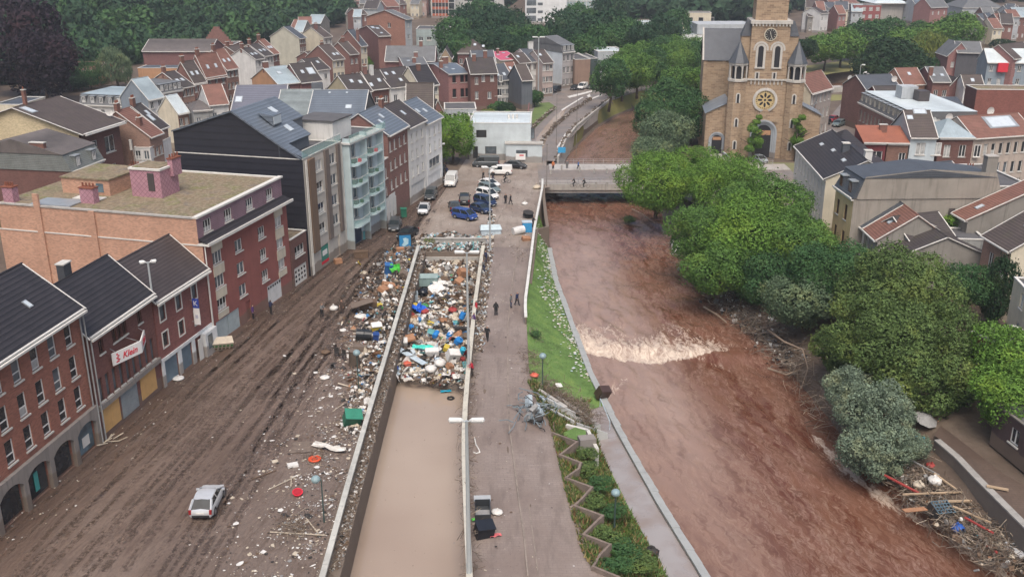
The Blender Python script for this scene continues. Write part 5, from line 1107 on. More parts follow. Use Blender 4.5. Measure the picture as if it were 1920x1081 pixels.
t = tower('glazed wing of the white institutional block behind dark trees', (1060,44), 1118, 22, plaster('glass_wing', (.34,.42,.44), stain=.05), 12, name='institution'); Lq = t['L']
mb = MB(); [mb.box(j*Lq/9, j*Lq/9+.2, -.2, -.003, 0, 22) for j in range(10)]; [mb.box(0, Lq, -.15, -.003, 3.4*k, 3.4*k+.25) for k in range(1, 7)]; mb.build('mullions', [M_trim], t)
t = HS('glass-fronted pavilion with flat white roof on the wooded slope', (1173,42), 1228, 3, 8.5, roof='flat', wall=plaster('pavilion', (.30,.42,.42)), rm=R_pale, d=9, wins=[], name='pavilion', cat='pavilion', z0=0)
mb = MB(); [mb.box(j*t['L']/8-.12, j*t['L']/8+.12, -.15, -.003, 1, 8.3) for j in range(9)]; mb.build('mullions', [M_trim], t)
HS('salmon rendered block below the glass pavilion', (1190,46), 1238, 3, 5.5, roof='flat', wall=plaster('salmon', (.46,.27,.20)), rm=R_felt, d=8, wins=[], name='annex', cat='annex')
HS('roofless pale stone ruin with square openings', (1282,24), 1334, -3, 9, roof='flat', wall=M_cr, rm=R_felt, d=8, wins=[(x, 4.5, 2.2, 2.6, 'x', 'dark') for x in (3,7.5,12)], name='ruin', cat='ruin')
t = HS('white modern sports hall with grey upper box behind the church', (1278,66), 1400, 2, 7, roof='flat', wall=plaster('hall_white', (.70,.73,.74), stain=.05), rm=R_pale, d=20, wins=[], name='sports_hall', cat='hall')
mb = MB(); mb.box(6, 26, 2, 16, 7.1, 10.5); mb.build('upper_box', [M_grey], t); mb = MB(); mb.box(4.5, 10, -.05, -.003, 1.5, 4.5); mb.box(15, 22, -.05, -.003, 1.5, 4.5); mb.build('dark_window', [G['dark']], t)
# ---------------------------------------------------------------- right bank
def HW(label, A, B, h, **k): return house(label, A, B, h, **k)
t = HW('long white riverside house with many tall windows and near-black roof below the church', (1493,273), (1549,335), 8.6, roof='gable', d=11, rise=2.6, wall=plaster('warm_white', (.66,.65,.59), stain=.1), right=M_cr, rm=R_black, near=True, wins=[(x, z, 1.0, 2.0, 't', 'curtain') for z in (5.4,1.6) for x in (1.6,4,6.4,8.8,11.2,13.6,16,18.6,21.2)], sky=[(.25,.25,1.6,.6),(.5,.3,1.6,.6),(.8,.3,1.6,.6)], chim=[(.62,.4,dict(w=1,d=1,pots=0,mat=R_slate)),(.9,.55,dict(w=1,d=1,pots=0,mat=M_plw))])
t = HW('yellow rendered house with slate mansard and huge bare grey side wall', (1568,349), (1601,372), 10, roof='mansard', mans=2.6, d=19, rise=1.0, wall=M_yel, right=M_beige, rm=R_slate, near=True, frame=W_brown, dorm=2, wins=[(x, z, 1.0, 2.0, 'v', 'dark') for z in (6.6,3.1) for x in (1.3,4.2)])
Lq = t['L']; mb = MB(); mb.poly([(Lq+.13,.3,10.0),(Lq+.13,19.2,10.0),(Lq+.13,18,13.2),(Lq+.13,9.6,13.7),(Lq+.13,1.2,12.8)]); mb.box(Lq, Lq+.13, .3, 19.2, 9.9, 10.0); mb.build('bare_side_wall', [M_beige], t)
mb = MB(); mb.box(Lq+.131, Lq+.16, 12.5, 13.3, 6.6, 8.6); mb.build('dark_doorway', [W_dark], t); mb = MB(); mb.box(Lq+.131, Lq+.2, 11, 13.2, 4.4, 6.4); mb.build('white_panel', [M_trim], t)
mb = MB(); chimney_mb(mb, Lq-1, 17.5, 12.5, 1.1, 1.4, 2.6, 0); mb.build('chimney', [M_conc2, M_pot, M_conc], t)
HW('small house with slate roof and white eaves at the foot of the bare grey wall', (1601,409), (1622,427), 6.4, roof='gable', d=9, rise=3.0, wall=M_plw, rm=R_slate, cols=2, near=True, sky=[(.5,.2)])
HW('small house with a patched rust-red tiled roof and one skylight beside the slate roof', (1622.5,427.5), (1646,449), 6.4, roof='gable', d=9, rise=3.0, wall=M_conc2, rm=R_red, cols=2, near=True, sky=[(.5,.25)])
HW('low outbuilding with dark ribbed roof behind the olive riverside trees', (1652,454), (1684,482), 5.4, roof='gable', d=11, rise=2.4, wall=M_conc2, rm=R_dark, cols=2)
HS('second low outbuilding with dark ribbed roof and pale flashing', (1712,462), 1795, 20, 6.0, roof='gable', d=8, rise=2.6, wall=M_stain, rm=R_dark, wins=[], name='outbuilding', cat='outbuilding')
HS('stained grey and dark boarded yard building with flat rusty roof', (1752,447), 1850, -6, 6.6, roof='flat', d=5, wall=M_stain, rm=R_felt, wins=[], name='yard_building', cat='outbuilding')
HW('brick house with brown tiled roof and white fascia at the right edge', (1846,440), (1897,470), 8.4, roof='gable', d=11, rise=3.4, wall=B_old, rm=R_brown, near=True, wins=[(2.2,4.8,1.1,2.1,'v','dark'),(5,4.8,1.1,2.1,'v','dark'),(2.2,1.6,1.1,2.1),(5,1.6,1.1,2.1)], right=M_cr, sky=[(.55,.3,1.2,1.2)])
HW('house with bright rust tiled roof strip over grey rendered gable', (1790,398), (1815,412), 8.2, roof='gable', d=18, rise=4.2, wall=M_conc2, rm=R_red, right=M_conc2, cols=1, sky=[(.5,.12)])
HS('house with smooth slate roof and stained concrete back wall', (1775,372), 1838, 20, 9, roof='gable', d=12, rise=3.2, wall=M_conc2, rm=R_slate, wins=[])
HS('low brick yard shed with red metal roof below the bare grey wall', (1728,405), 1800, 2, 6.2, roof='shed', d=5, rise=.6, wall=B_or, rm=plain('red_metal', (.30,.07,.06)), wins=[], name='shed', cat='shed')
HS('wide flat-roofed grey building behind the bare side wall, cluttered with dishes', (1716,352), 1935, 3, 10.5, roof='flat', d=13, wall=M_conc2, rm=R_felt, wins=[], dish=[(.12,.1,.5),(.25,.2,.2),(.42,.1,.9),(.36,.7,.3),(.7,.3,.4)], chim=[(.3,.4,dict(w=1,d=.8,h=1.6)),(.45,.5,dict(w=2,d=.9,h=1.2,pots=5)),(.62,.4,dict(h=1.4))])
HS('house with maroon dormer front and bright orange tiled roof', (1620,267), 1662, -4, 9.8, roof='shed', d=6, rise=1.6, wall=M_maroon, rm=R_orange, wins=[(2.2,6.6,1.9,1.8,'v','dark')], near=True)
HS('house with orange tiled roof and grey brick dormer beside the maroon one', (1664,268), 1704, -4, 9.6, roof='shed', d=6, rise=1.6, wall=B_brown, rm=R_orange, wins=[(2.6,6.4,1.1,1.6,'v','dark')], near=True, chim=[(.02,.6,dict(w=1.2,pots=0))])
HS('house with broad near-black slate roof behind the long white riverside house', (1560,292), 1640, -4, 9, roof='hip', d=12, rise=3, wall=M_plw, rm=R_black, wins=[])
HS('pale blue house with brown roof, white verges and two white windows', (1708,256), 1757, -3, 10.6, roof='gable', d=10, rise=3.3, wall=M_lblue, left=M_grey, rm=R_brown, near=True, wins=[(1.8,7.6,1.5,2.0,'v','curtain'),(4.4,7.6,1.5,2.0,'v','curtain')], sky=[(.15,.35,1.0,1.0),(.6,.47,2.2,1.2)])
t = HW('long terrace with ten slate dormers, brick window fronts and white flat roof', (1612,192), (1697,233), 10.5, roof='mansard', mans=2.2, d=13, rise=.05, wall=brick('rosy_brick', (.27,.16,.14)), rm=R_grey, flat=R_pale, dorm=10, wins=[(x*1.9+1.4, z, .9, 2.0, 'v') for z in (7.2,4.0,.8) for x in range(9)], frame=W_cream)
mb = MB(); mb.box(7, 10, 4, 7, 12.8, 15); mb.box(10.5, 13, 6, 8, 12.8, 14.6, 1); mb.build('roof_box', [M_grey, W_dark], t)
t = HS('curved corner house of dark brick with patched pale metal roof and dentil cornice', (1762,258), 1826, -2, 10, roof='hip', d=9, rise=2.4, wall=B_dark, rm=R_zinc, wins=[(x, z, 1.1, 2.0, 'v') for z in (6.8,3.4) for x in (1.5,4,6.5)], dish=[(.3,.9,.3,.6),(.5,1,.2,.6)])
t = HS('long cream and brick terrace with red roof, white roof and rows of tall windows', (1826,258), 1940, 17, 10, roof='gable', d=9, rise=2.6, wall=plaster('stone_front', (.42,.36,.31)), rm=R_red, wins=[(x*1.55+1.2, z, .8, 1.9, 'x') for z in (6.9,3.6,.6) for x in range(10)], sky=[(.6,.3,6,3)], dish=[(.05,.8,.2,.7),(.6,.6,.2,.7)])
HS('high windowless ruined wall of dark red brick with crumbling top', (1832,168), 1945, -4, 13, roof='flat', d=6, wall=brick('ruin_brick', (.19,.075,.06)), left=B_dark, rm=M_moss, wins=[], name='ruined_wall', cat='ruin')
HS('grey-purple flat roofed house left of the ruined brick wall', (1752,212), 1818, -3, 9, roof='shed', d=8, rise=1.8, wall=B_or, rm=R_slate, cols=4)
HS('brick gabled house with grey roof and tall chimney beyond the terrace', (1749,153), 1782, -3, 9.5, RA=(1735,126), wall=B_red, left=B_purp, rm=R_grey, cols=2, sky=[(.2,.2),(.7,.2)], chim=[(.02,.2,dict(h=1.8,pots=0))])
HS('orange-brown roofed house left of the tall chimney gable', (1694,158), 1735, 10, 8.5, d=9, rise=3, wall=B_or, rm=R_red, cols=2, sky=[(.5,.3)])
HS('white-walled house with brown roof and white verge by the ruined wall', (1808,162), 1845, -4, 9, RA=(1802,141), wall=M_plw, rm=R_brown, cols=3, sky=[(.5,.25)])
HS('dark brick-gabled low house between two brown roofs', (1775,168), 1808, 5, 7.6, roof='cross', d=9, rise=2.6, wall=B_purp, rm=R_dark, wins=[])
HS('jumbled house with sagging purple slate roof and satellite dishes', (1625,170), 1690, 12, 9, d=10, rise=2.6, wall=B_red, rm=R_slate, cols=3, dish=[(.1,.9,.3,.6),(.55,.8,.4,.6),(.9,.2,.2,.7)])
HS('slate-roofed house with small white dormer behind the long dormered terrace', (1650,188), 1700, 5, 9, d=8, rise=2.2, wall=M_maroon, rm=R_dark, cols=2)
t = HS('grey modern apartment house with pale roof and bright red box bay', (1852,116), 1940, -4, 10, RA=(1846,92), wall=plaster('blue_grey', (.24,.29,.33)), rm=R_pale, cols=5, floors=3)
mb = MB(); mb.box(2.5, 5, -1, -.003, 7.5, 9.8); mb.build('red_bay', [flatmat('bay_red', (.60,.03,.05))], t)
HS('pink-brown brick house at the right edge above the ruined wall', (1900,110), 1945, 35, 11, d=9, rise=3, wall=B_pink, rm=R_brown, cols=3, floors=3)
t = HS('sandstone house with curved dutch gable and paired white windows', (1778,104), 1820, -4, 9, roof='cross', rise=3.4, d=10, wall=B_pink, rm=R_grey, cols=2, floors=2)
HS('grey-roofed barn with red gable behind the dutch gable', (1795,98), 1842, -12, 10, RA=(1790,78), wall=plaster('dark_base', (.10,.10,.11)), left=plaster('barn_red', (.28,.05,.06)), rm=R_grey, wins=[])
t = HS('cream and stone street house with dull red roof right of the church', (1521,174), 1560, 50, 10.5, RA=(1500,142), wall=plaster('stone_street', (.37,.33,.30)), left=M_cr, rm=R_red, cols=5, floors=3, wh=2.0, near=False)
HS('low lean-to with slate roof against the church side', (1497,215), 1519, -30, 6.0, roof='shed', d=4, rise=2.5, wall=M_or if 0 else B_brown, rm=R_grey, wins=[])
HS('house with pale blue side wall and dark roof between church and cream street house', (1497,172), 1521, 20, 9, RA=(1490,148), wall=M_lblue, rm=R_slate, cols=2, floors=3)
# far side of the park
HS('three-storey red brick school with white window surrounds beyond the park trees', (1597,52), 1648, -2, 10, base=True, roof='flat', wall=plaster('far_red', (.27,.085,.08)), rm=R_felt, d=12, cols=4, floors=3, ww=1.6, wh=1.6, name='school', cat='school', g='curtain')
HS('stone hall with wide pale pyramid roof beyond the park trees', (1640,42), 1690, -2, 9, base=True, roof='hip', wall=M_conc, rm=R_pale, d=20, rise=4, wins=[], over=2, name='hall', cat='hall')
HS('modern grey house with sawtooth skylights beyond the park trees', (1712,46), 1745, 5, 9, base=True, roof='gable', wall=M_grey, rm=R_steel, d=12, rise=3, cols=3)
HS('brick house with steep grey roof beyond the park trees', (1740,52), 1772, 25, 9, base=True, roof='gable', wall=B_pink, rm=R_grey, d=10, rise=4, cols=3)
HS('wide hip-roofed grey hall at the foot of the far dark hill', (1800,48), 1876, -2, 8, base=True, roof='hip', wall=M_grey, rm=R_grey, d=22, rise=6, wins=[], name='hall', cat='hall')
HS('small crimson building below the wide hip-roofed hall', (1845,60), 1878, -2, 8, base=True, roof='flat', wall=plaster('crimson', (.36,.05,.06)), rm=R_red, d=8, cols=3, floors=2)
def cluster(n, x0, x1, y0, y1, lab, grp, hs=(7,10)):
 protos = []
 for i in range(n):
  fx, fy = (i+.5)/n, random.random(); A = (lerp(x0, x1, fx)+random.uniform(-4, 4), lerp(y0, y1, fy)); wdt = random.uniform(14, 26)
  HS(lab, A, A[0]+wdt, random.choice((-12, 0, 10, 40)), random.uniform(*hs), base=True, wall=random.choice((M_plw, M_cr, B_red, B_pink, M_grey, M_conc2)), rm=random.choice((R_slate, R_grey, R_red, R_brown, R_zinc, R_dark)), d=9, rise=random.uniform(2, 3.4), cols=2, floors=2, group=grp, sill=False)
cluster(12, 1500, 1600, 36, 64, 'small distant slate or white roofed house left of the red school', 'distant houses left of the red school')
cluster(16, 1815, 1925, 66, 90, 'small distant house with slate or red roof above the grey apartment house', 'distant houses at the right edge')
cluster(10, 1880, 1930, 48, 70, 'small distant house at the foot of the far hill by the right edge', 'distant houses under the far hill')
cluster(22, 640, 790, 22, 42, 'small distant house with slate roof below the blue wooded hill', 'distant houses behind the big brick gable')
cluster(7, 640, 735, 46, 66, 'small house with mixed grey and brown roof just behind the white-edged brick gable', 'houses behind the white-edged gable')
cluster(5, 545, 580, 86, 100, 'small house tucked behind the beige gabled house', 'houses by the beige gable')
HS('pink-rendered far house left of the orange-panelled tower', (778,34), 800, 20, 9, base=True, wall=plaster('pinkish', (.45,.33,.30)), rm=R_red, d=9, rise=2.6, cols=2)
# houses at the near right edge behind the trees
t = HW('narrow maroon brick outbuilding with one large white window among the right bank trees', (1822,622), (1866,644), 5.6, roof='flat', d=5, wall=brick('wine_brick', (.17,.035,.04)), rm=R_felt, near=True, wins=[(2.0,2.2,1.9,2.9,'t','dark')], name='outbuilding', cat='outbuilding')
HW('plastered house with peeling cream side wall at the right edge above the ivy', (1902,520), (1940,560), 9, roof='flat', d=9, wall=M_cr, rm=R_felt, near=True, cols=1, floors=3)
HW('riverside building with shade painted into its dark brick colour behind the vivid green tree at the right edge', (1868,758), (1990,850), 3.8, roof='flat', d=7, wall=plaster('shadow_brick', (.07,.045,.045)), rm=R_felt, verge=M_concd, near=True, wins=[(3,1.6,1.2,1.4,'v','dark'),(8,1.6,1.2,1.4,'v','dark')])  # shade over this wall is mixed into its dark base colour
# ================================================================ CHURCH
def church():
 a, b_ = P(1366,293,0), P(1484,304,0); an = math.radians(-7); Lc = 12.0; a = P(1367,295,0)
 t = thing('church', 'sandstone church with square clock tower, rose window, slate spirelets and nave', 'church', a, an)
 m, n, bb = newmat('sandstone_blocks', .9); tc = N(n, 'ShaderNodeTexCoord'); br = N(n, 'ShaderNodeTexBrick'); br.inputs['Scale'].default_value = 1; br.inputs['Brick Width'].default_value = .9; br.inputs['Row Height'].default_value = .33; br.inputs['Mortar Size'].default_value = .02
 br.inputs['Color1'].default_value = (.37,.265,.17,1); br.inputs['Color2'].default_value = (.21,.14,.09,1); br.inputs['Mortar'].default_value = (.40,.33,.25,1); L(n, tc.outputs['UV'], br.inputs[0])
 a1 = noise(n, coords(n), .5, 5, .7); col = mix(n, ramp(n, a1, [(.4, 0.), (.7, .5)]), br.outputs[0], (.42,.33,.23)); L(n, col, bb.inputs['Base Color']); bump(n, bb, br.outputs['Fac'], -.5, .03); ST = m
 WS = plaster('pale_dressing', (.50,.48,.44), stain=.4); SL = R_slate; DK = flatmat('louvre_dark', (.02,.02,.025))
 Z = lambda row: hang(48, 190, row)
 zc, zl, zk, ztop, z38 = Z(153), Z(133), Z(66), Z(-75), Z(40)
 cx = Lc/2; hw = 3.55
 def part(mb, nm, mats): return mb.build(nm, mats, t)
 def arch(mb, x, z, w_, h_, y, th, ring=.3, mi=0, k=12):       # arched band round an opening
  pts = [(-w_/2, 0)]+[(-w_/2*math.cos(math.pi*i/k), h_+w_/2*math.sin(math.pi*i/k)) for i in range(k+1)]+[(w_/2, 0)]
  out = [(-w_/2-ring, 0)]+[(-(w_/2+ring)*math.cos(math.pi*i/k), h_+(w_/2+ring)*math.sin(math.pi*i/k)) for i in range(k+1)]+[(w_/2+ring, 0)]
  for p, q, r_, s_ in zip(pts, pts[1:], out[1:], out):
   mb.add([(x+p[0],y,z+p[1]),(x+q[0],y,z+q[1]),(x+r_[0],y,z+r_[1]),(x+s_[0],y,z+s_[1])]+[(x+p[0],y+th,z+p[1]),(x+q[0],y+th,z+q[1]),(x+r_[0],y+th,z+r_[1]),(x+s_[0],y+th,z+s_[1])], [(0,3,2,1),(0,1,5,4),(3,7,6,2)], mi)
 def archfill(mb, x, z, w_, h_, y, mi=0, k=12):
  mb.poly([(x-w_/2,y,z)]+[(x+w_/2,y,z)]+[(x+w_/2*math.cos(math.pi*i/k),y,z+h_+w_/2*math.sin(math.pi*i/k)) for i in range(k+1)], mi)
 # west front and tower
 mb = MB(); mb.box(1.2, Lc-1.2, .3, 6, 0, zc); part(mb, 'west_front', [ST])
 mb = MB(); mb.box(cx-hw, cx+hw, .1, 7.2, zc+.3, z38-.6); tw = part(mb, 'tower', [ST])
 mb = MB(); mb.box(cx-hw+.6, cx+hw-.6, .9, 6.6, z38, ztop); part(mb, 'belfry', [ST])
 mb = MB(); mb.box(cx-hw-.3, cx+hw+.3, -.25, 7.5, z38-.6, z38-.003); mb.box(1.0, Lc-1.0, -.0, 6, zc+.001, zc+.3)
 for k in range(12): x = cx-hw+.15+k*(2*hw-.3)/11; mb.box(x-.12, x+.12, -.2, .09, z38-1.05, z38-.603)
 for k in range(9): x = cx-2.9+k*.72; mb.box(x-.1, x+.1, .12, .29, zc-.8, zc-.003);
 part(mb, 'cornice', [WS])
 mb = MB(); mb.add([(cx-hw+.3,.6,ztop),(cx+hw-.3,.6,ztop),(cx+hw-.3,6.9,ztop),(cx-hw+.3,6.9,ztop),(cx,3.7,ztop+9)], [(0,1,4),(1,2,4),(2,3,4),(3,0,4),(0,3,2,1)]); part(mb, 'spire', [SL])
 for s in (-1, 1):
  x0 = cx+s*(hw+.003); x1 = cx+s*(hw+1.75); q = sorted((x0, x1)); zb = Z(70)
  mb = MB(); mb.box(q[0], q[1], .8, 2.6, zc+.3, zb); part(mb, 'buttress', [ST])
  mb = MB(); o = (q[0]+q[1])/2; mb.add([(q[0]-.1,.6,zb),(q[1]+.1,.6,zb),(q[1]+.1,2.8,zb),(q[0]-.1,2.8,zb),(q[0]-.1 if s > 0 else o,.6+.4,Z(42)),(q[1]+.1 if s < 0 else o,1.0,Z(42)),(o,2.6,Z(42))], [(0,1,5,4),(1,2,6,5),(2,3,6),(3,0,4,6),(4,5,6)]); part(mb, 'buttress_roof', [SL])
  # round-arched turret with spirelet
  tx = .55 if s < 0 else Lc-.55; ty = .7; oc = lambda r: [(tx+r*math.cos(math.pi/8+i*math.pi/4), ty+r*math.sin(math.pi/8+i*math.pi/4)) for i in range(8)]
  mb = MB(); mb.prism(oc(1.75), 0, zc-.2); tu = part(mb, 'turret', [ST])
  mb = MB(); mb.prism(oc(1.95), zc-.2, zc+.25); mb.prism(oc(1.9), Z(124), Z(120))
  for p in oc(1.65): mb.tube([(p[0],p[1],zc+.25),(p[0],p[1],Z(124)-.2)], .16, 8)
  zz = Z(124)-.9
  q8 = oc(1.7)
  for p, r_ in zip(q8, q8[1:]+q8[:1]):
   for k in range(4):
    u0, u1 = k/4, (k+1)/4; g = lambda u: zz+.75*(1-abs(2*u-1)**2)**.5 if 0 < u < 1 else zz
    mb.add([(lerp(p[0],r_[0],u0),lerp(p[1],r_[1],u0),g(u0)),(lerp(p[0],r_[0],u1),lerp(p[1],r_[1],u1),g(u1)),(lerp(p[0],r_[0],u1),lerp(p[1],r_[1],u1),Z(124)),(lerp(p[0],r_[0],u0),lerp(p[1],r_[1],u0),Z(124))], [(0,1,2,3)])
  mb.build('lantern_arcade', [WS], tu)
  mb = MB(); mb.prism(oc(1.15), zc+.25, Z(124)); mb.build('lantern_core', [DK], tu)
  mb = MB(); o8 = oc(2.05); ap = (tx, ty, Z(78)); mb.add([(p[0],p[1],Z(120)) for p in o8]+[ap], [(i,(i+1)%8,8) for i in range(8)]+[tuple(range(7,-1,-1))]); mb.build('spirelet', [SL], tu)
  for row, hh in ((185, 2), (230, 1.8), (272, 1.8)):
   mb = MB(); z = Z(row)-1; arch(mb, tx-.2*s, z, .42, hh*.75, ty-1.72, .1, .22); archfill(mb, tx-.2*s, z, .42, hh*.75, ty-1.64, 1); mb.build('slit_window', [WS, DK], tu)
 # belfry lancets, clock, rose, portal
 for x in (cx-1.55, cx+1.55):
  mb = MB(); z = Z(128); hh = Z(93)-z; arch(mb, x, z, 1.0, hh, .02, .12, .42); mb.box(x-.95, x+.95, -.15, .1, z-.25, z-.003); arch(mb, x, z+hh-.35, 2.1, .3, .05, .06, .35); archfill(mb, x, z, 1.0, hh, .06, 1); mb.build('lancet_window', [WS, DK], tw)
 for x in (cx-1.9, cx+1.3): mb = MB(); mb.box(x-.45, x+.45, .0, .09, Z(150), Z(137)); mb.box(x-.17, x+.17, -.03, -.003, Z(149), Z(138.5), 1); mb.build('niche', [WS, DK], tw)
 mb = MB(); zz = zk; R = 1.05
 mb.add([(cx+R*1.13*math.cos(i*math.pi/16),-.05,zz+R*1.13*math.sin(i*math.pi/16)) for i in range(32)]+[(cx+R*1.13*math.cos(i*math.pi/16),.09,zz+R*1.13*math.sin(i*math.pi/16)) for i in range(32)], [tuple(range(32))]+[(i,(i+1)%32,(i+1)%32+32,i+32) for i in range(32)])
 mb.poly([(cx+R*math.cos(i*math.pi/16),-.06,zz+R*math.sin(i*math.pi/16)) for i in range(32)], 1); ck = mb.build('clock_face', [plaster('clock_rim', (.62,.58,.46)), M_blk], tw)
 mb = MB()
 for i in range(12): mb.obox((cx+R*.8*math.sin(i*math.pi/6), -.075, zz+R*.8*math.cos(i*math.pi/6)), (.07, .02, .26), Matrix.Rotation(i*math.pi/6, 3, 'Y'))
 for an_, ln, wd_ in ((math.radians(160), .85, .08), (math.radians(-12), .55, .1)): mb.obox((cx+ln/2*math.sin(an_), -.09, zz+ln/2*math.cos(an_)), (wd_, .02, ln), Matrix.Rotation(an_, 3, 'Y'))
 mb.build('clock_hands', [plaster('clock_pale', (.62,.60,.52))], ck)
 rz = Z(190); R = 2.25; fx = .29
 def disc(mb, cx_, cz, r, y, mi, k=32): mb.poly([(cx_+r*math.cos(i*2*math.pi/k), y, cz+r*math.sin(i*2*math.pi/k)) for i in range(k)], mi)
 mb = MB(); ring = [(math.cos(i*math.pi/16), math.sin(i*math.pi/16)) for i in range(33)]
 for (c0, s0), (c1, s1) in zip(ring, ring[1:]):
  r0, r1 = R*.82, R*1.04
  mb.add([(cx+r0*c0,fx-.25,rz+r0*s0),(cx+r0*c1,fx-.25,rz+r0*s1),(cx+r1*c1,fx-.2,rz+r1*s1),(cx+r1*c0,fx-.2,rz+r1*s0),(cx+r1*c0,fx,rz+r1*s0),(cx+r1*c1,fx,rz+r1*s1)], [(0,1,2,3),(3,2,5,4)])
 disc(mb, cx, rz, R*.83, fx-.08, 1)
 for i in range(8): an_ = i*math.pi/4; mb.poly([(cx+R*(.42*math.cos(an_))+R*(.2*math.cos(q)*math.cos(an_)-.095*math.sin(q)*math.sin(an_)), fx-.1, rz+R*.42*math.sin(an_)+R*(.2*math.cos(q)*math.sin(an_)+.095*math.sin(q)*math.cos(an_))) for q in [j*math.pi/6 for j in range(12)]], 2)
 for i in range(28): an_ = i*2*math.pi/28; disc(mb, cx+R*.71*math.cos(an_), rz+R*.71*math.sin(an_), .085, fx-.1, 2, 8)
 disc(mb, cx, rz, R*.1, fx-.1, 2, 10); mb.build('rose_window', [WS, plaster('rose_ochre', (.52,.40,.20), stain=.1), DK], t)
 mb = MB(); z = .1; hh = Z(252);
 for k, r_ in enumerate((0, .35, .7)): arch(mb, cx+.2, z, 3.0+2*r_, hh, fx-.15-.22*k, .3, .34)
 mb.poly([(cx+.2-2.9, fx-.5, hh+2.3), (cx+.2+2.9, fx-.5, hh+2.3), (cx+.2, fx-.5, hh+4.9)], 2); archfill(mb, cx+.2, z, 3.0, hh, fx-.02, 1); mb.box(cx-1.2, cx+1.6, fx-.06, fx-.03, hh*.92, hh+.5, 3)
 mb.build('portal', [plaster('portal_grey', (.34,.37,.40)), DK, ST, M_or], t)
 # nave, transept, aisles
 mb = MB(); mb.box(.3, Lc-2, 6, 36, 0, 17.4); mb.poly([(.3,36,17.4),(Lc/2-1,36,21.4),(Lc-2,36,17.4)]); mb.poly([(.3,6,17.4),(Lc-2,6,17.4),(Lc/2-1,6,21.4)]); part(mb, 'nave', [ST])
 mb = MB(); mb.slab((.0,36.2,17.3),(.0,5.8,17.3),(Lc/2-1,5.8,21.5),(Lc/2-1,36.2,21.5), .15); mb.slab((Lc-1.7,5.8,17.3),(Lc-1.7,36.2,17.3),(Lc/2-1,36.2,21.5),(Lc/2-1,5.8,21.5), .15); part(mb, 'nave_roof', [SL])
 mb = MB(); mb.box(-5.2, .295, 12, 22, 0, 17.4); mb.poly([(-5.2,12,17.4),(-5.2,17,23),(-5.2,22,17.4)]); mb.box(-5.35, -4.6, 11.8, 11.995, 0, 17.2); mb.box(-1.6, -.9, 11.8, 11.995, 0, 17.2); part(mb, 'transept', [ST])
 mb = MB(); mb.slab((-5.5,11.7,17.3),(4,11.7,17.3),(4,17,23.2),(-5.5,17,23.2), .15); mb.slab((4,22.3,17.3),(-5.5,22.3,17.3),(-5.5,17,23.2),(4,17,23.2), .15); mb.slab((-5.62,11.6,17.42),(-5.3,11.6,17.42),(-5.3,17,23.35),(-5.62,17,23.35), .2, 1); part(mb, 'transept_roof', [SL, WS])
 for s, x0, x1 in ((0, -4.9, -.6), (1, Lc+.6, Lc+5)):
  zo = 8.4; zi = 10.6; q = (x0, x1)
  hl = [(-4.9+1.2+2.55-1.0, -4.9+1.2+2.55+1.0, .05, 4.2)] if s == 0 else []
  mb = MB(); mb.box(x0, x1, 1.6, 11.9, 0, zo)
  if s == 0: mb.poly([(x0,1.6,zo),(x1,1.6,zo),(x1,1.6,zi)]); mb.poly([(x0,11.9,zo),(x1,11.9,zi),(x1,11.9,zo)])
  else: mb.poly([(x0,1.6,zo),(x1,1.6,zo),(x0,1.6,zi)])
  part(mb, 'aisle', [ST]); mb = MB()
  if s == 0: mb.slab((x0-.3,11.79,zo),(x0-.3,1.3,zo),(x1,1.3,zi+.1),(x1,11.79,zi+.1), .15)
  else: mb.slab((x1+.3,1.3,zo),(x1+.3,9,zo),(x0,9,zi+.1),(x0,1.3,zi+.1), .15)
  part(mb, 'aisle_roof', [tiles('lead_roof', (.21,.24,.27), 9, 1.2, .4, 0, .2)])
 mb = MB(); x = -2.5
 for k in range(2): arch(mb, x, .1, 2.0+.6*k, 3.0, 1.45-.15*k, .2, .3)
 archfill(mb, x, .1, 2.0, 3.0, 1.57, 1); mb.box(x-.8, x+.8, 1.5, 1.56, 3.1, 3.7, 2); part(mb, 'side_door', [plaster('portal_grey', (.34,.37,.40)), DK, M_or])
 return t
church()
# stone stair and railings in front of the church
t = thing('church_steps', 'grey steel-railed flood stairs left of the church front', 'stairs', P(1338,300,0), .1)
mb = MB();
for k in range(8): mb.box(-1.6, 1.6, -3+k*.45, -3+(k+1)*.45-.004, 0, .14*(k+1))
mb.build('steps', [M_conc], t); mb = MB()
for x in (-2.0, 2.0): mb.box(x-.12, x+.12, -3.4, 1, 0, 1.5)
mb.build('side_wall', [M_grey], t)

# ================================================================ TREES
def leafmat(name, c, yel=.25, trans=.12):
 m, n, b = newmat(name, .75, 0, .2)
 v = coords(n); a = noise(n, v, 1.6, 3, .6); a2 = noise(n, v, 9, 2, .5)
 g = N(n, 'ShaderNodeNewGeometry')
 col = ramp(n, a, [(.3, sc3(c, .55)), (.5, c), (.7, (min(1, c[0]*1.6+.01), c[1]*1.35, c[2]*1.05))])
 col = mix(n, ramp(n, a2, [(.42, 0.), (.7, .55)]), col, sc3(c, 1.75))
 L(n, col, b.inputs['Base Color'])
 tr = N(n, 'ShaderNodeBsdfTranslucent'); L(n, col, tr.inputs[0]); mx = N(n, 'ShaderNodeMixShader'); mx.inputs[0].default_value = trans
 L(n, b.outputs[0], mx.inputs[1]); L(n, tr.outputs[0], mx.inputs[2]); L(n, mx.outputs[0], n.nodes['Material Output'].inputs[0])
 return m
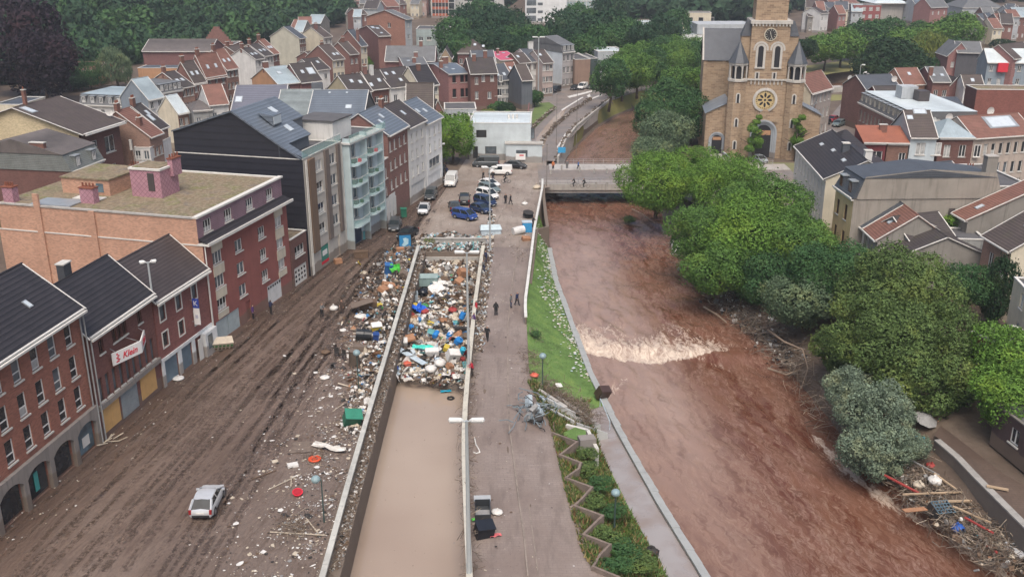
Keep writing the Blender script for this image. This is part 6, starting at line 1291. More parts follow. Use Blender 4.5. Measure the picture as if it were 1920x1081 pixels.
LM = {'mid': leafmat('leaf_mid', (.082,.165,.038)), 'bright': leafmat('leaf_bright', (.105,.205,.036)), 'olive': leafmat('leaf_olive', (.085,.135,.042)), 'deep': leafmat('leaf_deep', (.045,.105,.038)), 'dark': leafmat('leaf_dark', (.022,.05,.022)),
  'silver': leafmat('leaf_silver', (.15,.20,.14)), 'purple': leafmat('leaf_purple', (.022,.014,.022)), 'yellow': leafmat('leaf_yellow', (.13,.17,.04)), 'grey': leafmat('leaf_greygreen', (.10,.15,.085)), 'forest': leafmat('leaf_forest', (.028,.066,.034))}
BARK = plain('bark', (.085,.065,.05), .95, var=.35, scale=3, bmp=.6)
def crown_np(seed, n, leaf, nl=16, sq=.85, spread=.62, lr=(.3, .46), droop=0, flat=1.0):
 """leaf quads on the surfaces of many lobes filling a unit ellipsoid"""
 r = np.random.default_rng(seed); C = []; Rr = []
 for i in range(nl):
  while True:
   p = r.uniform(-1, 1, 3)
   if .12 < np.linalg.norm(p) < 1: break
  p = p/np.linalg.norm(p)*spread*(np.linalg.norm(p)**.5); p[2] *= sq; C.append(p); Rr.append(r.uniform(*lr)*(1.05-.3*abs(p[2])))
 C = np.array(C); Rr = np.array(Rr); w_ = Rr**2/np.sum(Rr**2); idx = r.choice(nl, int(n*1.9), p=w_)
 d = r.normal(size=(len(idx), 3)); d /= np.linalg.norm(d, axis=1)[:, None]
 rad = Rr[idx]*(1+r.normal(0, .09, len(idx))+(r.random(len(idx)) < .12)*r.uniform(.05, .38, len(idx)))*(1+.16*np.sin(d[:, 0]*7+idx)*np.cos(d[:, 1]*6+idx*2))
 p = C[idx]+d*rad[:, None]
 dist = np.linalg.norm(p[:, None, :]-C[None], axis=2)/Rr[None]; keep = dist.min(axis=1) > .80; p, d = p[keep][:n], d[keep][:n]
 if droop: p[:, 2] -= droop*(np.hypot(p[:, 0], p[:, 1]))**2*r.uniform(.4, 1, len(p))
 k = len(p); nrm = d+r.normal(0, .55, (k, 3)); nrm /= np.linalg.norm(nrm, axis=1)[:, None]
 t1 = np.cross(nrm, r.normal(size=(k, 3))); t1 /= np.linalg.norm(t1, axis=1)[:, None]; t2 = np.cross(nrm, t1)
 if droop: t2 = t2*.6+np.array([0, 0, -.9]);
 s = (leaf*r.uniform(.6, 1.35, k))[:, None]; s2 = s*(.55 if not droop else 1.1); s = s*(1 if not droop else .35)
 V = np.stack([p-t1*s-t2*s2*.2, p-t2*s2, p+t1*s+t2*s2*.2, p+t2*s2], axis=1)
 return V.reshape(-1, 3)
def mesh_np(name, V, mat):
 me = bpy.data.meshes.new(name); n = len(V)//4
 me.vertices.add(n*4); me.vertices.foreach_set('co', V.astype(np.float32).ravel()); me.loops.add(n*4); me.loops.foreach_set('vertex_index', np.arange(n*4, dtype=np.int32))
 me.polygons.add(n); me.polygons.foreach_set('loop_start', np.arange(0, n*4, 4, dtype=np.int32)); me.polygons.foreach_set('loop_total', np.full(n, 4, dtype=np.int32))
 me.materials.append(mat); me.update(calc_edges=True); return me
CR = {}
def crown_mesh(kind, var, n, leaf, **k):
 key = (kind, var, n, leaf)
 if key not in CR: CR[key] = mesh_np('crown', crown_np(var*7+len(kind), n, leaf, **k), LM[kind])
 return CR[key]
TRK = {}
def trunk_mesh(hc, var=0):
 key = (round(hc, 1), var)
 if key in TRK: return TRK[key]
 rr = random.Random(var*31+int(hc*10)); mb = MB(); top = Vector((rr.uniform(-.1,.1), rr.uniform(-.1,.1), hc)); r0 = .035*hc+.06
 mb.tube([(0,0,-.3), (rr.uniform(-.05,.05)*hc, rr.uniform(-.05,.05)*hc, hc*.45), tuple(top)], [r0*1.25, r0*.8, r0*.4], 8)
 for i in range(6):
  an = rr.uniform(0, 6.28); z0 = hc*rr.uniform(.45, .85); e = hc*rr.uniform(.3, .5)
  mb.tube([(0, 0, z0), (math.cos(an)*e*.5, math.sin(an)*e*.5, z0+e*.35), (math.cos(an)*e, math.sin(an)*e, z0+e*.6)], [r0*.5, r0*.3, r0*.12], 6)
 TRK[key] = mb.mesh('trunk', [BARK], smooth=True, uv=False); return TRK[key]
def tree(label, px, py, zc, R, kind='mid', n=9000, leaf=.045, sq=1.0, z0=0, group=None, name='tree', cat='tree', var=None, base=None, trunk=True, droop=0, sx=1, nl=20, pos=None, **k):
 c = pos if pos is not None else P(px, py, zc)
 if z0 == 'hill': z0 = hill(c.x, c.y)
 t = thing(name, label, cat, (c.x, c.y, z0), random.uniform(0, 6.28), group)
 var = random.randint(1, 4) if var is None else var
 o = link('crown', crown_mesh(kind, var, n, leaf, nl=nl, droop=droop, **k), t, (0, 0, c.z-z0)); o.scale = (R*sx, R*sx, R*sq)
 if trunk:
  hc = max(1.2, c.z-z0); q = link('trunk', trunk_mesh(hc, var % 3), t)
 return t
N1, L1 = 22000, .030
g = 'riverside trees on the right bank'
NT = [('rounded light green tree overhanging the bridge end, first of the right bank trees', 1232,340,4.6,6.6,'bright'), ('lighter green tree just right of the bridge-end tree', 1305,322,5,5.6,'bright'),
  ('bright green tree in front of the church square', 1370,350,6,6.2,'bright'), ('big broad green tree nearest the white riverside house', 1428,392,6.2,6.9,'mid'), ('dense green tree leaning over the white wrecked car', 1318,440,3.6,5.8,'mid'), ('large green tree in the middle of the right bank mass', 1400,440,5.0,7.2,'bright'),
  ('large green tree below the church-side house row', 1480,450,4.6,6.4,'mid'), ('low green tree with boughs hanging to the water', 1350,500,2.6,4.6,'mid'), ('dull green tree below the yellow house', 1565,515,5.0,6.0,'deep'), ('dull green low tree at the debris-strewn waterline', 1512,560,2.6,4.8,'grey'), ('tall olive-green willow in the middle of the right bank', 1690,545,7.0,6.6,'olive'),
  ('olive-green willow in front of the tall one', 1650,625,5.0,6.0,'olive'), ('olive-green willow in front of the wine-red outbuilding', 1745,625,4.6,5.2,'olive'), ('dark green shrub-like tree below the stained yard building', 1818,535,4.5,3.4,'deep'), ('shadowy olive tree above the muddy lane', 1730,705,2.6,5.0,'olive'),
  ('vivid green tree at the right edge above the muddy lane', 1893,675,4.6,4.6,'bright'), ('second vivid green tree crown at the right edge just below the first', 1912,738,4.0,4.3,'bright'), ('small olive tree at the waterline between dull green and silver willows', 1590,655,1.6,4.2,'olive'), ('low dark green tree under the two largest crowns', 1430,520,1.6,4.6,'deep')]
for i, (lab, x, y, z, R, kd) in enumerate(NT): tree(lab, x, y, z, R, kd, 32000 if R > 5 else 18000, .023 if R > 5 else .032, sq=.88, z0=-1.2, var=i+1, nl=34 if kd != 'olive' else 40, group=g, lr=(.20,.36) if kd != 'olive' else (.17,.30), spread=.72, name='tree' if kd != 'olive' else 'willow_tree', cat='tree')
tw_ = tree('silver-green willow bent down toward the river beside the timber debris', 1640, 772, 1.4, 3.7, 'silver', 17000, .03, sq=1.0, z0=-3, var=31, nl=40, name='willow_tree', lr=(.16,.30), spread=.78)
for lab, x, y, z, R, v_ in (('low silver-green willow half in the river foam', 1645,842,-.6,3.6,32), ('upright silver-green willow crown left of the bent one', 1600,730,1.6,3.0,33), ('small silver-green willow bough over the timber', 1690,830,-.6,2.4,34)):
 tree(lab, x, y, z, R, 'silver', 14000, .034, sq=.85, z0=-3.4, var=v_, nl=36, name='willow_tree', lr=(.16,.30), spread=.78, trunk=False)
mb = MB()
for q in range(7): x0 = random.uniform(-.6, .6); mb.tube([(4.5+x0, -4, -1.2), (3.2+x0*.8, -1.0, 2.2), (1.2+x0, 2.0, 3.6), (-1.5+x0, 3.6, 2.9)], [.13, .1, .07, .03], 6)
st = mb.build('bent_stem', [plain('pale_bark', (.24,.20,.14), .9)], tw_); st.rotation_euler = (0, 0, -tw_.rotation_euler.z)
iv = tree('column of dark ivy on the wall between the brick house and peeling cream house', 1875, 545, 4.5, 2.2, 'dark', 9000, .05, sq=2.0, z0=0, var=5, name='ivy', cat='ivy', trunk=False)
tree('light green bush growing between the roofs of the yard buildings', 1792, 412, 7.0, 2.2, 'bright', 6000, .06, sq=.6, z0=4, var=6, name='bush', cat='bush', trunk=False)
# upstream bank
for i, (lab, x, y, z, R, kd) in enumerate([('grey-green willow right of the upstream river bend', 1248,250,3.5,5.6,'grey'), ('tall green tree left of the church transept', 1265,190,6,7.2,'deep'), ('round green tree below the plane tree row', 1225,225,3.5,5.2,'deep'), ('tall dark green tree against the church aisle', 1298,215,6,5.5,'deep'), ('light grey-green low tree above the bridge railing', 1222,285,2.5,4.2,'grey'), ('green tree filling the gap before the church nave', 1290,160,8,6.4,'mid')]):
 tree(lab, x, y, z, R, kd, 12000, .038, sq=1, z0=-1, var=i+2, group='trees between river bend and church')
PL = [(1143,150),(1168,134),(1196,130),(1224,122),(1250,112),(1275,106),(1300,104),(1186,112),(1212,104),(1240,98),(1268,93),(1312,98)]
for i, (x, y) in enumerate(PL): tree('clipped green plane tree in the double row beside the riverside road', x, y, 7.5, 5.2, 'mid' if i % 3 else 'deep', 9000, .045, sq=1.15, var=1+i % 4, group='plane trees beside the riverside road', name='plane_tree')
tree('round bright green tree standing alone on the square beside the pale office', 848, 256, 5.2, 4.5, 'bright', 16000, .036, sq=1.15, var=3, name='street_tree')
for lab, x, y in (('slender young tree with tiered foliage before the church portal', 1411, 252), ('slender young tree with tiered foliage at the right of the church portal', 1491, 250)):
 b0 = P(x, y+52, 0); t = thing('street_tree', lab, 'tree', b0)
 for j in range(7): R = random.uniform(.9,1.7)*(1.15-j*.07); dz = 2.9+j*.95; o = link('crown', crown_mesh('bright', 2+j%4, 3000, .07, nl=14), t, (random.uniform(-.9,.9), random.uniform(-.7,.7), dz)); o.scale = (R, R, R*.8); o.rotation_euler = (0, 0, j)
 link('trunk', trunk_mesh(6.5, 1), t)
# left background
for lab, x, y, z, R, kd, sq in [('huge dark purple copper beech at the left edge', 40,80,14,11.5,'purple',1.25), ('second dark purple beech crown behind the villa', 78,120,10,9,'purple',1.1), ('drooping pale willow in front of the barn', 216,118,7,5.2,'grey',1.25), ('broad green shrubbery tree left of the drooping willow', 168,140,4,5.0,'deep',.9), ('dark hedge-like tree below the barn', 135,150,3,4.6,'dark',.8), ('bright green tree at the corner of the barn', 128,112,4,4.0,'mid',.9), ('small conifer by the orange shed wall', 290,120,3,2.0,'deep',1.6)]:
 tree(lab, x, y, z, R, kd, 9000, .05, sq=sq, var=random.randint(1,4), droop=.25 if 'willow' in lab else 0)
for lab, x, y, z, R, kd in [('small green garden tree before the pink brick gable', 700,118,3,3.4,'mid'), ('dull garden tree between brown brick houses', 655,122,3,3.2,'deep'), ('bright garden shrub left of the mossy roof row', 716,120,2,2.6,'bright'), ('clipped bush behind the flat-roofed annex', 935,202,2,2.6,'deep'), ('dark round bush behind the flat-roofed annex', 950,205,2,2.4,'dark'), ('yellow-green bush row by the pale office', 915,218,1.5,2.4,'yellow'), ('green hedge beside the brick garden wall', 950,218,1.2,2.2,'mid'), ('small tree on the lawn beside the graffiti wall', 1002,182,2.5,2.6,'deep'), ('small tree by the beige blank gable', 533,112,2.5,2.6,'mid')]:
 tree(lab, x, y, z, R, kd, 5000, .07, sq=.8, var=random.randint(1,4), name='bush' if 'bush' in lab or 'hedge' in lab or 'shrub' in lab else 'tree', cat='bush' if 'bush' in lab or 'hedge' in lab or 'shrub' in lab else 'tree')
# dark grove behind the square
GR = [(852,70,9),(872,50,10),(895,66,10),(905,35,11),(925,50,11),(948,62,10),(968,78,8),(955,95,6),(885,88,7),(862,92,6),(912,86,8),(935,88,8),(1000,82,8),(1030,78,7),(1058,60,10),(1085,48,11),(1108,66,10),(1078,85,8),(1100,90,7),(1148,25,13),(1152,62,11),(1180,72,9),(1205,80,8),(1240,60,9),(1130,82,8),(965,55,9),(985,95,6),(1265,52,9)]
for i, (x, y, R) in enumerate(GR): tree('dark green broadleaf tree in the grove below the institutional blocks', x, y, 9, R*.8, 'forest' if i % 3 else 'deep', 5200, .06, sq=1.1, var=1+i % 4, group='grove behind the square', name='tree')
for i, (x, y, z, R, kd, lab) in enumerate([(1510,90,9,4.5,'dark','tall dark poplar-like tree right of the church tower'), (1548,92,7,8,'mid','green tree above the grass of the far river bend'), (1580,80,8,9,'mid','green tree between poplar-like tree and dark dome tree'), (1622,72,8,10,'deep','grey-green tree below the red school'), (1662,64,8,9,'deep','green tree right of the red school'), (1672,112,8,10.5,'dark','wide dark domed tree in the park'), (1640,128,6,8,'dark','dark low tree left of the wide dark dome'), (1715,132,6,7.5,'dark','dark tree right of the wide dark dome'), (1700,80,8,9,'mid','mid green tree above the wide dark dome'), (1745,92,8,8.5,'yellow','yellow-green weeping willow in the park'), (1800,52,10,10,'mid','tall green tree by the far grey hall'), (1762,66,8,9,'mid','green tree behind the yellow-green willow'), (1790,100,6,7,'deep','dark green tree by the dutch gable'), (1762,130,4,6,'deep','low green tree behind the tall chimney gable'), (1730,58,8,7,'deep','dark tree below the sawtooth house'), (1815,135,3,4,'deep','small tree in front of the dutch gable house'), (1885,145,3,4,'dark','dark shrub by the grey modern apartment house')]):
 tree(lab, x, y, z, R*.85, kd, 6500, .055, sq=.85 if R < 20 else 1, var=1+i % 4, droop=.2 if kd == 'yellow' else 0, name='tree')
tree('dark hillside tree row right of the red barn', 1880, 84, 3, 5, 'dark', 4000, .07, sq=.5, pos=None)
# wooded hillsides: one mass each
def forest(name, label, pts, kind, nleaf, leaf, R):
 U = [crown_np(s, nleaf, leaf, nl=9, sq=.9) for s in (3, 5, 8)]; out = []
 for x, y in pts:
  q = U[random.randint(0, 2)]; an = random.uniform(0, 6.28); r_ = R*random.uniform(.7, 1.35); c, s = math.cos(an), math.sin(an)
  M_ = np.array([[c, -s, 0], [s, c, 0], [0, 0, 1]])*r_; out.append(q@M_.T+np.array([x, y, hill(x, y)+r_*.75]))
 tag(link(name, mesh_np(name, np.concatenate(out), LM[kind])), label, 'woodland', kind='stuff')
pts = []; y = 240
while y < 640:
 x = interp(HL, y)+6
 while x > interp(HL, y)-190 and x > -.56*y-25: pts.append((x+random.uniform(-3,3), y+random.uniform(-3,3))); x -= 9.5
 y += 8.5
random.shuffle(pts); k3 = int(len(pts)*.35)
forest('woodland', 'dense dark green woodland covering the hillside at the upper left', pts[k3:], 'forest', 620, .15, 6.2)
forest('woodland', 'lighter green tree crowns mixed through the upper left hillside', pts[:k3], 'deep', 620, .15, 6.0)
print('forest', len(pts))
pts = []; y = 500
while y < 900:
 x = -150
 while x < 480:
  if y > interp(HF, x)-4 and y < interp(HF, x)+185: pts.append((x+random.uniform(-5,5), y+random.uniform(-5,5)))
  x += 13
 y += 12
print('far', len(pts))
forest('woodland', 'far blue-green wooded hills closing the valley', pts, 'forest', 260, .26, 8.5)
# ================================================================ UPSTREAM ROADS, SQUARE, CARS
sheet('riverside_road', [(1040,302),(1062,266),(1104,224),(1146,188),(1180,175),(1250,164),(1250,158),(1120,163),(1070,172),(1045,196),(1028,225),(1014,262),(1004,302)], M_asph, .03)
sheet('side_road', [(1004,302),(1014,262),(1028,225),(1045,196),(1070,172),(1118,163),(1070,160),(1030,170),(1015,186),(990,200),(998,240),(990,302)], M_asph, .02)
sheet('flooded_ramp', [(1000,290),(1004,262),(1022,238),(1044,214),(1064,200),(1056,216),(1030,248),(1014,290)], M_flood, .045)
M_lawn = plain('lawn', (.12,.17,.055), .9, var=.3, scale=.4)
sheet('lawn', [(990,232),(998,212),(1006,194),(1030,192),(1044,202),(1022,222),(1000,243)], M_lawn, .035)
sheet('church_green', [(1350,300),(1500,306),(1500,345),(1340,335)], plain('trampled_grass', (.17,.17,.09), .9, var=.3, scale=.3), .03)
sheet('church_road', [(1180,330),(1185,302),(1340,300),(1340,335),(1500,345),(1500,390),(1300,380)], M_pave, .025)
sheet('street_surface', [(1505,270),(1540,262),(1620,262),(1612,205),(1580,190),(1560,215),(1520,240)], M_asph, .03)
sheet('park_grass', [(1500,150),(1510,124),(1600,112),(1640,128),(1560,138)], plain('dry_grass', (.20,.19,.075), .9, var=.3, scale=.2), .04)
sheet('park_grass', [(1555,190),(1560,178),(1600,178),(1605,186)], plain('dry_grass', (.20,.19,.075), .9), .04)
M_mark = plain('road_paint', (.6,.59,.56), .6, var=.2, scale=2)
for nm, q in (('road_marking', [(1063,181),(1110,170),(1116,171),(1068,184)]), ('road_marking', [(1052,206),(1092,182),(1094,183),(1054,208)]), ('road_marking', [(1100,180),(1106,176),(1108,183),(1104,184)]), ('road_marking', [(1096,189),(1128,177),(1129,179),(1100,190)]), ('road_marking', [(1044,276),(1060,250),(1064,250),(1048,280)])): sheet(nm, q, M_mark, .05)
m, n, b = newmat('upstream_grass', .9); a = noise(n, world_pos(n), .15, 5); L(n, ramp(n, a, [(.35, (.12,.14,.04)), (.6, (.22,.20,.06))]), b.inputs['Base Color'])
def ubz(x, y, t): return -3.35*t+.12
loft('upstream_grass_bank', 204, 284, lambda y: midr(y)+.05, lambda y: edge(y)-.3, 2, 6, 0, m, zf=ubz)
def kwall(name, label, pts, h, mat, wd=.4, z=-3.5):
 w = [P(a, b_, 0) for a, b_ in pts]; t = thing(name, label, 'wall', w[0]); mb = MB()
 for p, q in zip(w, w[1:]):
  d = (q-p).normalized(); nn = Vector((-d.y, d.x, 0))*wd/2; c = [p-nn, q-nn, q+nn, p+nn]; c = [k-w[0] for k in c]
  mb.add([(k.x,k.y,z) for k in c]+[(k.x,k.y,h) for k in c], [(0,3,2,1),(4,5,6,7),(0,1,5,4),(1,2,6,5),(2,3,7,6),(3,0,4,7)])
 mb.build('wall_body', [mat], t); return t
kwall('quay_wall', 'grey concrete quay wall of the riverside road upstream of the bridge', [(1046,300),(1060,267),(1080,241),(1105,221),(1145,189),(1178,176)], .7, M_conc)
def ragged_rail(label, pts, h=.9):
 w = [P(a, b_, 0) for a, b_ in pts]; t = thing('railing', label, 'railing', w[0]); mb = MB(); db = MB()
 for p, q in zip(w, w[1:]):
  ln = (q-p).length; d = (q-p)/ln; k = 0
  a, c = p-w[0], q-w[0]; mb.tube([(a.x,a.y,h),(c.x,c.y,h)], .05, 5); mb.tube([(a.x,a.y,h*.5),(c.x,c.y,h*.5)], .035, 5)
  while k < ln: o = a+d*k; mb.box(o.x-.04, o.x+.04, o.y-.04, o.y+.04, 0, h); k += 2
  for _ in range(int(ln*5)):
   o = a+d*random.uniform(0, ln); s_ = random.uniform(.1, .45); M_ = Matrix.Rotation(random.uniform(0, 3), 3, Vector((random.random(), random.random(), 1)).normalized())
   db.obox((o.x+random.uniform(-.3,.3), o.y+random.uniform(-.3,.3), random.uniform(.1, h)), (s_*2, s_*.4, s_*.5), M_, 0 if random.random() < .8 else 1)
 mb.build('rails', [M_concd], t); db.build('caught_debris', [plain('tangle_brown', (.12,.09,.065), .95, var=.5, scale=2), plain('tangle_pale', (.45,.42,.38), .8)], t)
ragged_rail('debris-choked railing left of the flooded upstream ramp', [(992,250),(1008,232),(1040,205)])
ragged_rail('debris-choked railing between flooded ramp and riverside road', [(1006,300),(1016,268),(1040,240),(1068,214),(1108,188)])
ragged_rail('debris-choked railing on the upstream quay wall', [(1044,298),(1058,266),(1078,240),(1104,219),(1144,187)])
kwall('garden_wall', 'curved red brick garden wall beside the small lawn', [(955,240),(975,232),(990,228),(992,208)], 2.0, B_purp, .3, 0)
kwall('stone_bridge', 'pale stone arch bridge over the far river bend', [(1556,170),(1580,168),(1612,172),(1640,180)], 1.0, M_conc, 3, -3)
# bollards on the bridge footways
BOL = None
def bollard(px, py):
 global BOL
 lab = 'short grey cylindrical bollard along the bridge footway'
 if BOL is None:
  BOL = thing('bollard', lab, 'bollard', P(px, py, .15), group='bollards on the bridge'); mb = MB(); mb.tube([(0,0,0),(0,0,.75)], .17, 10); mb.tube([(0,0,.75),(0,0,.9),(0,0,.95)], [.19,.19,.08], 10); mb.build('post', [M_conc], BOL); return
 c = copy_tree(BOL); c.location = P(px, py, .15)
for x, y in ((1053,318),(1087,322),(1114,325),(1138,325),(1158,324),(1117,350),(1138,350),(1033,327)): bollard(x, y)

# ---------------------------------------------------------------- cars
M_tyre = flatmat('tyre', (.02,.02,.02), .8); M_rim = flatmat('rim', (.35,.36,.37), .35, .6); M_cgl = glass('car_glass', (.02,.027,.03), .05); M_hl = flatmat('headlight_glass', (.62,.64,.66), .15); M_tl = flatmat('tail_light_red', (.28,.012,.015), .25); M_blackp = flatmat('black_plastic', (.025,.025,.027), .6); M_plate = flatmat('number_plate', (.66,.66,.62), .4)
KINDS = {  # length, width, belt, roof, sill, rear glass bottom/top, front top/bottom (x), bonnet height, nose height
 'hatch': (4.0,1.72,.88,1.40,.24,-1.86,-1.2,.2,1.22,.86,.62), 'suv': (4.4,1.8,1.05,1.66,.3,-2.12,-1.8,.45,1.15,1.0,.75), 'mpv': (4.3,1.78,1.0,1.66,.26,-2.1,-1.75,.62,1.55,.93,.66),
 'sedan': (4.4,1.75,.93,1.42,.25,-1.65,-1.05,.35,1.1,.9,.64), 'van': (5.1,1.95,1.15,2.02,.3,-2.5,-2.46,1.2,1.95,1.12,.8), 'estate': (4.5,1.76,.95,1.46,.25,-2.2,-1.8,.4,1.15,.9,.64), 'smallvan': (4.3,1.8,1.05,1.8,.28,-2.12,-2.05,.55,1.3,1.0,.72)}
_cm = {}
def car_meshes(kind, paint):
 key = (kind, paint.name)
 if key in _cm: return _cm[key]
 Ln, W, belt, roof, sill, rb, rt, ft, fb, bon, nose = KINDS[kind]; hw = W/2; x0, x1 = -Ln/2, Ln/2
 st = [(x0, .80, sill+.18, belt-.22), (x0+.06, .93, sill+.05, belt-.08), (x0+.3, 1, sill, belt), (-Ln*.2, 1, sill-.02, belt), (fb-.5, 1, sill-.02, belt), (fb, .985, sill, bon), ((fb+x1)/2, .965, sill, (bon+nose)/2+.05), (x1-.28, .93, sill+.02, nose+.06), (x1-.07, .82, sill+.08, nose-.06), (x1, .66, sill+.2, nose-.2)]
 prof = lambda w_, zb, zt: [(w_*.86, zb), (w_*.98, zb+.1), (w_, (zb+zt)/2), (w_*.985, zt-.12), (w_*.9, zt), (0, zt+.035)]
 mb = MB(); ring = []
 for x, wf, zb, zt in st:
  h = prof(hw*wf, zb, zt); ring.append([(x, -y, z) for y, z in h]+[(x, y, z) for y, z in h[-2::-1]])
 k = len(ring[0])
 for a, b2 in zip(ring, ring[1:]):
  mb.add(a+b2, [(j, j+k, j+1+k, j+1) for j in range(k-1)]+[(k-1, 2*k-1, k, 0)])
 mb.add(ring[0], [tuple(range(k))]); mb.add(ring[-1], [tuple(range(k-1, -1, -1))])
 # roof skin and pillars
 rw = hw*(.76 if kind not in ('van', 'smallvan') else .84); bw = hw*.9
 def rf(x): return roof-.05*((x-(rt+ft)/2)/((ft-rt)/2))**2
 xs = [rt-.04, (rt*2+ft)/3, (rt+2*ft)/3, ft+.03]
 for a, c in zip(xs, xs[1:]):
  mb.add([(a,-rw,rf(a)-.03),(a,0,rf(a)+.025),(a,rw,rf(a)-.03),(c,-rw,rf(c)-.03),(c,0,rf(c)+.025),(c,rw,rf(c)-.03),(a,-rw-.02,rf(a)-.09),(c,-rw-.02,rf(c)-.09),(a,rw+.02,rf(a)-.09),(c,rw+.02,rf(c)-.09)], [(0,3,4,1),(1,4,5,2),(6,7,3,0),(2,5,9,8)])
 for s in (-1, 1):
  for (xa, xb, t_) in ((fb, ft, .05), (rb, rt, .09 if kind != 'van' else .05), ((fb+rb)/2+.1, (ft+rt)/2+.05, .05)):
   mb.tube([(xa, s*(bw-.01), belt-.03 if xa != fb else bon), (xb, s*(rw+.0), roof-.08)], t_, 5)
 if kind in ('van', 'smallvan'):
  xm = ft-.9
  for s in (-1, 1): mb.add([(rb,s*bw*1.02,belt-.1),(xm,s*bw*1.02,belt-.1),(xm,s*(rw+.03),roof-.06),(rt,s*(rw+.03),roof-.06)], [(0,1,2,3)])
  mb.add([(rb-.03,-bw,belt-.1),(rb-.03,bw,belt-.1),(rt-.03,rw,roof-.04),(rt-.03,-rw,roof-.04)], [(0,1,2,3)])
 body = mb.mesh('body', [paint], smooth=True, uv=False)
 try: body.set_sharp_from_angle(angle=math.radians(38))
 except Exception: pass
 mb = MB(); z0 = belt-.06; zr = roof-.06
 c = [(rb,-bw,z0),(fb,-bw,bon-.03),(fb,bw,bon-.03),(rb,bw,z0),(rt,-rw,zr),(ft,-rw,zr),(ft,rw,zr),(rt,rw,zr)]
 mb.add(c, [(0,1,5,4),(1,2,6,5),(2,3,7,6),(3,0,4,7)]); gl = mb.mesh('windows', [M_cgl], uv=False)
 mb = MB(); mb.tube([(0,-.1,0),(0,.1,0)], .31, 16); ty = mb.mesh('tyre', [M_tyre], uv=False)
 mb = MB(); mb.tube([(0,-.11,0),(0,.11,0)], .2, 12); rm_ = mb.mesh('rim', [M_rim], uv=False)
 mb = MB(); mb.obox((x1-.2, 0, nose-.05), (.26, .26, .12)); hl = mb.mesh('headlight', [M_hl], uv=False)
 mb = MB(); mb.obox((x0+.07, 0, belt-.17), (.16, .17, .3 if kind != 'van' else .6)); tl_ = mb.mesh('tail_light', [M_tl], uv=False)
 mb = MB(); mb.box(x1-.09, x1+.025, -.5, .5, sill+.05, sill+.28); bp = mb.mesh('bumper', [M_blackp], uv=False); mb = MB(); mb.box(x0-.02, x0+.06, -.62, .62, sill+.1, sill+.26); bp = (bp, mb.mesh('bumper', [M_blackp], uv=False))
 mb = MB(); mb.box(x0-.035, x0-.005, -.26, .26, sill+.36, sill+.47); mb.box(x1+.02, x1+.04, -.26, .26, sill+.1, sill+.2); npm = mb.mesh('number_plate', [M_plate], uv=False)
 mb = MB(); mb.obox((0, 0, 0), (.14, .2, .13)); mi_ = mb.mesh('mirror', [paint], uv=False)
 mb = MB();
 for s in (-1, 1):
  for wx in (-Ln*.31, Ln*.31): mb.tube([(wx, s*(hw-.2), .33), (wx, s*(hw+.004), .33)], .37, 16)
 ar = mb.mesh('wheel_arch', [M_blackp], uv=False)
 _cm[key] = (body, gl, ty, rm_, hl, tl_, bp, npm, mi_, ar); return _cm[key]
PAINT = {k: plain('paint_'+k, c, r, me, var=.12, scale=1.5, spec=.6) for k, c, r, me in (('silver',(.60,.62,.63),.28,.35),('white',(.68,.68,.66),.3,0),('black',(.018,.02,.024),.25,0),('grey',(.075,.085,.09),.3,.3),('navy',(.022,.04,.10),.25,.1),('blue',(.03,.07,.26),.25,.1),('greygreen',(.18,.23,.23),.3,.3),('palegrey',(.38,.42,.44),.3,.3),('red',(.35,.03,.04),.3,0),('muddy',(.22,.19,.16),.6,0))}
def car(label, px, py, hx, hy, kind, paint, z=.03, roll=0, name='car', cat='car', group=None):
 """centre on the ground at (px, py), nose toward (hx, hy)"""
 c = P(px, py, z); d = P(hx, hy, z)-c; an = math.atan2(d.y, d.x); t = thing(name, label, cat, c, an, group)
 if roll: t.rotation_euler = (roll, 0, an)
 Ln, W, belt, roof, sill, rb, rt, ft, fb, bon, nose = KINDS[kind]; bo, gl, ty, rm_, hl, tl_, bp, npm, mi_, ar = car_meshes(kind, PAINT[paint])
 link('body', bo, t); link('windows', gl, t); link('bumper', bp[0], t); link('bumper', bp[1], t); link('number_plate', npm, t); link('wheel_arch', ar, t)
 for s in (-1, 1):
  for wx in (-Ln*.31, Ln*.31): w_ = link('wheel', ty, t, (wx, s*(W/2-.09), .31)); link('rim', rm_, w_)
  link('headlight', hl, t, (0, s*(W/2*.66), 0)); link('tail_light', tl_, t, (0, s*(W/2*.84), 0)); link('mirror', mi_, t, (fb-.35, s*(W/2+.08), belt+.02))
 return t
w_ = car('silver hatchback driving away through the mud, rear to the camera', 391,948, 412,905, 'hatch', 'silver'); w_.scale = (1.06,)*3
car('silver compact car parked at the kerb ahead of the dark people carrier', 795,398, 781,428, 'hatch', 'silver')
car('dark grey people carrier parked behind the silver compact', 808,371, 796,392, 'mpv', 'grey', name='car')
car('white panel van standing on the square', 846,346, 838,362, 'van', 'white', name='van', cat='van')
car('dark grey estate car stranded by the white balconies with its front to the camera', 741,428, 733,450, 'estate', 'grey')
car('black saloon slewed across the road beside the dark grey estate', 764,444, 750,452, 'sedan', 'black')
car('black small SUV seen from behind, in the middle of the parked cluster', 871,380, 872,366, 'suv', 'black')
car('dark green hatchback half hidden behind the blue people carrier', 852,392, 846,375, 'hatch', 'grey')
car('bright blue people carrier at the near corner of the parked cluster', 872,410, 900,416, 'mpv', 'blue')
car('dark navy hatchback in the second bay of the parked cluster', 902,397, 926,404, 'hatch', 'navy')
car('mid blue car in the third bay of the parked cluster', 910,384, 936,392, 'mpv', 'navy')
car('white people carrier in the fourth bay of the parked cluster', 914,371, 940,378, 'mpv', 'white')
car('grey-green car in the fifth bay of the parked cluster', 918,359, 942,366, 'estate', 'greygreen')
car('white car in the last bay of the parked cluster', 918,350, 942,355, 'hatch', 'white')
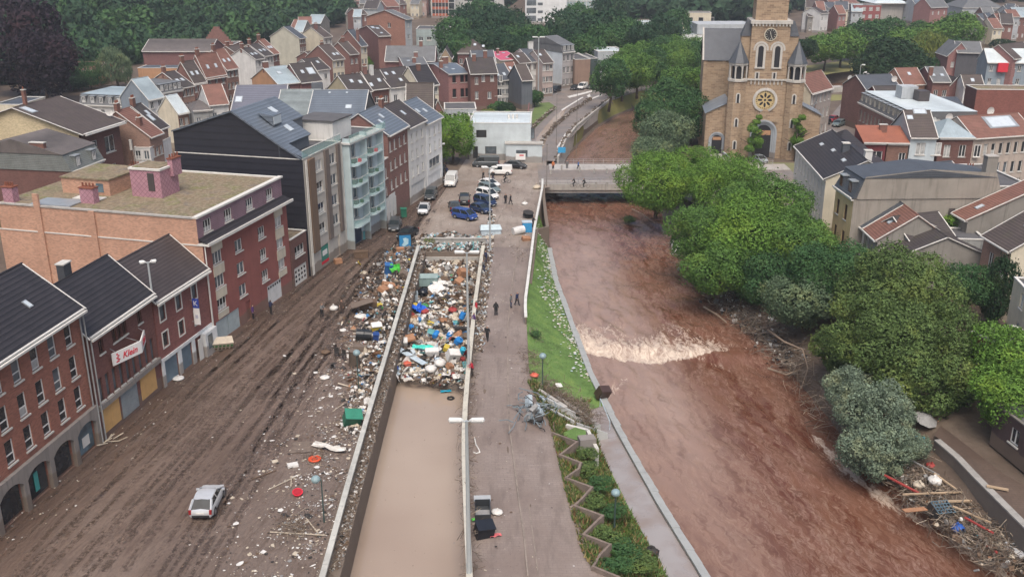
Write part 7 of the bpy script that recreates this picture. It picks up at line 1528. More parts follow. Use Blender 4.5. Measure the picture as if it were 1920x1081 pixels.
car('small white delivery van with red lettering crossing the square', 938,327, 918,327, 'smallvan', 'white', name='van', cat='van')
car('dark blue-grey van parked against the pale office', 911,312, 888,312, 'van', 'grey', name='van', cat='van')
car('black car parked right of the dark van by the office', 966,315, 984,316, 'sedan', 'black')
car('black car at the near end of the white corner house', 826,324, 818,338, 'sedan', 'black')
car('pale blue-grey car parked before the church portal', 1424,304, 1440,310, 'hatch', 'palegrey')
for lab, x, y, p_, k in (('white car turning beside the church', 1526,247,'white','estate'),('black car behind the white turning car', 1546,234,'black','hatch'),('red car behind the black one in the church side street', 1560,228,'red','hatch'),('grey car in the church side street', 1572,236,'greygreen','estate'),('dark car farthest up the church side street', 1588,222,'black','hatch'),
 ('first dark car parked under the pale pink house', 1022,178,'black','estate'),('second dark car parked nearer the blank white gable', 1042,172,'black','suv'),('dark car parked by the whitewashed wall', 1078,168,'black','hatch'),('white van parked by the whitewashed wall', 1092,167,'white','smallvan'),('dark red car parked at the end of the whitewashed wall', 1110,166,'grey','hatch')):
 car(lab, x, y, x-14, y+5, k, p_, z=.05)
w_ = car('white wrecked car half submerged beneath the riverside trees', 1266,470, 1258,440, 'hatch', 'white', z=-3.6, name='wrecked_car'); w_.rotation_euler = (.5, -.35, w_.rotation_euler.z)
w_ = car('crushed white car jammed in debris at the lower right corner', 1905,1055, 1880,1040, 'hatch', 'white', z=-3.4, name='wrecked_car'); w_.rotation_euler = (.9, .2, w_.rotation_euler.z)

# ---------------------------------------------------------------- street lamps
M_galv = plain('galvanised', (.46,.50,.51), .45, .3, var=.1, scale=.5); M_lampw = plain('lamp_white', (.62,.63,.61), .4)
def lamp2(label, bx, by, row, arm=.85, ang=0, r=.13, z=0, single=False, base=None):
 b0 = P(bx, by, z) if base is None else base; hh = hang(b0.x, b0.y, row, z)-z; t = thing('street_lamp', label, 'street lamp', b0, ang)
 mb = MB(); mb.tube([(0,0,-.2),(0,0,hh*.3),(0,0,hh)], [r, r*.8, r*.5], 10); mb.build('pole', [M_galv], t)
 for s in ((1,) if single else (-1, 1)):
  mb = MB(); mb.tube([(0,0,hh-.1),(s*.25,0,hh)], .05, 6); q = mb.build('arm', [M_galv], t)
  mb = MB(); mb.tube([(s*.2,0,hh),(s*.35,0,hh+.03),(s*(arm*.95),0,hh+.03),(s*arm,0,hh)], [.08,.17,.19,.08], 10); mb.build('lamp_head', [M_lampw], t)
 return t
lamp2('tall street lamp against the maroon shop, its head above the orange brick wall', 308,724,491, .75, .3, .17, single=False)
b0 = Vector((P(881,1081,0).x, 56.6, 0))
lamp2('nearest double-headed street lamp rising beside the cream parapet', 0,0,788, 1.15, 0, .2, base=b0)
b1 = Vector((tr(100)+.1-.2, 93.5, 0)); b1.x = P(878,690,.9).x
lamp2('second double-headed street lamp standing at the parapet by the rubbish', 0,0,473, 1.2, 0, .17, base=Vector((P(879,700,.2).x, P(879,700,.2).y, 0)))
lamp2('double-headed street lamp between the parked cars and the underpass portal', 919,468,314, 1.1, 0, .15)
lamp2('cross-shaped pale lamp before the white four-bay house', 1009,196,70, 1.6, 0, .22)
lamp2('first single street lamp at the end of the dormered terrace', 1606,192,122, 1.1, 0, .14, single=True)
lamp2('second shorter street lamp at the end of the dormered terrace', 1613,186,136, .9, 0, .12, single=True)
lamp2('slim street lamp before the round street tree', 828,320,270, .7, 0, .08, single=True)
def mast(label, bx, by, row, r=.06):
 b0 = P(bx, by, 0); hh = hang(b0.x, b0.y, row); t = thing('mast', label, 'mast', b0); mb = MB(); mb.tube([(0,0,0),(0,0,hh)], [r, r*.6], 6); mb.build('pole', [M_concd], t); mb = MB(); mb.sphere((0,0,hh+.05), r*1.6, 8, 5); mb.build('cap', [M_concd], t)
mast('thin dark mast at the left end of the bridge railing', 1025,350,272); mast('thin dark mast beside the upstream road by the quay', 1043,272,178); mast('thin mast on the upstream quay wall', 1080,300,170)
def globe(label, bx, by, row, dome=False, z=0, off=0):
 b0 = P(bx, by, z); hh = hang(b0.x, b0.y, row, z)-z; t = thing('lamp_post', label, 'lamp post', b0); mb = MB(); mb.tube([(0,0,-.1),(0,0,.5),(0,0,hh)], [.09,.06,.05], 8); mb.build('pole', [plain('lamp_green', (.05,.08,.075), .5)], t)
 gb = plain('lamp_globe', (.22,.31,.33), .3); mb = MB(); mb.sphere((off,0,hh), .36, 14, 8, 0, .85); mb.build('globe', [gb], t)
 if off: mb = MB(); mb.tube([(0,0,hh-.1),(off,0,hh+.05)], .04, 6); mb.build('arm', [plain('lamp_green', (.05,.08,.075), .5)], t)
globe('globe lamp leaning over the littered strip left of the trench', 608,978,898, off=-.4); globe('globe lamp beside the overturned furniture', 673,735,661); globe('globe lamp at the top of the grass bank', 1017,722,667); globe('globe lamp among the tall weeds by the planters', 1152,985,923, z=-1)
def sign(label, bx, by, row, w_, h_, mat, name='sign', ang=0, legs=True, z=0):
 b0 = P(bx, by, z); hh = hang(b0.x, b0.y, row, z)-z; t = thing(name, label, 'sign', b0, ang); mb = MB()
 mb.tube([(0,0,0),(0,0,hh-h_*.5)], .05, 6); mb.build('post', [M_concd], t); mb = MB(); mb.box(-w_/2, w_/2, -.06, .06, hh-h_, hh); mb.build('sign_panel', [mat], t); return t, hh
sky_blue = flatmat('sign_sky_blue', (.05,.33,.60)); sign('small bright blue road sign at the upstream quay', 1053,295,276, 1.5, 1.1, sky_blue)
t, hh = sign('blue and white advertising panel standing askew by the black saloon', 760,467,440, 1.6, 2.0, flatmat('poster_blue', (.03,.22,.45)), 'advertising_panel', .15)
mb = MB(); random.seed(5)
mb.poly([(-.5,-.07,hh-1.5),(-.1,-.07,hh-1.7),(.45,-.07,hh-1.3),(.5,-.07,hh-.6),(.1,-.07,hh-.4),(-.3,-.07,hh-.5),(-.15,-.07,hh-1.0)]); mb.build('poster_picture', [flatmat('poster_pale', (.40,.60,.68))], t)
mb = MB()
for x0, x1, z0, z1 in ((-.9,-.8,0,hh+.1),(.8,.9,0,hh+.1),(-.8,.8,hh,hh+.1),(-.8,.8,hh-2.1,hh-2.0)): mb.box(x0, x1, -.1, .1, z0, z1)
mb.build('frame', [M_blackp], t)
t, hh = sign('white banner with red logo tied to the corner of the pale office', 976,306,288, 1.9, 1.2, M_signw, 'banner');
mb = MB(); mb.box(-.2, .6, -.08, -.065, hh-.45, hh-.2); mb.build('red_mark', [M_redp], t)

# ---------------------------------------------------------------- people
def skel(pose):
 """joint positions: walking or standing figure 1.75 m tall facing -y"""
 s = {'stand': dict(kl=(.1,-.02,.5), fl=(.11,.02,.06), kr=(-.1,-.03,.5), fr=(-.12,.0,.06), el=(.27,.02,1.13), hl=(.29,-.08,.88), er=(-.27,.03,1.13), hr=(-.28,-.1,.9)),
   'walk': dict(kl=(.1,-.18,.5), fl=(.1,-.26,.07), kr=(-.1,.06,.5), fr=(-.1,.26,.12), el=(.25,.08,1.14), hl=(.25,.08,.9), er=(-.25,-.05,1.14), hr=(-.24,-.2,.93)),
   'reach': dict(kl=(.1,-.08,.5), fl=(.12,.0,.06), kr=(-.1,-.02,.5), fr=(-.14,.1,.06), el=(.25,-.18,1.16), hl=(.14,-.42,1.12), er=(-.25,-.18,1.16), hr=(-.14,-.42,1.14)),
   'ride': dict(kl=(.11,-.38,.72), fl=(.11,-.22,.3), kr=(-.11,-.34,.62), fr=(-.11,-.12,.14), el=(.27,-.3,1.2), hl=(.24,-.56,1.12), er=(-.27,-.3,1.2), hr=(-.24,-.56,1.12))}[pose]
 lean = -.22 if pose == 'ride' else (-.06 if pose in ('walk', 'reach') else 0); hz = .95
 V = []; E = []; R = []
 def j(p, r, par=None):
  V.append(p); R.append(r); i = len(V)-1
  if par is not None: E.append((par, i))
  return i
 pel = j((0,0,hz), (.155,.11)); wa = j((0,lean*.3,1.1), (.135,.1), pel); ch = j((0,lean*.7,1.3), (.165,.12), wa); nk = j((0,lean,1.47), (.06,.06), ch); hd = j((0,lean-.01,1.56), (.085,.095), nk); j((0,lean-.005,1.70), (.075,.09), hd)
 for s_, k, f in ((1, s['kl'], s['fl']), (-1, s['kr'], s['fr'])):
  h_ = j((s_*.1,0,hz-.06), (.095,.1), pel); kn = j(k, (.062,.065), h_); an = j(f, (.043,.048), kn); j((f[0], f[1]-.17, max(.035, f[2]-.03)), (.042,.03), an)
 for s_, e, h_ in ((1, s['el'], s['hl']), (-1, s['er'], s['hr'])):
  sh = j((s_*.19,lean*.85,1.40), (.062,.062), ch); el = j(e, (.047,.047), sh); wr = j(h_, (.03,.033), el); d = (Vector(h_)-Vector(e)).normalized(); pa = Vector(h_)+d*.07; pm = j(tuple(pa), (.018,.036), wr)
  for q in range(5):
   o = Vector((0, (q-1.8)*.021, 0)); ln = (.05,.075,.085,.078,.06)[q]; f1 = j(tuple(pa+o+d*.02+Vector((0, -.02 if q == 0 else 0, 0))), (.010,.010), pm); j(tuple(pa+o*1.15+d*ln+Vector((-.012*s_, -.03 if q == 0 else -.008, 0))), (.008,.008), f1)
 return V, E, R
SKIN = flatmat('skin', (.42,.25,.18), .6); HAIRM = flatmat('hair_dark', (.03,.022,.018), .8)
_pm = {}
def person_mesh(pose):
 if pose in _pm: return _pm[pose]
 V, E, R = skel(pose); me = bpy.data.meshes.new('p'); me.from_pydata(V, E, []); o = bpy.data.objects.new('p', me); COL.objects.link(o)
 md = o.modifiers.new('s', 'SKIN'); md.use_smooth_shade = True
 for i, sv in enumerate(me.skin_vertices[0].data): q = 1.42 if R[i][0] > .04 and V[i][2] < 1.5 else (1.25 if R[i][0] > .04 else 1); sv.radius = (R[i][0]*q, R[i][1]*q)
 me.skin_vertices[0].data[0].use_root = True
 o.modifiers.new('ss', 'SUBSURF').levels = 1
 dg = bpy.context.evaluated_depsgraph_get(); m2 = bpy.data.meshes.new_from_object(o.evaluated_get(dg)); bpy.data.objects.remove(o)
 bm = bmesh.new(); bm.from_mesh(m2)
 # nose and ears on the head
 for c, s_ in (((0, -.12 if pose == 'stand' else -.33 if pose == 'ride' else -.18, 1.58), .025),): bmesh.ops.create_icosphere(bm, subdivisions=1, radius=s_, matrix=Matrix.Translation(c))
 bm.to_mesh(m2); bm.free(); m2.materials.clear()
 for _ in range(5): m2.materials.append(SKIN)      # skin, top, trousers, shoes, hair
 hands = [Vector(V[i]) for i in range(len(V)) if abs(R[i][0]-.018) < 1e-6]
 for p in m2.polygons:
  c = p.center; k = 1
  if min((c-h_).length for h_ in hands) < .12: k = 0
  elif c.z > 1.49: k = 4 if (c.z > 1.66 or c.y > V[4][1]+.03) else 0
  elif c.z < .14 and pose != 'ride' or (pose == 'ride' and c.z < .34 and abs(c.x) > .05 and c.z < .2): k = 3
  elif c.z < .93 and min((c-h_).length for h_ in hands) > .2 and abs(c.x) < .235: k = 2
  p.material_index = k
 m2.update(); _pm[pose] = m2; return m2
TOPS = {k: flatmat('cloth_'+k, c, .85) for k, c in (('black',(.02,.02,.022)),('navy',(.02,.03,.08)),('red',(.45,.02,.04)),('purple',(.10,.04,.16)),('grey',(.14,.14,.14)),('brown',(.08,.055,.045)),('blue',(.05,.13,.35)),('orange',(.50,.16,.06)),('white',(.55,.55,.55)))}
def person(label, px, py, pose='stand', top='black', leg='black', face=0, z=.03, name='person', group=None, pos=None):
 o = bpy.data.objects.new('person', person_mesh(pose)); COL.objects.link(o); o.location = pos or P(px, py, z); o.rotation_euler = (0, 0, face)
 for i, m_ in enumerate((SKIN, TOPS[top], TOPS[leg], TOPS['black'], HAIRM)): o.material_slots[i].link = 'OBJECT'; o.material_slots[i].material = m_
 return tag(o, label, 'person', group)
person('person in black walking down the quay path', 914,638,'walk','black','black',-.2); person('person in black standing farther up the quay path', 930,591,'stand','black','black',3)
person('left person of the black-clad pair on the square', 948,382,'stand','black','black',.5); person('right person of the black-clad pair on the square', 957,383,'walk','black','black',1.2)
person('person in dark clothes before the white garage door', 508,588,'reach','navy','black',2.5); person('bald person in brown coat beside the white tub', 642,587,'stand','brown','brown',-.6); person('person carrying a long white board across the mud', 604,594,'reach','grey','black',.8)
person('person in a purple top in the doorway of the red flats', 475,597,'stand','purple','black',1.5); person('person in red leaning over the cream parapet', 886,705,'reach','red','black',-1.4, pos=None)
person('person in red standing by the lamp at the parapet', 893,589,'stand','red','navy',-1.2); person('person with purple and navy clothes at the parapet', 890,612,'reach','purple','navy',-1.4)
person('person in navy leaning on the portal corner', 912,492,'reach','navy','navy',-1.2); person('person in grey beside the one leaning on the portal corner', 908,510,'reach','grey','navy',-1.3)
person('person in dark clothes by the grass bank railing', 969,572,'walk','navy','black',1.0); person('person in black leaning at the white guard rail', 958,576,'stand','grey','navy',1.4); person('person in black at the white guard rail below the bridge', 999,425,'reach','black','black',1.5)
person('person in orange top on the bridge approach', 1037,318,'stand','orange','black',.4); person('person in blue crossing the bridge', 1084,318,'walk','blue','black',1.4); person('person in grey beside the bridge bollard', 1063,317,'stand','grey','grey',0)
person('left walker behind the parked cars', 906,338,'walk','black','black',1); person('second walker behind the parked cars', 924,339,'walk','black','navy',1)
for i, (x, y) in enumerate(((822,318),(833,322),(838,330),(816,330))): person(('person in red cap colours at the shop corner' if i == 0 else ('first','second','third')[i-1]+' dark-clad person of the group at the white corner house'), x, y, ('stand','walk','reach','stand')[i], ('red','black','navy','black')[i], 'black', i*1.3)
_bk = {}
def bicycle(label, px, py, face, z=.03, colr='black'):
 t = thing('bicycle', label, 'bicycle', P(px, py, z), face)
 for y in (-.52, .5):
  mb = MB(); mb.tube([(0, y+.33*math.cos(a*math.pi/9), .33+.33*math.sin(a*math.pi/9)) for a in range(19)], .022, 5, cap=False); w_ = mb.build('wheel', [M_tyre], t)
  mb = MB(); [mb.tube([(0,y,.33),(0,y+.32*math.cos(a*math.pi/5),.33+.32*math.sin(a*math.pi/5))], .004, 3) for a in range(10)]; mb.build('spokes', [M_rim], w_)
 mb = MB(); F1 = {'bb':(0,.05,.3),'st':(0,.18,.85),'hd':(0,-.36,.85),'fr':(0,-.52,.33),'rr':(0,.5,.33)}
 for a, b2 in (('bb','st'),('st','hd'),('hd','bb'),('hd','fr'),('bb','rr'),('st','rr')): mb.tube([F1[a], F1[b2]], .02, 6)
 mb.build('frame', [TOPS['blue'] if colr == 'blue' else TOPS['grey']], t); mb = MB(); mb.tube([(-.27,-.45,1.02),(0,-.36,1.0),(.27,-.45,1.02)], .016, 6); mb.tube([(0,-.36,.85),(0,-.36,1.0)], .018, 6); mb.build('handlebar', [M_blackp], t)
 mb = MB(); mb.obox((0,.2,.9), (.14,.26,.06), None, 0, .8); mb.build('saddle', [M_blackp], t); return t
for i, (x, y) in enumerate(((1078,351),(1097,352))):
 bicycle(('left','right')[i]+' bicycle on the near bridge footway', x, y, math.pi/2*(-1), .2); person(('left','right')[i]+' cyclist riding along the near bridge footway', x, y, 'ride', 'black', 'black', -math.pi/2, .2)
bicycle('bicycle ridden behind the parked cars', 949,343, -math.pi/2); person('cyclist in black riding behind the parked cars', 949,343,'ride','black','black',-math.pi/2)
# ================================================================ FLOOD DEBRIS
random.seed(77)
DC = [plain('junk_'+k, c, .7, var=.3, scale=3) for k, c in (('white',(.62,.61,.58)),('cream',(.48,.42,.33)),('brown',(.13,.085,.055)),('dark',(.035,.032,.03)),('grey',(.24,.24,.235)),('mud',(.16,.125,.10)),('blue',(.06,.20,.42)),('teal',(.12,.35,.37)),('red',(.30,.045,.04)),('yellow',(.52,.40,.06)),('orange',(.34,.18,.10)),('green',(.06,.22,.07)),('pale',(.42,.50,.55)))]
WT = [36, 14, 10, 8, 9, 9, 2.6, 2.6, 1.5, 1.0, 2.4, 1.0, 9]
def rrot():
 return Matrix.Rotation(random.uniform(0, 6.28), 3, 'Z') @ Matrix.Rotation(random.uniform(-1.2, 1.2), 3, 'X') @ Matrix.Rotation(random.uniform(-1.2, 1.2), 3, 'Y')
def scrap(mb, x, y, z, s, kind=None, mi=None, flat=False):
 mi = random.choices(range(13), WT)[0] if mi is None else mi; kind = kind or random.choices('bslcp', [3, 4, 3, 1, 2])[0]
 M_ = rrot() if not flat else Matrix.Rotation(random.uniform(0, 6.28), 3, 'Z') @ Matrix.Rotation(random.uniform(-.25, .25), 3, 'X')
 if kind == 'b': mb.obox((x,y,z), (s*random.uniform(.6,1.3), s*random.uniform(.4,1), s*random.uniform(.2,.7)), M_, mi, random.uniform(.7,1))
 elif kind == 's':      # crumpled sheet
  k = 3; o = len(mb.v)
  for i in range(k+1):
   for j in range(k+1): mb.v.append(tuple(M_ @ Vector(((i/k-.5)*s*1.5*(1+random.uniform(-.15,.15)), (j/k-.5)*s*(1+random.uniform(-.2,.2)), random.uniform(-.16,.16)*s))+Vector((x,y,z))))
  for i in range(k):
   for j in range(k): mb.f.append((o+i*(k+1)+j, o+(i+1)*(k+1)+j, o+(i+1)*(k+1)+j+1, o+i*(k+1)+j+1)); mb.m.append(mi)
 elif kind == 'l': mb.sphere((x,y,z), s*.45, 6, 4, mi, random.uniform(.5,.9), .35)
 elif kind == 'c': a = M_ @ Vector((s*.5,0,0)); mb.tube([Vector((x,y,z))-a, Vector((x,y,z))+a], s*random.uniform(.15,.3), 7, mi)
 else:
  ln = s*random.uniform(2,4); d = Matrix.Rotation(random.uniform(0,6.28), 3, 'Z') @ Vector((1,0,random.uniform(-.3,.3))); a = d*ln/2; mb.tube([Vector((x,y,z))-a, Vector((x,y,z))+a], s*random.uniform(.05,.1), 4, random.choice((1,2,2,3,5)))
def heap_z(x, y):
 yy = (y-82)/49; e = min(1, (y-84.5)/3.5+.25*mnoise.noise(Vector((x*.5, 0, 1))))
 return WL+.15+1.25*max(0, e)*(.7+.5*mnoise.noise(Vector((x*.35, y*.2, 2)))+.3*mnoise.noise(Vector((x*1.2, y*1.0, 4))))
def front(x): return P(725+(x-tl(86))/(tr(86)-tl(86))*140, lerp(722, 745, (x-tl(86))/8), WL).y
mb = MB(); nx_, ny_ = 26, 130
for j in range(ny_+1):
 y = lerp(84.5, 134, j/ny_)
 for i in range(nx_+1): x = lerp(tl(min(y,131))-.3, tr(min(y,131))+.3, i/nx_); mb.v.append((x, y, heap_z(x, y)-3*(1-sm((y-front(x))/1.5))))
mb.f = [(j*(nx_+1)+i, j*(nx_+1)+i+1, (j+1)*(nx_+1)+i+1, (j+1)*(nx_+1)+i) for j in range(ny_) for i in range(nx_)]; mb.m = [0]*len(mb.f)
tag(mb.build('rubble_bed', [plain('rubble_brown', (.22,.18,.15), .9, var=.5, scale=2)], smooth=True, uv=False), 'dark mud and broken matter under the rubbish in the underpass', 'mud', kind='stuff')
mb = MB()
for _ in range(10500):
 y = random.uniform(84.5, 133); x = random.uniform(tl(min(y,131)), tr(min(y,131)))
 if y < front(x)+random.uniform(-.6, .6): continue
 s = random.choices((.14, .28, .48, .85), (6, 6, 3.4, 1))[0]*random.uniform(.7, 1.3); browner = random.random() < (.25+.4*sm((y-108)/15))
 scrap(mb, x, y, heap_z(x, y)+random.uniform(0, .35)*s+.05, s, mi=random.choice((2,3,5,2,1)) if browner else None)
tag(mb.build('rubbish', DC, uv=False), 'dense carpet of mixed colourful rubbish filling the far half of the underpass', 'rubbish', kind='stuff')
# the pile along the left of the trench
mb = MB()
def street_z(x, y): return gz(x, y)+.02
pl_ = []
for _ in range(3600):
 y = random.uniform(78, 140); xe = (tl(min(y, 131))-1.5) if y < 131 else lerp(tl(TEND)-1.5, -8, min(1,(y-131)/9)); wdt = interp([(78,1.5),(88,2.5),(95,4.0),(105,5),(118,5.5),(128,4.5),(140,3)], y)
 d = abs(random.gauss(0, .5))*wdt; x = xe-d
 hh = max(0, 1-d/wdt)*interp([(78,.1),(95,.25),(102,.6),(125,.9),(135,.6),(140,.2)], y); s = random.choices((.12, .25, .45, .8), (5, 5, 2, .5 if y > 95 else .1))[0]*random.uniform(.7, 1.3)
 scrap(mb, x, y, street_z(x, y)+random.uniform(0, hh)+.05, s, mi=random.choice((2,3,5)) if random.random() < .45 else None)
for _ in range(500):   # on the portal deck and behind it
 x = random.uniform(tl(TEND)-1, tr(TEND)+.5); y = random.uniform(131.3, 134.2) if random.random() < .6 else random.uniform(134.5, 138.5); scrap(mb, x, y, .15+random.uniform(0,.25), random.uniform(.15,.6), mi=random.choice((0,0,4,3,7,2,12)))
tag(mb.build('rubbish', DC, uv=False), 'long drift of rubbish and broken furniture along the left side of the trench', 'rubbish', kind='stuff')
# litter flakes: pale scraps trodden into the mud
mb = MB()
def flake(mb, x, y, z, s, mi):
 k = random.randint(4, 6); a0 = random.uniform(0, 6.28); st = random.uniform(.35, 1)
 c, q = math.cos(a0), math.sin(a0); pts = []
 for i in range(k): an = i*6.283/k; r_ = s*random.uniform(.55, 1); u, v_ = r_*math.cos(an), r_*math.sin(an)*st; pts.append((x+u*c-v_*q, y+u*q+v_*c, z+random.uniform(.01, .05)))
 mb.poly(pts, mi)
for _ in range(8500):
 y = random.uniform(55, 128); xe = tl(min(y,131))-1.5; wdt = interp([(55,6),(64,6.5),(80,6.5),(95,6),(110,4),(128,4)], y); d = abs(random.gauss(0, .55))*wdt
 if mnoise.noise(Vector((xe-d, y, 0))*.45) < -.12 and random.random() < .8: continue
 x = xe-d; flake(mb, x, y, street_z(x, y)+.02, random.choices((.04,.08,.16,.3), (6,7,3,.7))[0]*random.uniform(.7,1.3), random.choices((0,1,2,3,4), (5,5,3,3,2))[0])
for _ in range(1500):
 y = random.uniform(56, 168); x = random.uniform(tr(min(y,131))+.5, midr(y)); d = x-tr(min(y,131))
 if y < 131 and random.random() < d/9: continue
 flake(mb, x, y, gz(x,y)+.035, random.choices((.04,.07,.13), (7,4,1))[0]*random.uniform(.7,1.3), random.choices((0,1,2,3,5), (4,5,4,4,3))[0])
for _ in range(900):
 y = random.uniform(132, 178); x = random.uniform(interp(FAC, y)+1, midr(y) if y < 168 else 5); flake(mb, x, y, gz(x,y)+.045, random.uniform(.04,.14), random.choices((0,1,2,3,5), (3,4,5,4,4))[0])
for _ in range(700):
 y = random.uniform(56, 150); x = interp(FAC, y)+abs(random.gauss(.5, 1.6))+.3; flake(mb, x, y, street_z(x,y)+.03, random.uniform(.03,.14), random.choices((0,1,2,3,5), (3,4,5,4,4))[0])
tag(mb.build('litter', DC, uv=False), 'pale scraps of paper and plastic trodden into the mud and paving', 'litter', kind='stuff')
# white scraps scattered down the grass bank
mb = MB()
for _ in range(650):
 y = random.uniform(95, 146); e = edge(y)-.45; x = e-abs(random.gauss(.7+.6*math.sin(y*.23), .9));
 if x < midr(y): continue
 if y < 104 and random.random() < .5: continue
 flake(mb, x, y, bank_z(x, y)+.22, random.uniform(.07,.26), random.choices((0,1,12), (6,3,1))[0])
tag(mb.build('litter', DC, uv=False), 'trail of white and cream scraps scattered down the green grass bank', 'litter', kind='stuff')
# sticks and twigs
def tangle(name, label, spots, mats=None, ln=(.5,1.8), kind='stuff', wgt=None):
 mb = MB()
 for x, y, z, k in spots:
  d = Vector((random.gauss(0,1), random.gauss(0,1), random.gauss(0,.45))).normalized(); L_ = random.uniform(*ln)*k; p = Vector((x, y, z)); b2 = Vector((random.gauss(0,.15), random.gauss(0,.15), random.gauss(0,.1)))*L_
  r_ = random.uniform(.008,.03)*k; mb.tube([p-d*L_/2, p+b2, p+d*L_/2], [r_*1.4, r_, r_*.5], 4, random.choices((0,1,2), wgt or (5,3,1))[0], cap=False)
 return tag(mb.build(name, mats or [plain('stick_brown', (.12,.085,.06), .95), plain('stick_grey', (.20,.17,.14), .9), plain('stick_pale', (.34,.28,.21), .85)], uv=False), label, 'branches', kind=kind)
sp = []
for _ in range(900): y = random.uniform(56, 131); sp.append((tr(y)+random.choice((-.12,.6,.8))+random.gauss(0,.15), y, random.uniform(-.3,.9), .7))
for _ in range(700): y = random.uniform(56, 130); sp.append((tl(y)-random.uniform(.1,.9), y, random.uniform(.1,.4), .7))
tangle('branches', 'twigs, straw and weed caught along both trench parapets', sp)
mb = MB()
for _ in range(2200): y = random.uniform(58, 130); x = tl(y)-random.uniform(.05,.75); scrap(mb, x, y, .12, random.uniform(.05,.2) if y < 95 else random.uniform(.08,.32), mi=random.choice((2,3,5,0,4,2)))
for _ in range(1100): y = random.uniform(96, 150); x = tr(min(y,131))+random.uniform(.45,1.5); scrap(mb, x, y, .08, random.uniform(.08,.35), mi=random.choice((2,3,5,0,1,2,12)))
tag(mb.build('rubbish', DC, uv=False), 'small debris packed behind the guard rails of the trench', 'rubbish', kind='stuff')
# right bank: branch tangle along the waterline
sp = []; mp_ = []
for _ in range(2600):
 y = random.uniform(62, 150); x = redge(y)+random.gauss(.8, 1.1); z = RW+.3+max(0, (x-redge(y))*.5)+random.uniform(0, .8);
 if random.random() < interp([(62,.8),(75,.5),(85,.35),(100,.6),(112,1),(130,.9),(150,.3)], y): sp.append((x, y, z, 1.3))
tangle('branches', 'driftwood and broken branches along the right river bank', sp, ln=(.6,2.6), wgt=(5,4,1.2))
mb = MB()
for _ in range(800): y = random.uniform(100, 135); x = redge(y)+random.gauss(1.2, 1.0); scrap(mb, x, y, RW+.5+max(0,(x-redge(y))*.45), random.uniform(.15,.6), mi=random.choice((2,3,5,4,3,2,0)))
tag(mb.build('rubbish', DC, uv=False), 'dark debris washed in beneath the riverside trees', 'rubbish', kind='stuff')

# ---------------------------------------------------------------- single things
def item(name, label, cat, px, py, z, rot=0, group=None, tilt=None):
 t = thing(name, label, cat, P(px, py, z), rot, group)
 if tilt: t.rotation_euler = (*tilt, rot)
 return t
def boxy(name, label, cat, px, py, z, size, mat, rot=0, tilt=None, lid=None, doors=0, hollow=False, group=None):
 t = item(name, label, cat, px, py, z, rot, group, tilt); a, b_, c = size; mb = MB()
 if hollow:
  w_ = .05; mb.box(-a/2,a/2,-b_/2,b_/2,0,w_); mb.box(-a/2,-a/2+w_,-b_/2,b_/2,w_,c); mb.box(a/2-w_,a/2,-b_/2,b_/2,w_,c); mb.box(-a/2+w_,a/2-w_,-b_/2,-b_/2+w_,w_,c); mb.box(-a/2+w_,a/2-w_,b_/2-w_,b_/2,w_,c)
 else: mb.obox((0,0,c/2), size, None, 0, .96)
 mb.build('body', [mat], t)
 if lid: mb = MB(); mb.box(-a/2-.04,a/2+.04,-b_/2-.04,b_/2+.04,c+.003,c+.08); mb.build('lid', [lid], t)
 for d in range(doors):
  mb = MB(); x0 = -a/2+.05+d*(a-.1)/doors; mb.box(x0+.015, x0+(a-.1)/doors-.015, -b_/2-.025, -b_/2*.965, .08, c-.08); mb.build('door', [mat], t); mb = MB(); mb.box(x0+.06, x0+.1, -b_/2-.06, -b_/2-.025, c*.45, c*.55); mb.build('handle', [M_rim], t)
 return t
def drum(name, label, cat, px, py, z, r, h, mat, rot=0, tilt=None, ribs=2, capm=None):
 t = item(name, label, cat, px, py, z, rot, None, tilt); mb = MB(); pr = [(0,0,0)]; rs = [r*.94]
 for k in range(ribs): zz = h*(k+1)/(ribs+1); pr += [(0,0,zz-.04),(0,0,zz),(0,0,zz+.04)]; rs += [r,r*1.05,r]
 pr.append((0,0,h)); rs.append(r*.94); mb.tube(pr, rs, 14); mb.build('body', [mat], t, smooth=False); mb = MB(); mb.tube([(r*.4,0,h),(r*.4,0,h+.06)], r*.18, 8); mb.build('cap', [capm or M_blackp], t); return t
def bag(name, label, px, py, z, r, mat, sq=.6, cat='bag'):
 t = item(name, label, cat, px, py, z, random.uniform(0,6)); mb = MB(); mb.sphere((0,0,r*sq*.7), r, 12, 8, 0, sq, .14); mb.build('sack', [mat], t, smooth=True); mb = MB(); mb.tube([(0,0,r*sq*1.5),(0,0,r*sq*1.9),(.1,0,r*sq*2.1)], [r*.12,r*.1,r*.22], 7); mb.build('knot', [mat], t); return t
def sheet_item(name, label, cat, px, py, z, a, b_, mat, rot=0, tilt=(.15,.1), cr=.12):
 k = 7; mb = MB(); sd_ = random.uniform(0, 50)
 for i in range(k+1):
  for j in range(k+1): mb.v.append(((i/k-.5)*a*(1+.2*mnoise.noise(Vector((j*.6,sd_,0)))), (j/k-.5)*b_*(1+.2*mnoise.noise(Vector((i*.6,sd_,5)))), cr*mnoise.noise(Vector((i*.8,j*.8,sd_)))*2+.05))
 mb.f = [(i*(k+1)+j,(i+1)*(k+1)+j,(i+1)*(k+1)+j+1,i*(k+1)+j+1) for i in range(k) for j in range(k)]; mb.m = [0]*len(mb.f)
 o = mb.build(name, [mat], loc=P(px, py, z)); o.rotation_euler = (*tilt, rot); return tag(o, label, cat)
def plank(name, label, px, py, z, ln, w_, mat, rot, pitch=0, th=.05, cat='plank'):
 mb = MB(); mb.box(-ln/2, ln/2, -w_/2, w_/2, 0, th); o = mb.build(name, [mat], loc=P(px, py, z)); o.rotation_euler = (0, pitch, rot); return tag(o, label, cat)
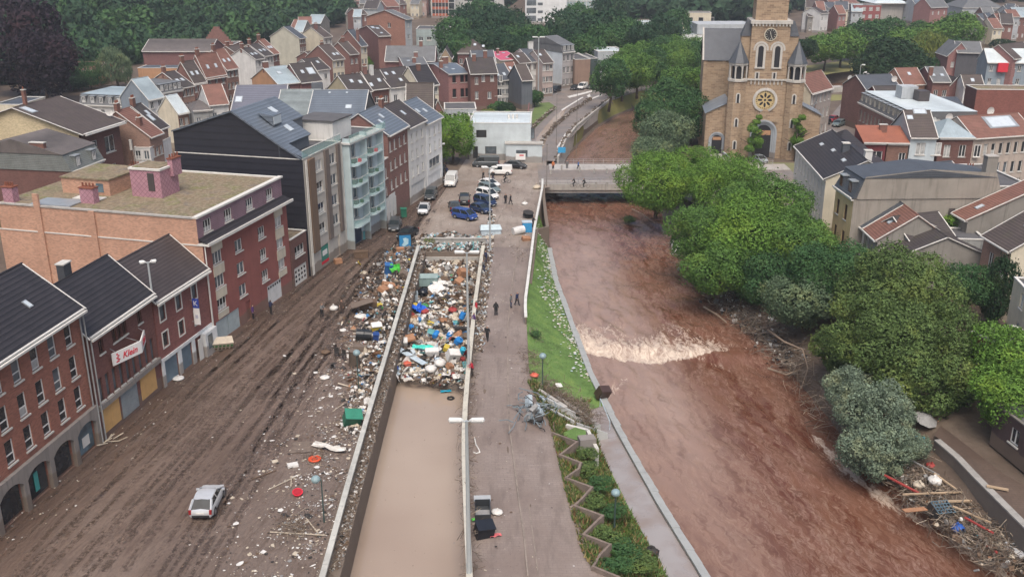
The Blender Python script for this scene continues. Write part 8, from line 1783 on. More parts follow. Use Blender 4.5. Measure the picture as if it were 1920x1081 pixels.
D = dict(zip(('white','cream','brown','dark','grey','mud','blue','teal','red','yellow','orange','green','pale'), DC))
Zt = -1.35
# in the trench
t = item('dumpster', 'big grey-green ribbed container lid box at the far end of the rubbish', 'dumpster', 800, 532, Zt, .05); mb = MB(); mb.obox((0,0,.55), (3.0,2.0,1.1), None, 0, .92); [mb.box(-1.45+k*.48,-1.4+k*.48,-1.02,1.02,.1,1.05) for k in range(7)]; mb.build('body', [plain('container_green', (.20,.28,.27), .5)], t); mb = MB(); mb.add([(-1.5,-1.0,1.12),(1.5,-1.0,1.12),(1.5,1.0,1.12),(-1.5,1.0,1.12),(-1.5,0,1.42),(1.5,0,1.42)], [(0,1,5,4),(2,3,4,5),(1,2,5),(3,0,4)]); mb.build('lid', [plain('container_lid', (.25,.33,.32), .5)], t)
bag('rubbish_bag', 'shiny black rubbish bag in front of the grey-green container', 793,552,Zt,.75,flatmat('black_plastic_bag', (.012,.014,.018), .25),.65)
bag('rubbish_bag', 'yellow sack among white rubbish', 806,608,Zt,.55,D['yellow'],.4); bag('rubbish_bag', 'long red sack lying near the right parapet', 849,583,Zt,.6,D['red'],.45); bag('rubbish_bag', 'bright green bag at the water edge of the rubbish', 726,726,Zt-.5,.5,flatmat('lime_bag', (.10,.55,.08), .4),.6)
bag('rubbish_bag', 'white stuffed sack near the water edge', 808,696,Zt,.6,D['white'],.7); bag('rubbish_bag', 'second white sack above the first by the water edge', 825,684,Zt,.65,D['white'],.6)
sheet_item('tarpaulin', 'flat yellow sheet left of the blue tarpaulin', 'sheet', 770,573,Zt+.5,1.8,1.1,D['yellow'],.2); sheet_item('tarpaulin', 'crumpled bright blue tarpaulin in the heap', 'tarpaulin', 786,578,Zt+.5,1.7,1.4,flatmat('tarp_blue', (.02,.12,.55), .4),.8,(.2,.1),.3)
for lab, x, y, r_, h_, tl_ in (('blue drum low against the left trench wall', 738,632,.42,.9,(0,.3)),('small blue keg beside the blue drum', 771,616,.3,.5,(.4,0)),('blue barrel near the second street lamp', 865,597,.35,.8,(.3,.2)),('light blue barrel lying left of centre in the heap', 814,631,.32,.9,(1.3,0)),('light blue barrel right of centre in the heap', 841,632,.32,.8,(1.2,.3)),('deep blue tub by the pole of the second street lamp', 857,643,.45,.7,(.6,.2))):
 drum('barrel', lab, 'barrel', x, y, Zt, r_, h_, plain('barrel_blue', (.02,.19,.52), .45), random.uniform(0,3), tl_)
boxy('mattress', 'orange-brown mattress bent over the rubbish', 'mattress', 762,636,Zt+.2,(2.0,1.2,.22),D['orange'],.3,(.2,-.15)); boxy('drawer_unit', 'white slatted drawer unit tipped in the heap', 'drawers', 753,645,Zt,(1.2,.8,.8),D['white'],.2,(.5,.1),doors=3)
sheet_item('plastic_sheet', 'turquoise plastic sheet across the middle of the heap', 'sheet', 793,650,Zt+.4,2.2,.7,flatmat('turquoise', (.05,.55,.45), .4),.05,(.2,.1),.1)
boxy('fridge', 'white fridge lying on its back in the centre of the heap', 'fridge', 810,664,Zt+.1,(1.5,.7,.7),D['white'],.15,(.3,0),doors=2); t = boxy('washing_machine', 'white washing machine with round black hole near the right parapet', 'washing machine', 847,672,Zt+.1,(1.3,1.0,1.1),D['white'],.4,(.45,.2)); mb = MB(); mb.tube([(0,-.49,.6),(0,-.53,.6)], .16, 12); mb.build('porthole', [D['dark']], t)
drum('gas_bottle', 'cyan gas bottle leaning on the white washing machine', 'gas bottle', 862,665,Zt+.2,.32,1.1,flatmat('cyan', (.03,.42,.62), .4),.3,(.5,.3))
plank('board', 'long pale blue-white board slanting across the left of the heap', 772,668,Zt+.6,4.2,.75,D['pale'],-.75,.12); plank('plank', 'cream plank pointing at the left trench wall', 733,692,Zt+.3,3.2,.16,D['cream'],.95,-.1); plank('plank', 'dark split beam beside the pale blue-white board', 738,660,Zt+.5,2.5,.2,D['dark'],-.9,.3)
boxy('box', 'orange cardboard carton near the portal beam', 'box', 866,516,Zt,(1.3,1.1,.9),D['orange'],.5,(.3,.3)); boxy('box', 'crushed orange carton below the one by the portal beam', 'box', 860,530,Zt,(1.2,.9,.6),D['orange'],1.0,(.4,-.2)); sheet_item('panel', 'white panel lying right of the grey-green container', 'panel', 826,530,Zt+.5,2.0,1.0,D['white'],.2); sheet_item('panel', 'large white panel tilted below the grey-green container', 'panel', 818,540,Zt+.5,1.8,1.6,D['white'],.5,(.3,-.2))
boxy('crate', 'white ribbed crate left of the black rubbish bag', 'crate', 775,562,Zt,(1.0,1.1,1.0),D['pale'],.1,(.2,.1),hollow=True); boxy('bench', 'long dark-edged bench by the second street lamp pole', 'bench', 863,622,Zt,(1.9,.5,.6),D['dark'],0,(.1,0)); bag('cushion', 'red cushion near the left trench wall', 772,590,Zt,.42,D['red'],.4,'cushion'); bag('cushion', 'coral red cushion just above the water edge', 764,684,Zt,.5,flatmat('coral', (.60,.13,.08), .7),.4,'cushion'); boxy('box', 'royal blue plastic box near the water edge at left', 'box', 736,690,Zt,(1.2,.8,.35),flatmat('tarp_blue', (.02,.12,.55), .4),.2)
for i, (x, y, c, w_) in enumerate(((790,603,'white','white'),(797,588,'red','small red'),(836,655,'yellow','mustard'),(842,690,'orange','tan'),(808,625,'teal','teal'),(830,603,'orange','clay-coloured'))): boxy('box', w_+' box '+('beside the yellow sack','above the yellow sack','left of the white washing machine','right of the white sacks','between the two light blue barrels','upper right of the yellow sack')[i], 'box', x, y, Zt+.1, (.8,.6,.5), D[c], i*.7, (.3,-.2))
for i, (x, y, zz, lb) in enumerate(((845,747,WL+.02,'black tyre floating at the edge of the rubbish'),(919,412,.05,'tyre lying on the square beside the parked cars'))):
 t = item('tyre', lb, 'tyre', x, y, zz); mb = MB(); mb.tube([(.3*math.cos(a*math.pi/8),.3*math.sin(a*math.pi/8),.08) for a in range(17)], .1, 8, cap=False); mb.build('rubber', [M_tyre], t)
sheet_item('plastic_sheet', 'light blue plastic sheet floating beside the black tyre', 'sheet', 836,733,WL+.1,1.1,.5,flatmat('cyan', (.03,.42,.62), .4),.1,(0,0),.04)
# left of the trench
t = drum('tank', 'large black oil tank lying against the guard rail', 'tank', 697,628,.55,.62,1.7,plain('tank_black', (.02,.023,.027), .35),.1,(0,-1.45),1)
boxy('cabinet', 'white and yellow cabinet beside the black oil tank', 'cabinet', 706,622,0,(1.1,.8,1.0),D['yellow'],.3,(.3,0),lid=D['white']); boxy('bin', 'small dark blue bin below the yellow cabinet', 'bin', 704,641,0,(.6,.6,1.0),plain('barrel_navy', (.02,.06,.22), .5),.2,(.15,.1),lid=plain('barrel_navy', (.02,.06,.22)))
boxy('sideboard', 'grey-brown sideboard lying left of the globe lamp', 'sideboard', 675,657,0,(1.5,.8,.6),D['mud'],.1,(0,.1),doors=2)
t = item('tree_stump', 'thick sawn tree stump beside the globe lamp', 'stump', 664,684,0); mb = MB(); mb.tube([(0,0,0),(.03,0,.4),(0,.03,1.6)], [.62,.55,.5], 12); mb.build('trunk', [BARK], t); mb = MB(); mb.tube([(0,.03,1.603),(0,.03,1.63)], .46, 12); mb.build('cut_face', [D['mud']], t)
def chair(label, px, py, rot, tilt=(0,0), z=0):
 t = item('chair', label, 'chair', px, py, z, rot, 'dark chairs left in the mud', tilt); m_ = D['dark']
 mb = MB(); mb.box(-.24,.24,-.24,.24,.44,.49); mb.build('seat', [m_], t); mb = MB(); mb.box(-.24,.24,.2,.24,.5,.95); mb.build('backrest', [m_], t)
 for x in (-.21,.21):
  for y in (-.21,.21): mb = MB(); mb.box(x-.02,x+.02,y-.02,y+.02,0,.44); mb.build('leg', [m_], t)
chair('upright dark chair, left of a pair in the mud', 632,668,.3); chair('upright dark chair, right of a pair in the mud', 643,672,-.5); chair('dark chair toppled in front of the pair', 616,685,1.2,(1.4,0),.3)
bag('armchair', 'brown lump of sodden upholstery behind the pair of dark chairs', 611,662,0,.5,D['brown'],.5,'armchair')
for lab, x, y, r_ in (('white foam block beside the debris drift',676,595,.7),('small white foam lump above the sawn stump',643,620,.4),('round white foam lump alone in the mud',609,709,.5),('white foam lump among scraps near the black tank',690,607,.4),('white heap of plaster before the pale garage',335,711,.55)): bag('foam', lab, x, y, 0, r_, D['white'], .35, 'foam')
t = boxy('dumpster', 'green wheeled dumpster tipped against the guard rail', 'dumpster', 658,790,.25,(1.5,1.1,1.15),plain('dumpster_green', (.02,.13,.08), .5),.35,(.5,.2),lid=plain('dumpster_lid', (.03,.20,.13), .5))
boxy('wardrobe', 'dark brown cabinet lying alone on the muddy road', 'cabinet', 677,483,0,(1.9,.8,.9),D['brown'],.25,(0,0),doors=2,lid=D['brown']); boxy('box', 'orange-brown box near the tall block shopfront', 'box', 634,493,0,(1.0,.8,.6),D['orange'],.5)
boxy('box', 'orange chest at the foot of the advertising panel', 'box', 751,474,0,(1.1,.7,.8),D['orange'],.1,(.1,0)); boxy('box', 'upper orange carton in the drift left of the portal', 'box', 728,536,.5,(1.6,.9,.4),D['orange'],.4,(.2,.3)); boxy('box', 'lower orange carton in the drift left of the portal', 'box', 718,545,.4,(1.3,1.0,.5),D['orange'],1.1,(.4,.1))
boxy('wardrobe', 'broken brown wardrobe under a loose grey panel', 'wardrobe', 690,578,0,(2.0,1.0,1.1),D['brown'],.2,(.1,.1),doors=2); plank('panel', 'grey-brown plywood panel propped on the broken wardrobe', 678,568,1.1,2.6,1.5,D['mud'],.35,-.2,.05,'panel')
boxy('bin', 'blue recycling bin in the drift near the portal', 'bin', 728,512,.4,(1.0,.9,1.3),plain('bin_blue', (.03,.12,.32), .5),.2,(.2,.1),lid=plain('bin_blue', (.03,.12,.32))); sheet_item('rubbish_bag', 'lime green torn bag beside the blue recycling bin', 'bag', 741,503,1.2,1.5,1.1,flatmat('lime_bag', (.25,.5,.05), .5),.3,(.5,.3),.4)
boxy('wheelie_bin', 'dark green wheelie bin at the kerb before the white ground floor', 'bin', 757,406,0,(.9,.9,1.3),plain('dumpster_green', (.02,.13,.08), .5),.2,None,lid=plain('dumpster_lid', (.03,.20,.13), .5)); boxy('wheelie_bin', 'teal wheelie bin at the foot of the white balconies', 'bin', 681,448,0,(.6,.6,1.1),D['teal'],.2,None,lid=D['teal'])
sheet_item('banner', 'torn white cloth strung over the littered strip', 'cloth', 617,838,.3,3.0,.5,D['white'],-.35,(.1,0),.15); t = item('tray', 'round orange-red tray on the littered strip', 'tray', 590,861,.05); mb = MB(); mb.tube([(0,0,0),(0,0,.08)], [.5,.55], 18); mb.build('dish', [flatmat('tray_orange', (.70,.09,.03), .4)], t); mb = MB(); mb.tube([(.5*math.cos(a*math.pi/9),.5*math.sin(a*math.pi/9),.1) for a in range(19)], .04, 5, cap=False); mb.build('rim', [flatmat('tray_orange', (.70,.09,.03), .4)], t)
t = item('basin', 'red plastic basin near the globe lamp at the near left', 'basin', 558,926,.02,.4,None,(.3,0)); mb = MB(); mb.tube([(0,0,0),(0,0,.3)], [.3,.42], 14); mb.build('bowl', [flatmat('basin_red', (.62,.02,.04), .35)], t); mb = MB(); mb.tube([(0,0,.302),(0,0,.31)], .34, 14); mb.build('inside', [flatmat('basin_dark', (.35,.01,.02), .5)], t)
boxy('box', 'torn white carton on bare mud left of the littered strip', 'box', 549,873,.02,(.9,.6,.2),D['white'],.4); sheet_item('panel', 'faint brown board pressed flat into the mud', 'board', 570,838,.05,2.0,2.0,D['mud'],.1,(0,0),.03)
for i, (x, y, ln, ro) in enumerate(((530,905,2.8,.85),(546,902,1.6,1.75),(558,1000,4.2,-.1),(585,985,2.4,-1.0),(495,890,2.2,.7))): plank('branch', ('bent pale stick left of the red basin','short pale stick meeting the bent one','long thin pale branch near the bottom of the littered strip','pale branch crossing the long thin one','dark stick pressed in the mud left of the pale sticks')[i], x, y, .08, ln, .07, D['cream'] if i < 4 else D['brown'], ro, 0, .06, 'branch')
t = item('picnic_table', 'grey-white rack of bottle crates tipped by the garage piers', 'rack', 413,650,.2,.5,None,(.5,.1)); mb = MB(); mb.box(-1.2,1.2,-.5,.5,.0,1.1); mb.build('frame', [D['cream']], t)
for j in range(2): mb = MB(); [mb.box(-1.1+k*.4,-.85+k*.4,-.53,-.5,.2+j*.4,.45+j*.4) for k in range(6)]; mb.build('row_of_bottles', [D['green'] if j else D['brown']], t)
t = item('umbrella', 'red parasol lying in the garage opening', 'parasol', 320,698,.3,0,None,(.6,.3)); mb = MB(); mb.tube([(0,0,0),(0,0,.35)], [.75,.02], 8); mb.build('canopy', [flatmat('parasol_red', (.55,.05,.04), .6)], t); mb = MB(); mb.tube([(0,0,-.8),(0,0,.4)], .02, 5); mb.build('shaft', [M_rim], t)
t = item('broken_chair', 'broken pale wooden frame by the boarded shop', 'wreckage', 203,826,.0,.5); mb = MB()
for k in range(7): a = Vector((random.uniform(-.9,.9), random.uniform(-.6,.6), random.uniform(0,.2))); b2 = a+Vector((random.uniform(-1.2,1.2), random.uniform(-.8,.8), random.uniform(0,.7))); mb.tube([a, b2], .05, 5)
mb.build('slats', [D['cream']], t)
tag_items = [(620,477),(640,468),(452,640),(640,655)]
# square: kiosk wreck, tanks, bins
t = boxy('kiosk_roof', 'grey-white pitched kiosk roof lying on the paving beside the lamp', 'kiosk', 920,436,.0,(3.0,2.0,.7),D['pale'],.1); mb = MB(); mb.add([(-1.6,-1.1,.72),(1.6,-1.1,.72),(1.6,1.1,.72),(-1.6,1.1,.72),(-1.4,0,1.25),(1.4,0,1.25)], [(0,1,5,4),(2,3,4,5),(1,2,5),(3,0,4)]); mb.build('roof', [plain('kiosk_roof', (.46,.55,.58), .5)], t)
sheet_item('panel', 'cream panel lying at the foot of the kiosk roof', 'panel', 907,445,.15,3.0,1.2,D['cream'],.05,(.1,0),.05)
drum('tank', 'white cylindrical tank lying on the quay path', 'tank', 962,434,.5,.6,1.8,plain('tank_white', (.60,.60,.58), .4),.5,(0,1.5),1); boxy('box', 'bright blue crate cabinet against the white guard rail', 'cabinet', 988,434,0,(1.4,1.2,1.5),flatmat('crate_blue', (.04,.28,.55), .5),.1,None,doors=1,lid=D['pale']); boxy('box', 'orange-pink carton below the bright blue cabinet', 'box', 986,450,0,(1.2,.9,.5),D['orange'],.3,(.2,.1))
t = item('cable_drum', 'dark round cable drum lying near the guard rail', 'cable drum', 990,404,.35,.2,None,(.2,.1)); mb = MB(); mb.tube([(0,0,0),(0,0,.1)], .85, 16); mb.tube([(0,0,.1),(0,0,.5)], .4, 12); mb.tube([(0,0,.5),(0,0,.6)], .85, 16); mb.build('reel', [D['dark']], t)
for lab, x, y, r_ in (('pale sack against the top of the guard rail',1006,354,.7),('small white sack on the quay path near the bridge',984,384,.5),('white tub lying beside the man in the brown coat',626,580,.5)): bag('rubbish_bag', lab, x, y, 0, r_, D['cream'] if 'pale' in lab else D['white'], .6)
# bins by the parapet
t = item('wheelie_bin', 'grey wheelie bin with open lid lying beside the parapet', 'bin', 905,963,.15,.05,None,(.15,0)); mb = MB(); w_ = .06; mb.box(-.6,.6,-.9,.9,0,w_); mb.box(-.6,-.54,-.9,.9,w_,.7); mb.box(.54,.6,-.9,.9,w_,.7); mb.box(-.54,.54,-.9,-.84,w_,.7); mb.box(-.54,.54,.84,.9,w_,.7); mb.build('body', [plain('bin_charcoal', (.04,.045,.05), .5)], t); mb = MB(); mb.box(-.65,.65,.95,1.6,.35,.5); mb.build('lid', [plain('bin_grey', (.33,.35,.36), .5)], t); mb = MB(); mb.box(-.53,.53,-.8,.1,.3,.34); mb.build('content', [D['grey']], t)
boxy('wheelie_bin', 'black bin tipped on its side below the grey one', 'bin', 906,1002,.05,(1.3,1.0,1.0),plain('bin_black', (.015,.018,.025), .4),.35,(.25,.1),lid=plain('bin_black', (.015,.018,.025)))
bag('foam', 'white foam slab right of the grey wheelie bin', 932,961,.05,.45,D['white'],.35,'foam'); sheet_item('cloth', 'pink cloth on the path near the black bin', 'cloth', 929,1003,.12,.9,.35,flatmat('pink_cloth', (.55,.14,.15), .8),.3,(0,0),.08); sheet_item('cloth', 'lime strap of cloth between the two bins', 'cloth', 893,972,.2,.7,.3,flatmat('lime_bag', (.35,.5,.05), .6),.3,(0,0),.08)
t = item('hose', 'white looped hose by the near lamp', 'hose', 890,845,.1); mb = MB(); mb.tube([(-.1,2.4,0),(.05,1.2,0),(.35,.3,0),(.45,-.2,0),(.15,-.4,0),(-.1,-.2,0)], .06, 6); mb.build('tube', [D['white']], t)
t = boxy('cabinet', 'dark brown cabinet stranded on the river wall coping', 'cabinet', 1126,742,-2.8,(1.3,.9,1.2),plain('wet_brown', (.06,.035,.03), .4),.5,(.5,.2),doors=1)
# zigzag planters
ZZ = [(1037,810),(1082,827),(1050,851),(1089,866),(1085,877),(1061,894),(1110,912),(1089,935),(1077,946),(1130,965),(1112,982),(1094,1000),(1144,1019),(1125,1038),(1112,1060),(1160,1080),(1180,1095)]
t = thing('planter_edging', 'zigzag brown concrete edging of the stepped planting bed', 'edging', P(*ZZ[0], 0)); o = t.location; mb = MB()
for p, q in zip(ZZ, ZZ[1:]):
 a, b_ = P(*p, .4)-o, P(*q, .4)-o; a.z = b_.z = 0; d = (b_-a).normalized(); nn = Vector((-d.y, d.x, 0))*.09; a = a-d*.1; b_ = b_+d*.1
 mb.add([(k.x,k.y,-.6) for k in (a-nn,b_-nn,b_+nn,a+nn)]+[(k.x,k.y,.4+random.uniform(-.01,.01)) for k in (a-nn,b_-nn,b_+nn,a+nn)], [(0,3,2,1),(4,5,6,7),(0,1,5,4),(1,2,6,5),(2,3,7,6),(3,0,4,7)])
mb.build('edging', [plain('edging_brown', (.19,.15,.125), .85, var=.4, scale=2)], t)
WG = [leafmat('weed_'+k, c) for k, c in (('green',(.07,.12,.03)),('straw',(.22,.19,.09)),('red',(.14,.07,.04)))]
sp = []
for _ in range(16000):
 t_ = random.random(); y = lerp(58, 89, t_); x0 = midr(y)-.6; x1 = pathin(y)-interp([(58,.6),(70,1.0),(89,.4)], y); x = random.uniform(x0, x1+.3) if random.random() < .8 else random.gauss((x0+x1)/2, .5)
 z = bank_z(max(x, midr(y)), y); k = 2.2+2.0*max(0, mnoise.noise(Vector((x*.6, y*.6, 0))))
 sp.append((x, y, max(z, -2.2)+.05, k))
for i in range(3):
 q = [s for j, s in enumerate(sp) if (j % 10 < 6, 6 <= j % 10 < 9, j % 10 == 9)[i]]
 tag(link('weeds', bladed('weeds', q, WG[i], .16, .030)), ('tall green weeds filling the zigzag planting bed','straw-coloured flattened stems among the planting bed weeds','reddish dry stems among the planting bed weeds')[i], 'weeds', kind='stuff')
for i, (x, y, z, R) in enumerate(((1105,880,-.2,1.3),(1125,905,-.2,1.2),(1120,940,-.1,1.3),(1150,960,-.5,1.3),(1140,1000,-.2,1.4),(1170,1030,-.4,1.5),(1200,1050,-.8,1.4),(1150,1060,0,1.3),(1100,850,-.2,1.1))):
 tree(('scrubby green bush in the planting bed','scrubby green bush in the planting bed')[0], x, y, z, R, 'deep' if i % 2 else 'olive', 1600, .075, sq=.4, z0=-1.2, var=1+i % 4, nl=12, name='bush', cat='bush', trunk=False, group='bushes in the zigzag planting bed')
bag('rubbish_bag', 'black sack caught at the lower end of the planting bed', 1222,1040,-2.4,.55,D['dark'],.7)
mb = MB(); mb.poly([(*P(a, b_, -.05).xy, -.05) for a, b_ in ((1050,814),(1078,800),(1098,806),(1100,822),(1080,824))]); tag(mb.build('grass_triangle', [M_grass]), kind='structure')
mb = MB()
for _ in range(260): y = random.uniform(56, 90); flake(mb, random.uniform(tl(y)+.1, tr(y)-.1) if random.random() < .5 else tr(y)-abs(random.gauss(0,.4))-.05, y, WL+.01, random.uniform(.02,.07), random.choice((1,2,4,2,5)))
tag(mb.build('scum', DC, uv=False), 'specks of scum floating on the flood water', 'scum', kind='stuff')
# collapsed stairs with twisted rails on the bank
def stair(label, p0, p1, z0, z1, wd, n):
 a, b_ = P(*p0, z0), P(*p1, z1); d = Vector((b_.x-a.x, b_.y-a.y, 0)); ln = d.length; t = thing('stairs', label, 'stairs', a, math.atan2(d.y, d.x)); mb = MB()
 for k in range(n): h_ = lerp(0, z1-z0, (k+1)/n); mb.box(ln*k/n, ln*(k+1)/n-.003, -wd/2, wd/2, (z1-z0)-1, h_)
 mb.build('steps', [M_conc], t)
 for s in (-1, 1): mb = MB(); y = s*(wd/2+.14); mb.add([(-.3,y-.12,-1.2),(ln,y-.12,z1-z0-1),(ln,y+.12,z1-z0-1),(-.3,y+.12,-1.2),(-.3,y-.12,.5),(ln,y-.12,z1-z0+.5),(ln,y+.12,z1-z0+.5),(-.3,y+.12,.5)], [(0,3,2,1),(4,5,6,7),(0,1,5,4),(1,2,6,5),(2,3,7,6),(3,0,4,7)]); mb.build('side_wall', [plain('stair_wall', (.42,.43,.42), .8, var=.2)], t)
 return t
stair('upper concrete stair flight of the wrecked bank steps', (1030,762),(1078,790),-.1,-1.5,1.4,8); stair('lower concrete stair flight of the wrecked bank steps', (1080,792),(1132,812),-1.5,-3.1,1.5,9)
t = boxy('planter', 'grey concrete slab bed at the foot of the wrecked steps', 'planter', 1100,836,-.6,(1.5,1.0,.9),M_grey,.2); kwall('wall', 'pale coping wall between the grass triangle and the riverside path', [(1062,792),(1078,796),(1102,802),(1120,838)], -.15, M_sill, .32, -3)
t = thing('wreckage', 'heap of twisted grey-blue railings and cabinets at the top of the wrecked steps', 'wreckage', P(1008,780,0)); mb = MB(); m2 = MB()
for _ in range(60): a = Vector((random.gauss(0,.9), random.gauss(0,1.4), random.uniform(.1,.9))); b_ = a+Vector((random.gauss(0,1), random.gauss(0,1), random.gauss(0,.4))); mb.tube([a, (a+b_)/2+Vector((random.gauss(0,.2),random.gauss(0,.2),.1)), b_], .045, 5, random.choice((0,0,1)))
mb.build('bent_rails', [plain('rail_bluegrey', (.16,.20,.22), .5), D['dark']], t)
for k in range(9): m2 = MB(); m2.obox((random.gauss(0,.8), random.gauss(0,1.3), random.uniform(.2,.6)), (random.uniform(.5,1.2), random.uniform(.4,.8), random.uniform(.2,.6)), rrot(), random.choice((0,1,2))); m2.build('cabinet', [D['grey'], D['dark'], D['pale']], t)
for i, (x0, y0, x1, y1) in enumerate(((1010,735,1060,765),(1030,742,1100,780),(1060,765,1115,790))): plank('concrete_beam', ('first','second','third')[i]+' displaced grey concrete beam by the wrecked steps', (x0+x1)/2, (y0+y1)/2, -.4-i*.6, 3.6, .35, M_conc, -.75, .2, .3, 'beam')
sp = []
for _ in range(900): t_ = random.random(); p = P(lerp(1015,1115,t_)+random.gauss(0,10), lerp(722,790,t_)+random.gauss(0,9), -.3-1.4*t_); sp.append((p.x, p.y, p.z+random.uniform(0,.7), .8))
tangle('branches', 'thicket of brown stalks beside the wrecked steps', sp, ln=(.6,1.6))
sp = []
for c, n_, s_ in (((1005,622),90,8),((1000,670),220,14),((1000,700),120,12),((553,992),200,18),((975,480),60,8),((590,860),80,12)):
 for _ in range(n_): p = P(c[0]+random.gauss(0,s_), c[1]+random.gauss(0,s_*.7), 0); sp.append((p.x, p.y, random.uniform(0,.4)+(bank_z(p.x,p.y) if p.x > midr(p.y) else 0), .7))
tangle('branches', 'small clumps of twigs left on paving and bank', sp, ln=(.4,1.4))
bag('cushion', 'red cloth on the bank near the upper globe lamp', 1002,705,0,.45,flatmat('coral', (.60,.13,.08), .7),.4,'cloth'); sheet_item('box', 'white tile on top of the thicket by the wrecked steps', 'tile', 1048,722,.0,.6,.6,D['white'],.3,(.2,.1),.02)
t = thing('handrail', 'long pale handrail lying down the grass to the river wall', 'railing', P(1125,762,-2.2)); a = P(1143,805,-3.0)-t.location; mb = MB(); mb.tube([(0,0,.9),(a.x,a.y,a.z+.9)], .05, 6); mb.tube([(0,0,0),(0,0,.9)], .05, 6); mb.tube([(a.x,a.y,a.z),(a.x,a.y,a.z+.9)], .05, 6); mb.build('rail', [D['pale']], t)
# ---- right bank: stone wall, muddy lane, timber jam
RWP = [(1752,826),(1790,858),(1830,900),(1880,950),(1930,1000),(1990,1065)]
w_ = [P(a, b_, -.4) for a, b_ in RWP]; t = thing('river_wall', 'grey block retaining wall with pale coping at the lower right', 'wall', (w_[0].x, w_[0].y, -3.5)); o = t.location; mb = MB(); mc = MB()
m_bl = brick('grey_blocks', (.15,.16,.165), (.23,.23,.22), .25)
for p, q in zip(w_, w_[1:]):
 d = (q-p).normalized(); nn = Vector((-d.y, d.x, 0)); nn = nn if nn.x < 0 else -nn; a, b_ = p-o, q-o
 mb.add([(k.x,k.y,0) for k in (a,b_,b_-nn*.5,a-nn*.5)]+[(k.x,k.y,3.1) for k in (a,b_,b_-nn*.5,a-nn*.5)], [(0,3,2,1),(4,5,6,7),(0,1,5,4),(1,2,6,5),(2,3,7,6),(3,0,4,7)])
 mc.slab((a+nn*.06).xy.to_3d()+Vector((0,0,3.24)), (b_+nn*.06).xy.to_3d()+Vector((0,0,3.24)), (b_-nn*.56).xy.to_3d()+Vector((0,0,3.24)), (a-nn*.56).xy.to_3d()+Vector((0,0,3.24)), .135)
mb.build('wall_body', [m_bl], t); mc.build('coping', [plain('coping_dirty', (.30,.29,.27), .8, var=.3, scale=2)], t)
mb = MB(); r_ = [P(a, b_, -.35) for a, b_ in ((1752,815),(1800,855),(1850,905),(1925,980),(2000,1055),(2100,1000),(1960,860),(1860,790),(1790,760))]; mb.poly([tuple(p) for p in r_][::-1]); tag(mb.build('muddy_lane', [paving('lane_mud', (.12,.085,.065), (.09,.062,.048))], uv=True), kind='structure')
tj = P(1750,930,-2.6); sp = []; mb = MB()
def jam():
 t_ = random.random(); return P(lerp(1690,1900,t_)+random.gauss(0,22), lerp(860,1050,t_)+random.gauss(0,20), -2.9+random.uniform(0,1.0))
for _ in range(1500): p = jam(); sp.append((p.x, p.y, p.z, 1.0))
tangle('branches', 'tangled driftwood jam against the grey block wall', sp, ln=(.5,2.4), wgt=(4,3,2.2))
for _ in range(420): p = jam(); scrap(mb, p.x, p.y, p.z-.1, random.uniform(.12,.5), mi=random.choices(range(13), (3,4,8,5,4,6,.4,.3,1,.3,1.2,.2,1))[0])
tag(mb.build('rubbish', DC, uv=False), 'splintered boards and rubbish in the driftwood jam at the lower right', 'rubbish', kind='stuff')
LG = plain('pale_timber', (.40,.30,.20), .8, var=.25, scale=1.5)
for i, (x, y, ln, ro, pi_, w2, c, lb) in enumerate(((1750,925,5.5,.15,.05,.14,LG,'long pale pole lying across the driftwood jam'),(1790,940,2.8,.05,.0,.22,LG,'squared pale beam above the blue grid crate'),(1685,905,3.6,-.85,.1,.2,D['red'],'faded red board floating left of the jam'),(1715,955,2.2,.3,.1,.5,D['orange'],'orange board beside the blue grid crate'),(1760,860,3.0,-1.15,.3,.14,LG,'pale plank standing against the wall end'),(1822,965,3.0,-.7,.1,.15,LG,'pale plank right of the blue grid crate'),(1775,905,2.6,-1.0,.2,.16,LG,'short pale plank in the upper jam'),(1835,985,2.4,-.9,.1,.15,D['red'],'dark red plank in the lower jam'),(1740,880,4.0,-.75,.2,.1,D['grey'],'grey bare branch reaching from the willow'),(1870,915,1.6,-.4,0,.25,LG,'short plank lying on the muddy lane behind the wall'))):
 plank('plank', lb, x, y, -1.9 if i != 9 else -.2, ln, w2, c, ro, pi_, .12 if i != 3 else .05)
t = item('crate', 'dark blue open grid crate in the driftwood jam', 'crate', 1763,958,-2.2,.3,None,(.35,.1)); mb = MB()
for k in range(6): mb.box(-.8+k*.32-.03,-.8+k*.32+.03,-.6,.6,.5,.56);
for k in range(5): mb.box(-.83,.83,-.6+k*.3-.03,-.6+k*.3+.03,.562,.6)
mb.build('grid', [plain('crate_steel', (.10,.16,.20), .5)], t); mb = MB(); mb.box(-.85,.85,-.65,.65,-.1,.05); mb.box(-.85,-.8,-.65,.65,.05,.5); mb.box(.8,.85,-.65,.65,.05,.5); mb.build('body', [D['dark']], t)
bag('rubbish_bag', 'royal blue sack at the edge of the driftwood jam', 1795,996,-2.6,.5,flatmat('sack_blue', (.02,.09,.36), .5),.8); sheet_item('cloth', 'small cyan sheet hanging in the willow branches', 'cloth', 1726,823,-.5,.9,.7,flatmat('cyan', (.03,.42,.62), .4),.3,(.5,.3),.15)
t = item('umbrella', 'grey collapsed parasol beside the wall end', 'parasol', 1733,790,-.3,0,None,(.3,.2)); mb = MB(); mb.tube([(0,0,.3),(0,0,.75)], [1.1,.02], 8); mb.build('canopy', [D['grey']], t); mb = MB(); mb.tube([(0,0,-.5),(0,0,.75)], .03, 5); mb.build('shaft', [M_rim], t)
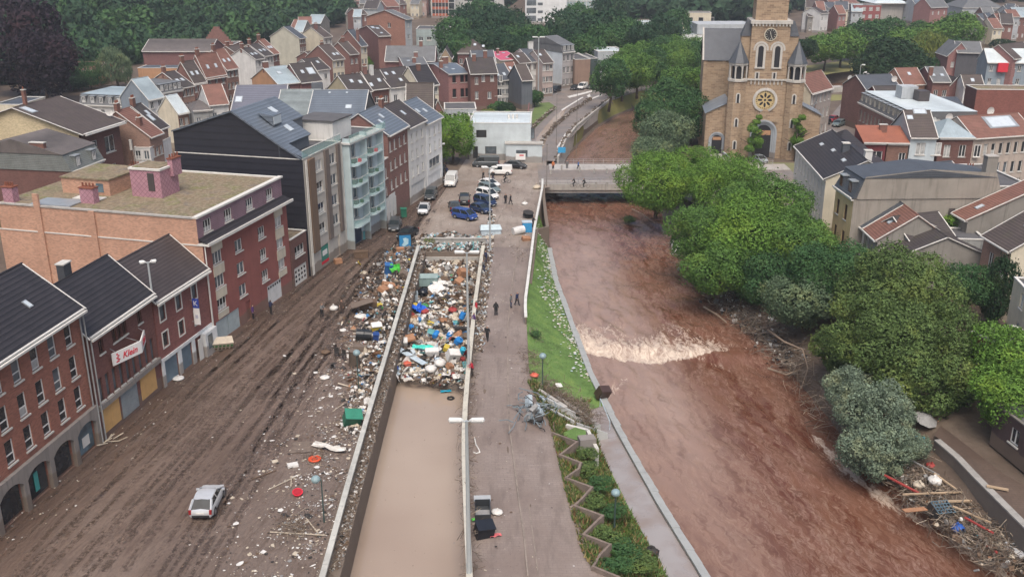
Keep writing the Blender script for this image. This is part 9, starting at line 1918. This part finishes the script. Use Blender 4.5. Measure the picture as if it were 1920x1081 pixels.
for lb, x, y, c, r_ in (('orange jacket bundle beside the grey parasol',1757,798,'orange',.4),('black sack among the items by the wall end',1772,793,'dark',.6),('white bag at the wall end heap',1775,808,'white',.35),('crimson cloth bundle in the upper jam',1745,875,'red',.4),('white rag bundle in the middle of the jam',1752,905,'white',.6),('cream rag bundle left of the white one',1722,912,'cream',.5)): bag('cloth_bundle', lb, x, y, -.8 if y < 850 else -2.1, r_, D[c], .6, 'cloth bundle')
# bare snags in the river
for i, (pts, lb) in enumerate((([(1440,618),(1470,640),(1505,655),(1515,690),(1502,728)], 'bare bent branch with a hanging end at the right bank'), ([(1440,690),(1475,702),(1510,688)], 'thin curved branch lying on the river by the right bank'), ([(1185,392),(1205,402),(1228,418)], 'pale branch sticking out below the bridge'), ([(1320,575),(1345,590),(1362,604)], 'pale driftwood log under the dark trees'))):
 w_ = [P(a, b_, z) for (a, b_), z in zip(pts, (-2.0,-1.2,-1.0,-2.2,-3.6) if i == 0 else [-3.2]*5)]; t = thing('branch', lb, 'branch', w_[0]); mb = MB(); mb.tube([p-w_[0] for p in w_], [.13-.02*k for k in range(len(w_))], 6); mb.build('stem', [plain('snag', (.25,.19,.14), .9)], t)
tree('small leafy snag stuck in the river below the bridge', 1178,412,-3.0,1.5,'olive',900,.1,sq=.5,z0=-4,nl=8,name='bush',cat='bush',trunk=False)
tree('low shrub by the advertising panel behind the portal', 805,455,.3,.9,'yellow',700,.1,sq=1.0,nl=8,name='bush',cat='bush',trunk=False)
tree('washed-out bush on the green bank', 1006,625,.1,.8,'deep',700,.1,sq=.5,nl=8,name='bush',cat='bush',trunk=False)
# ================================================================ HAZE
hz = MB(); hz.box(-760, 960, -30, 1540, -9, 150); ho = hz.build('haze', [], uv=False)
m = bpy.data.materials.new('haze'); m.use_nodes = True; n = m.node_tree; n.nodes.clear(); out = n.nodes.new('ShaderNodeOutputMaterial'); vol = n.nodes.new('ShaderNodeVolumePrincipled')
vol.inputs['Color'].default_value = (.80,.88,.95,1); vol.inputs['Density'].default_value = .00028; vol.inputs['Anisotropy'].default_value = .2; n.links.new(vol.outputs[0], out.inputs['Volume']); ho.data.materials.append(m); tag(ho, 'pale blue air haze filling the valley', 'haze', kind='stuff')
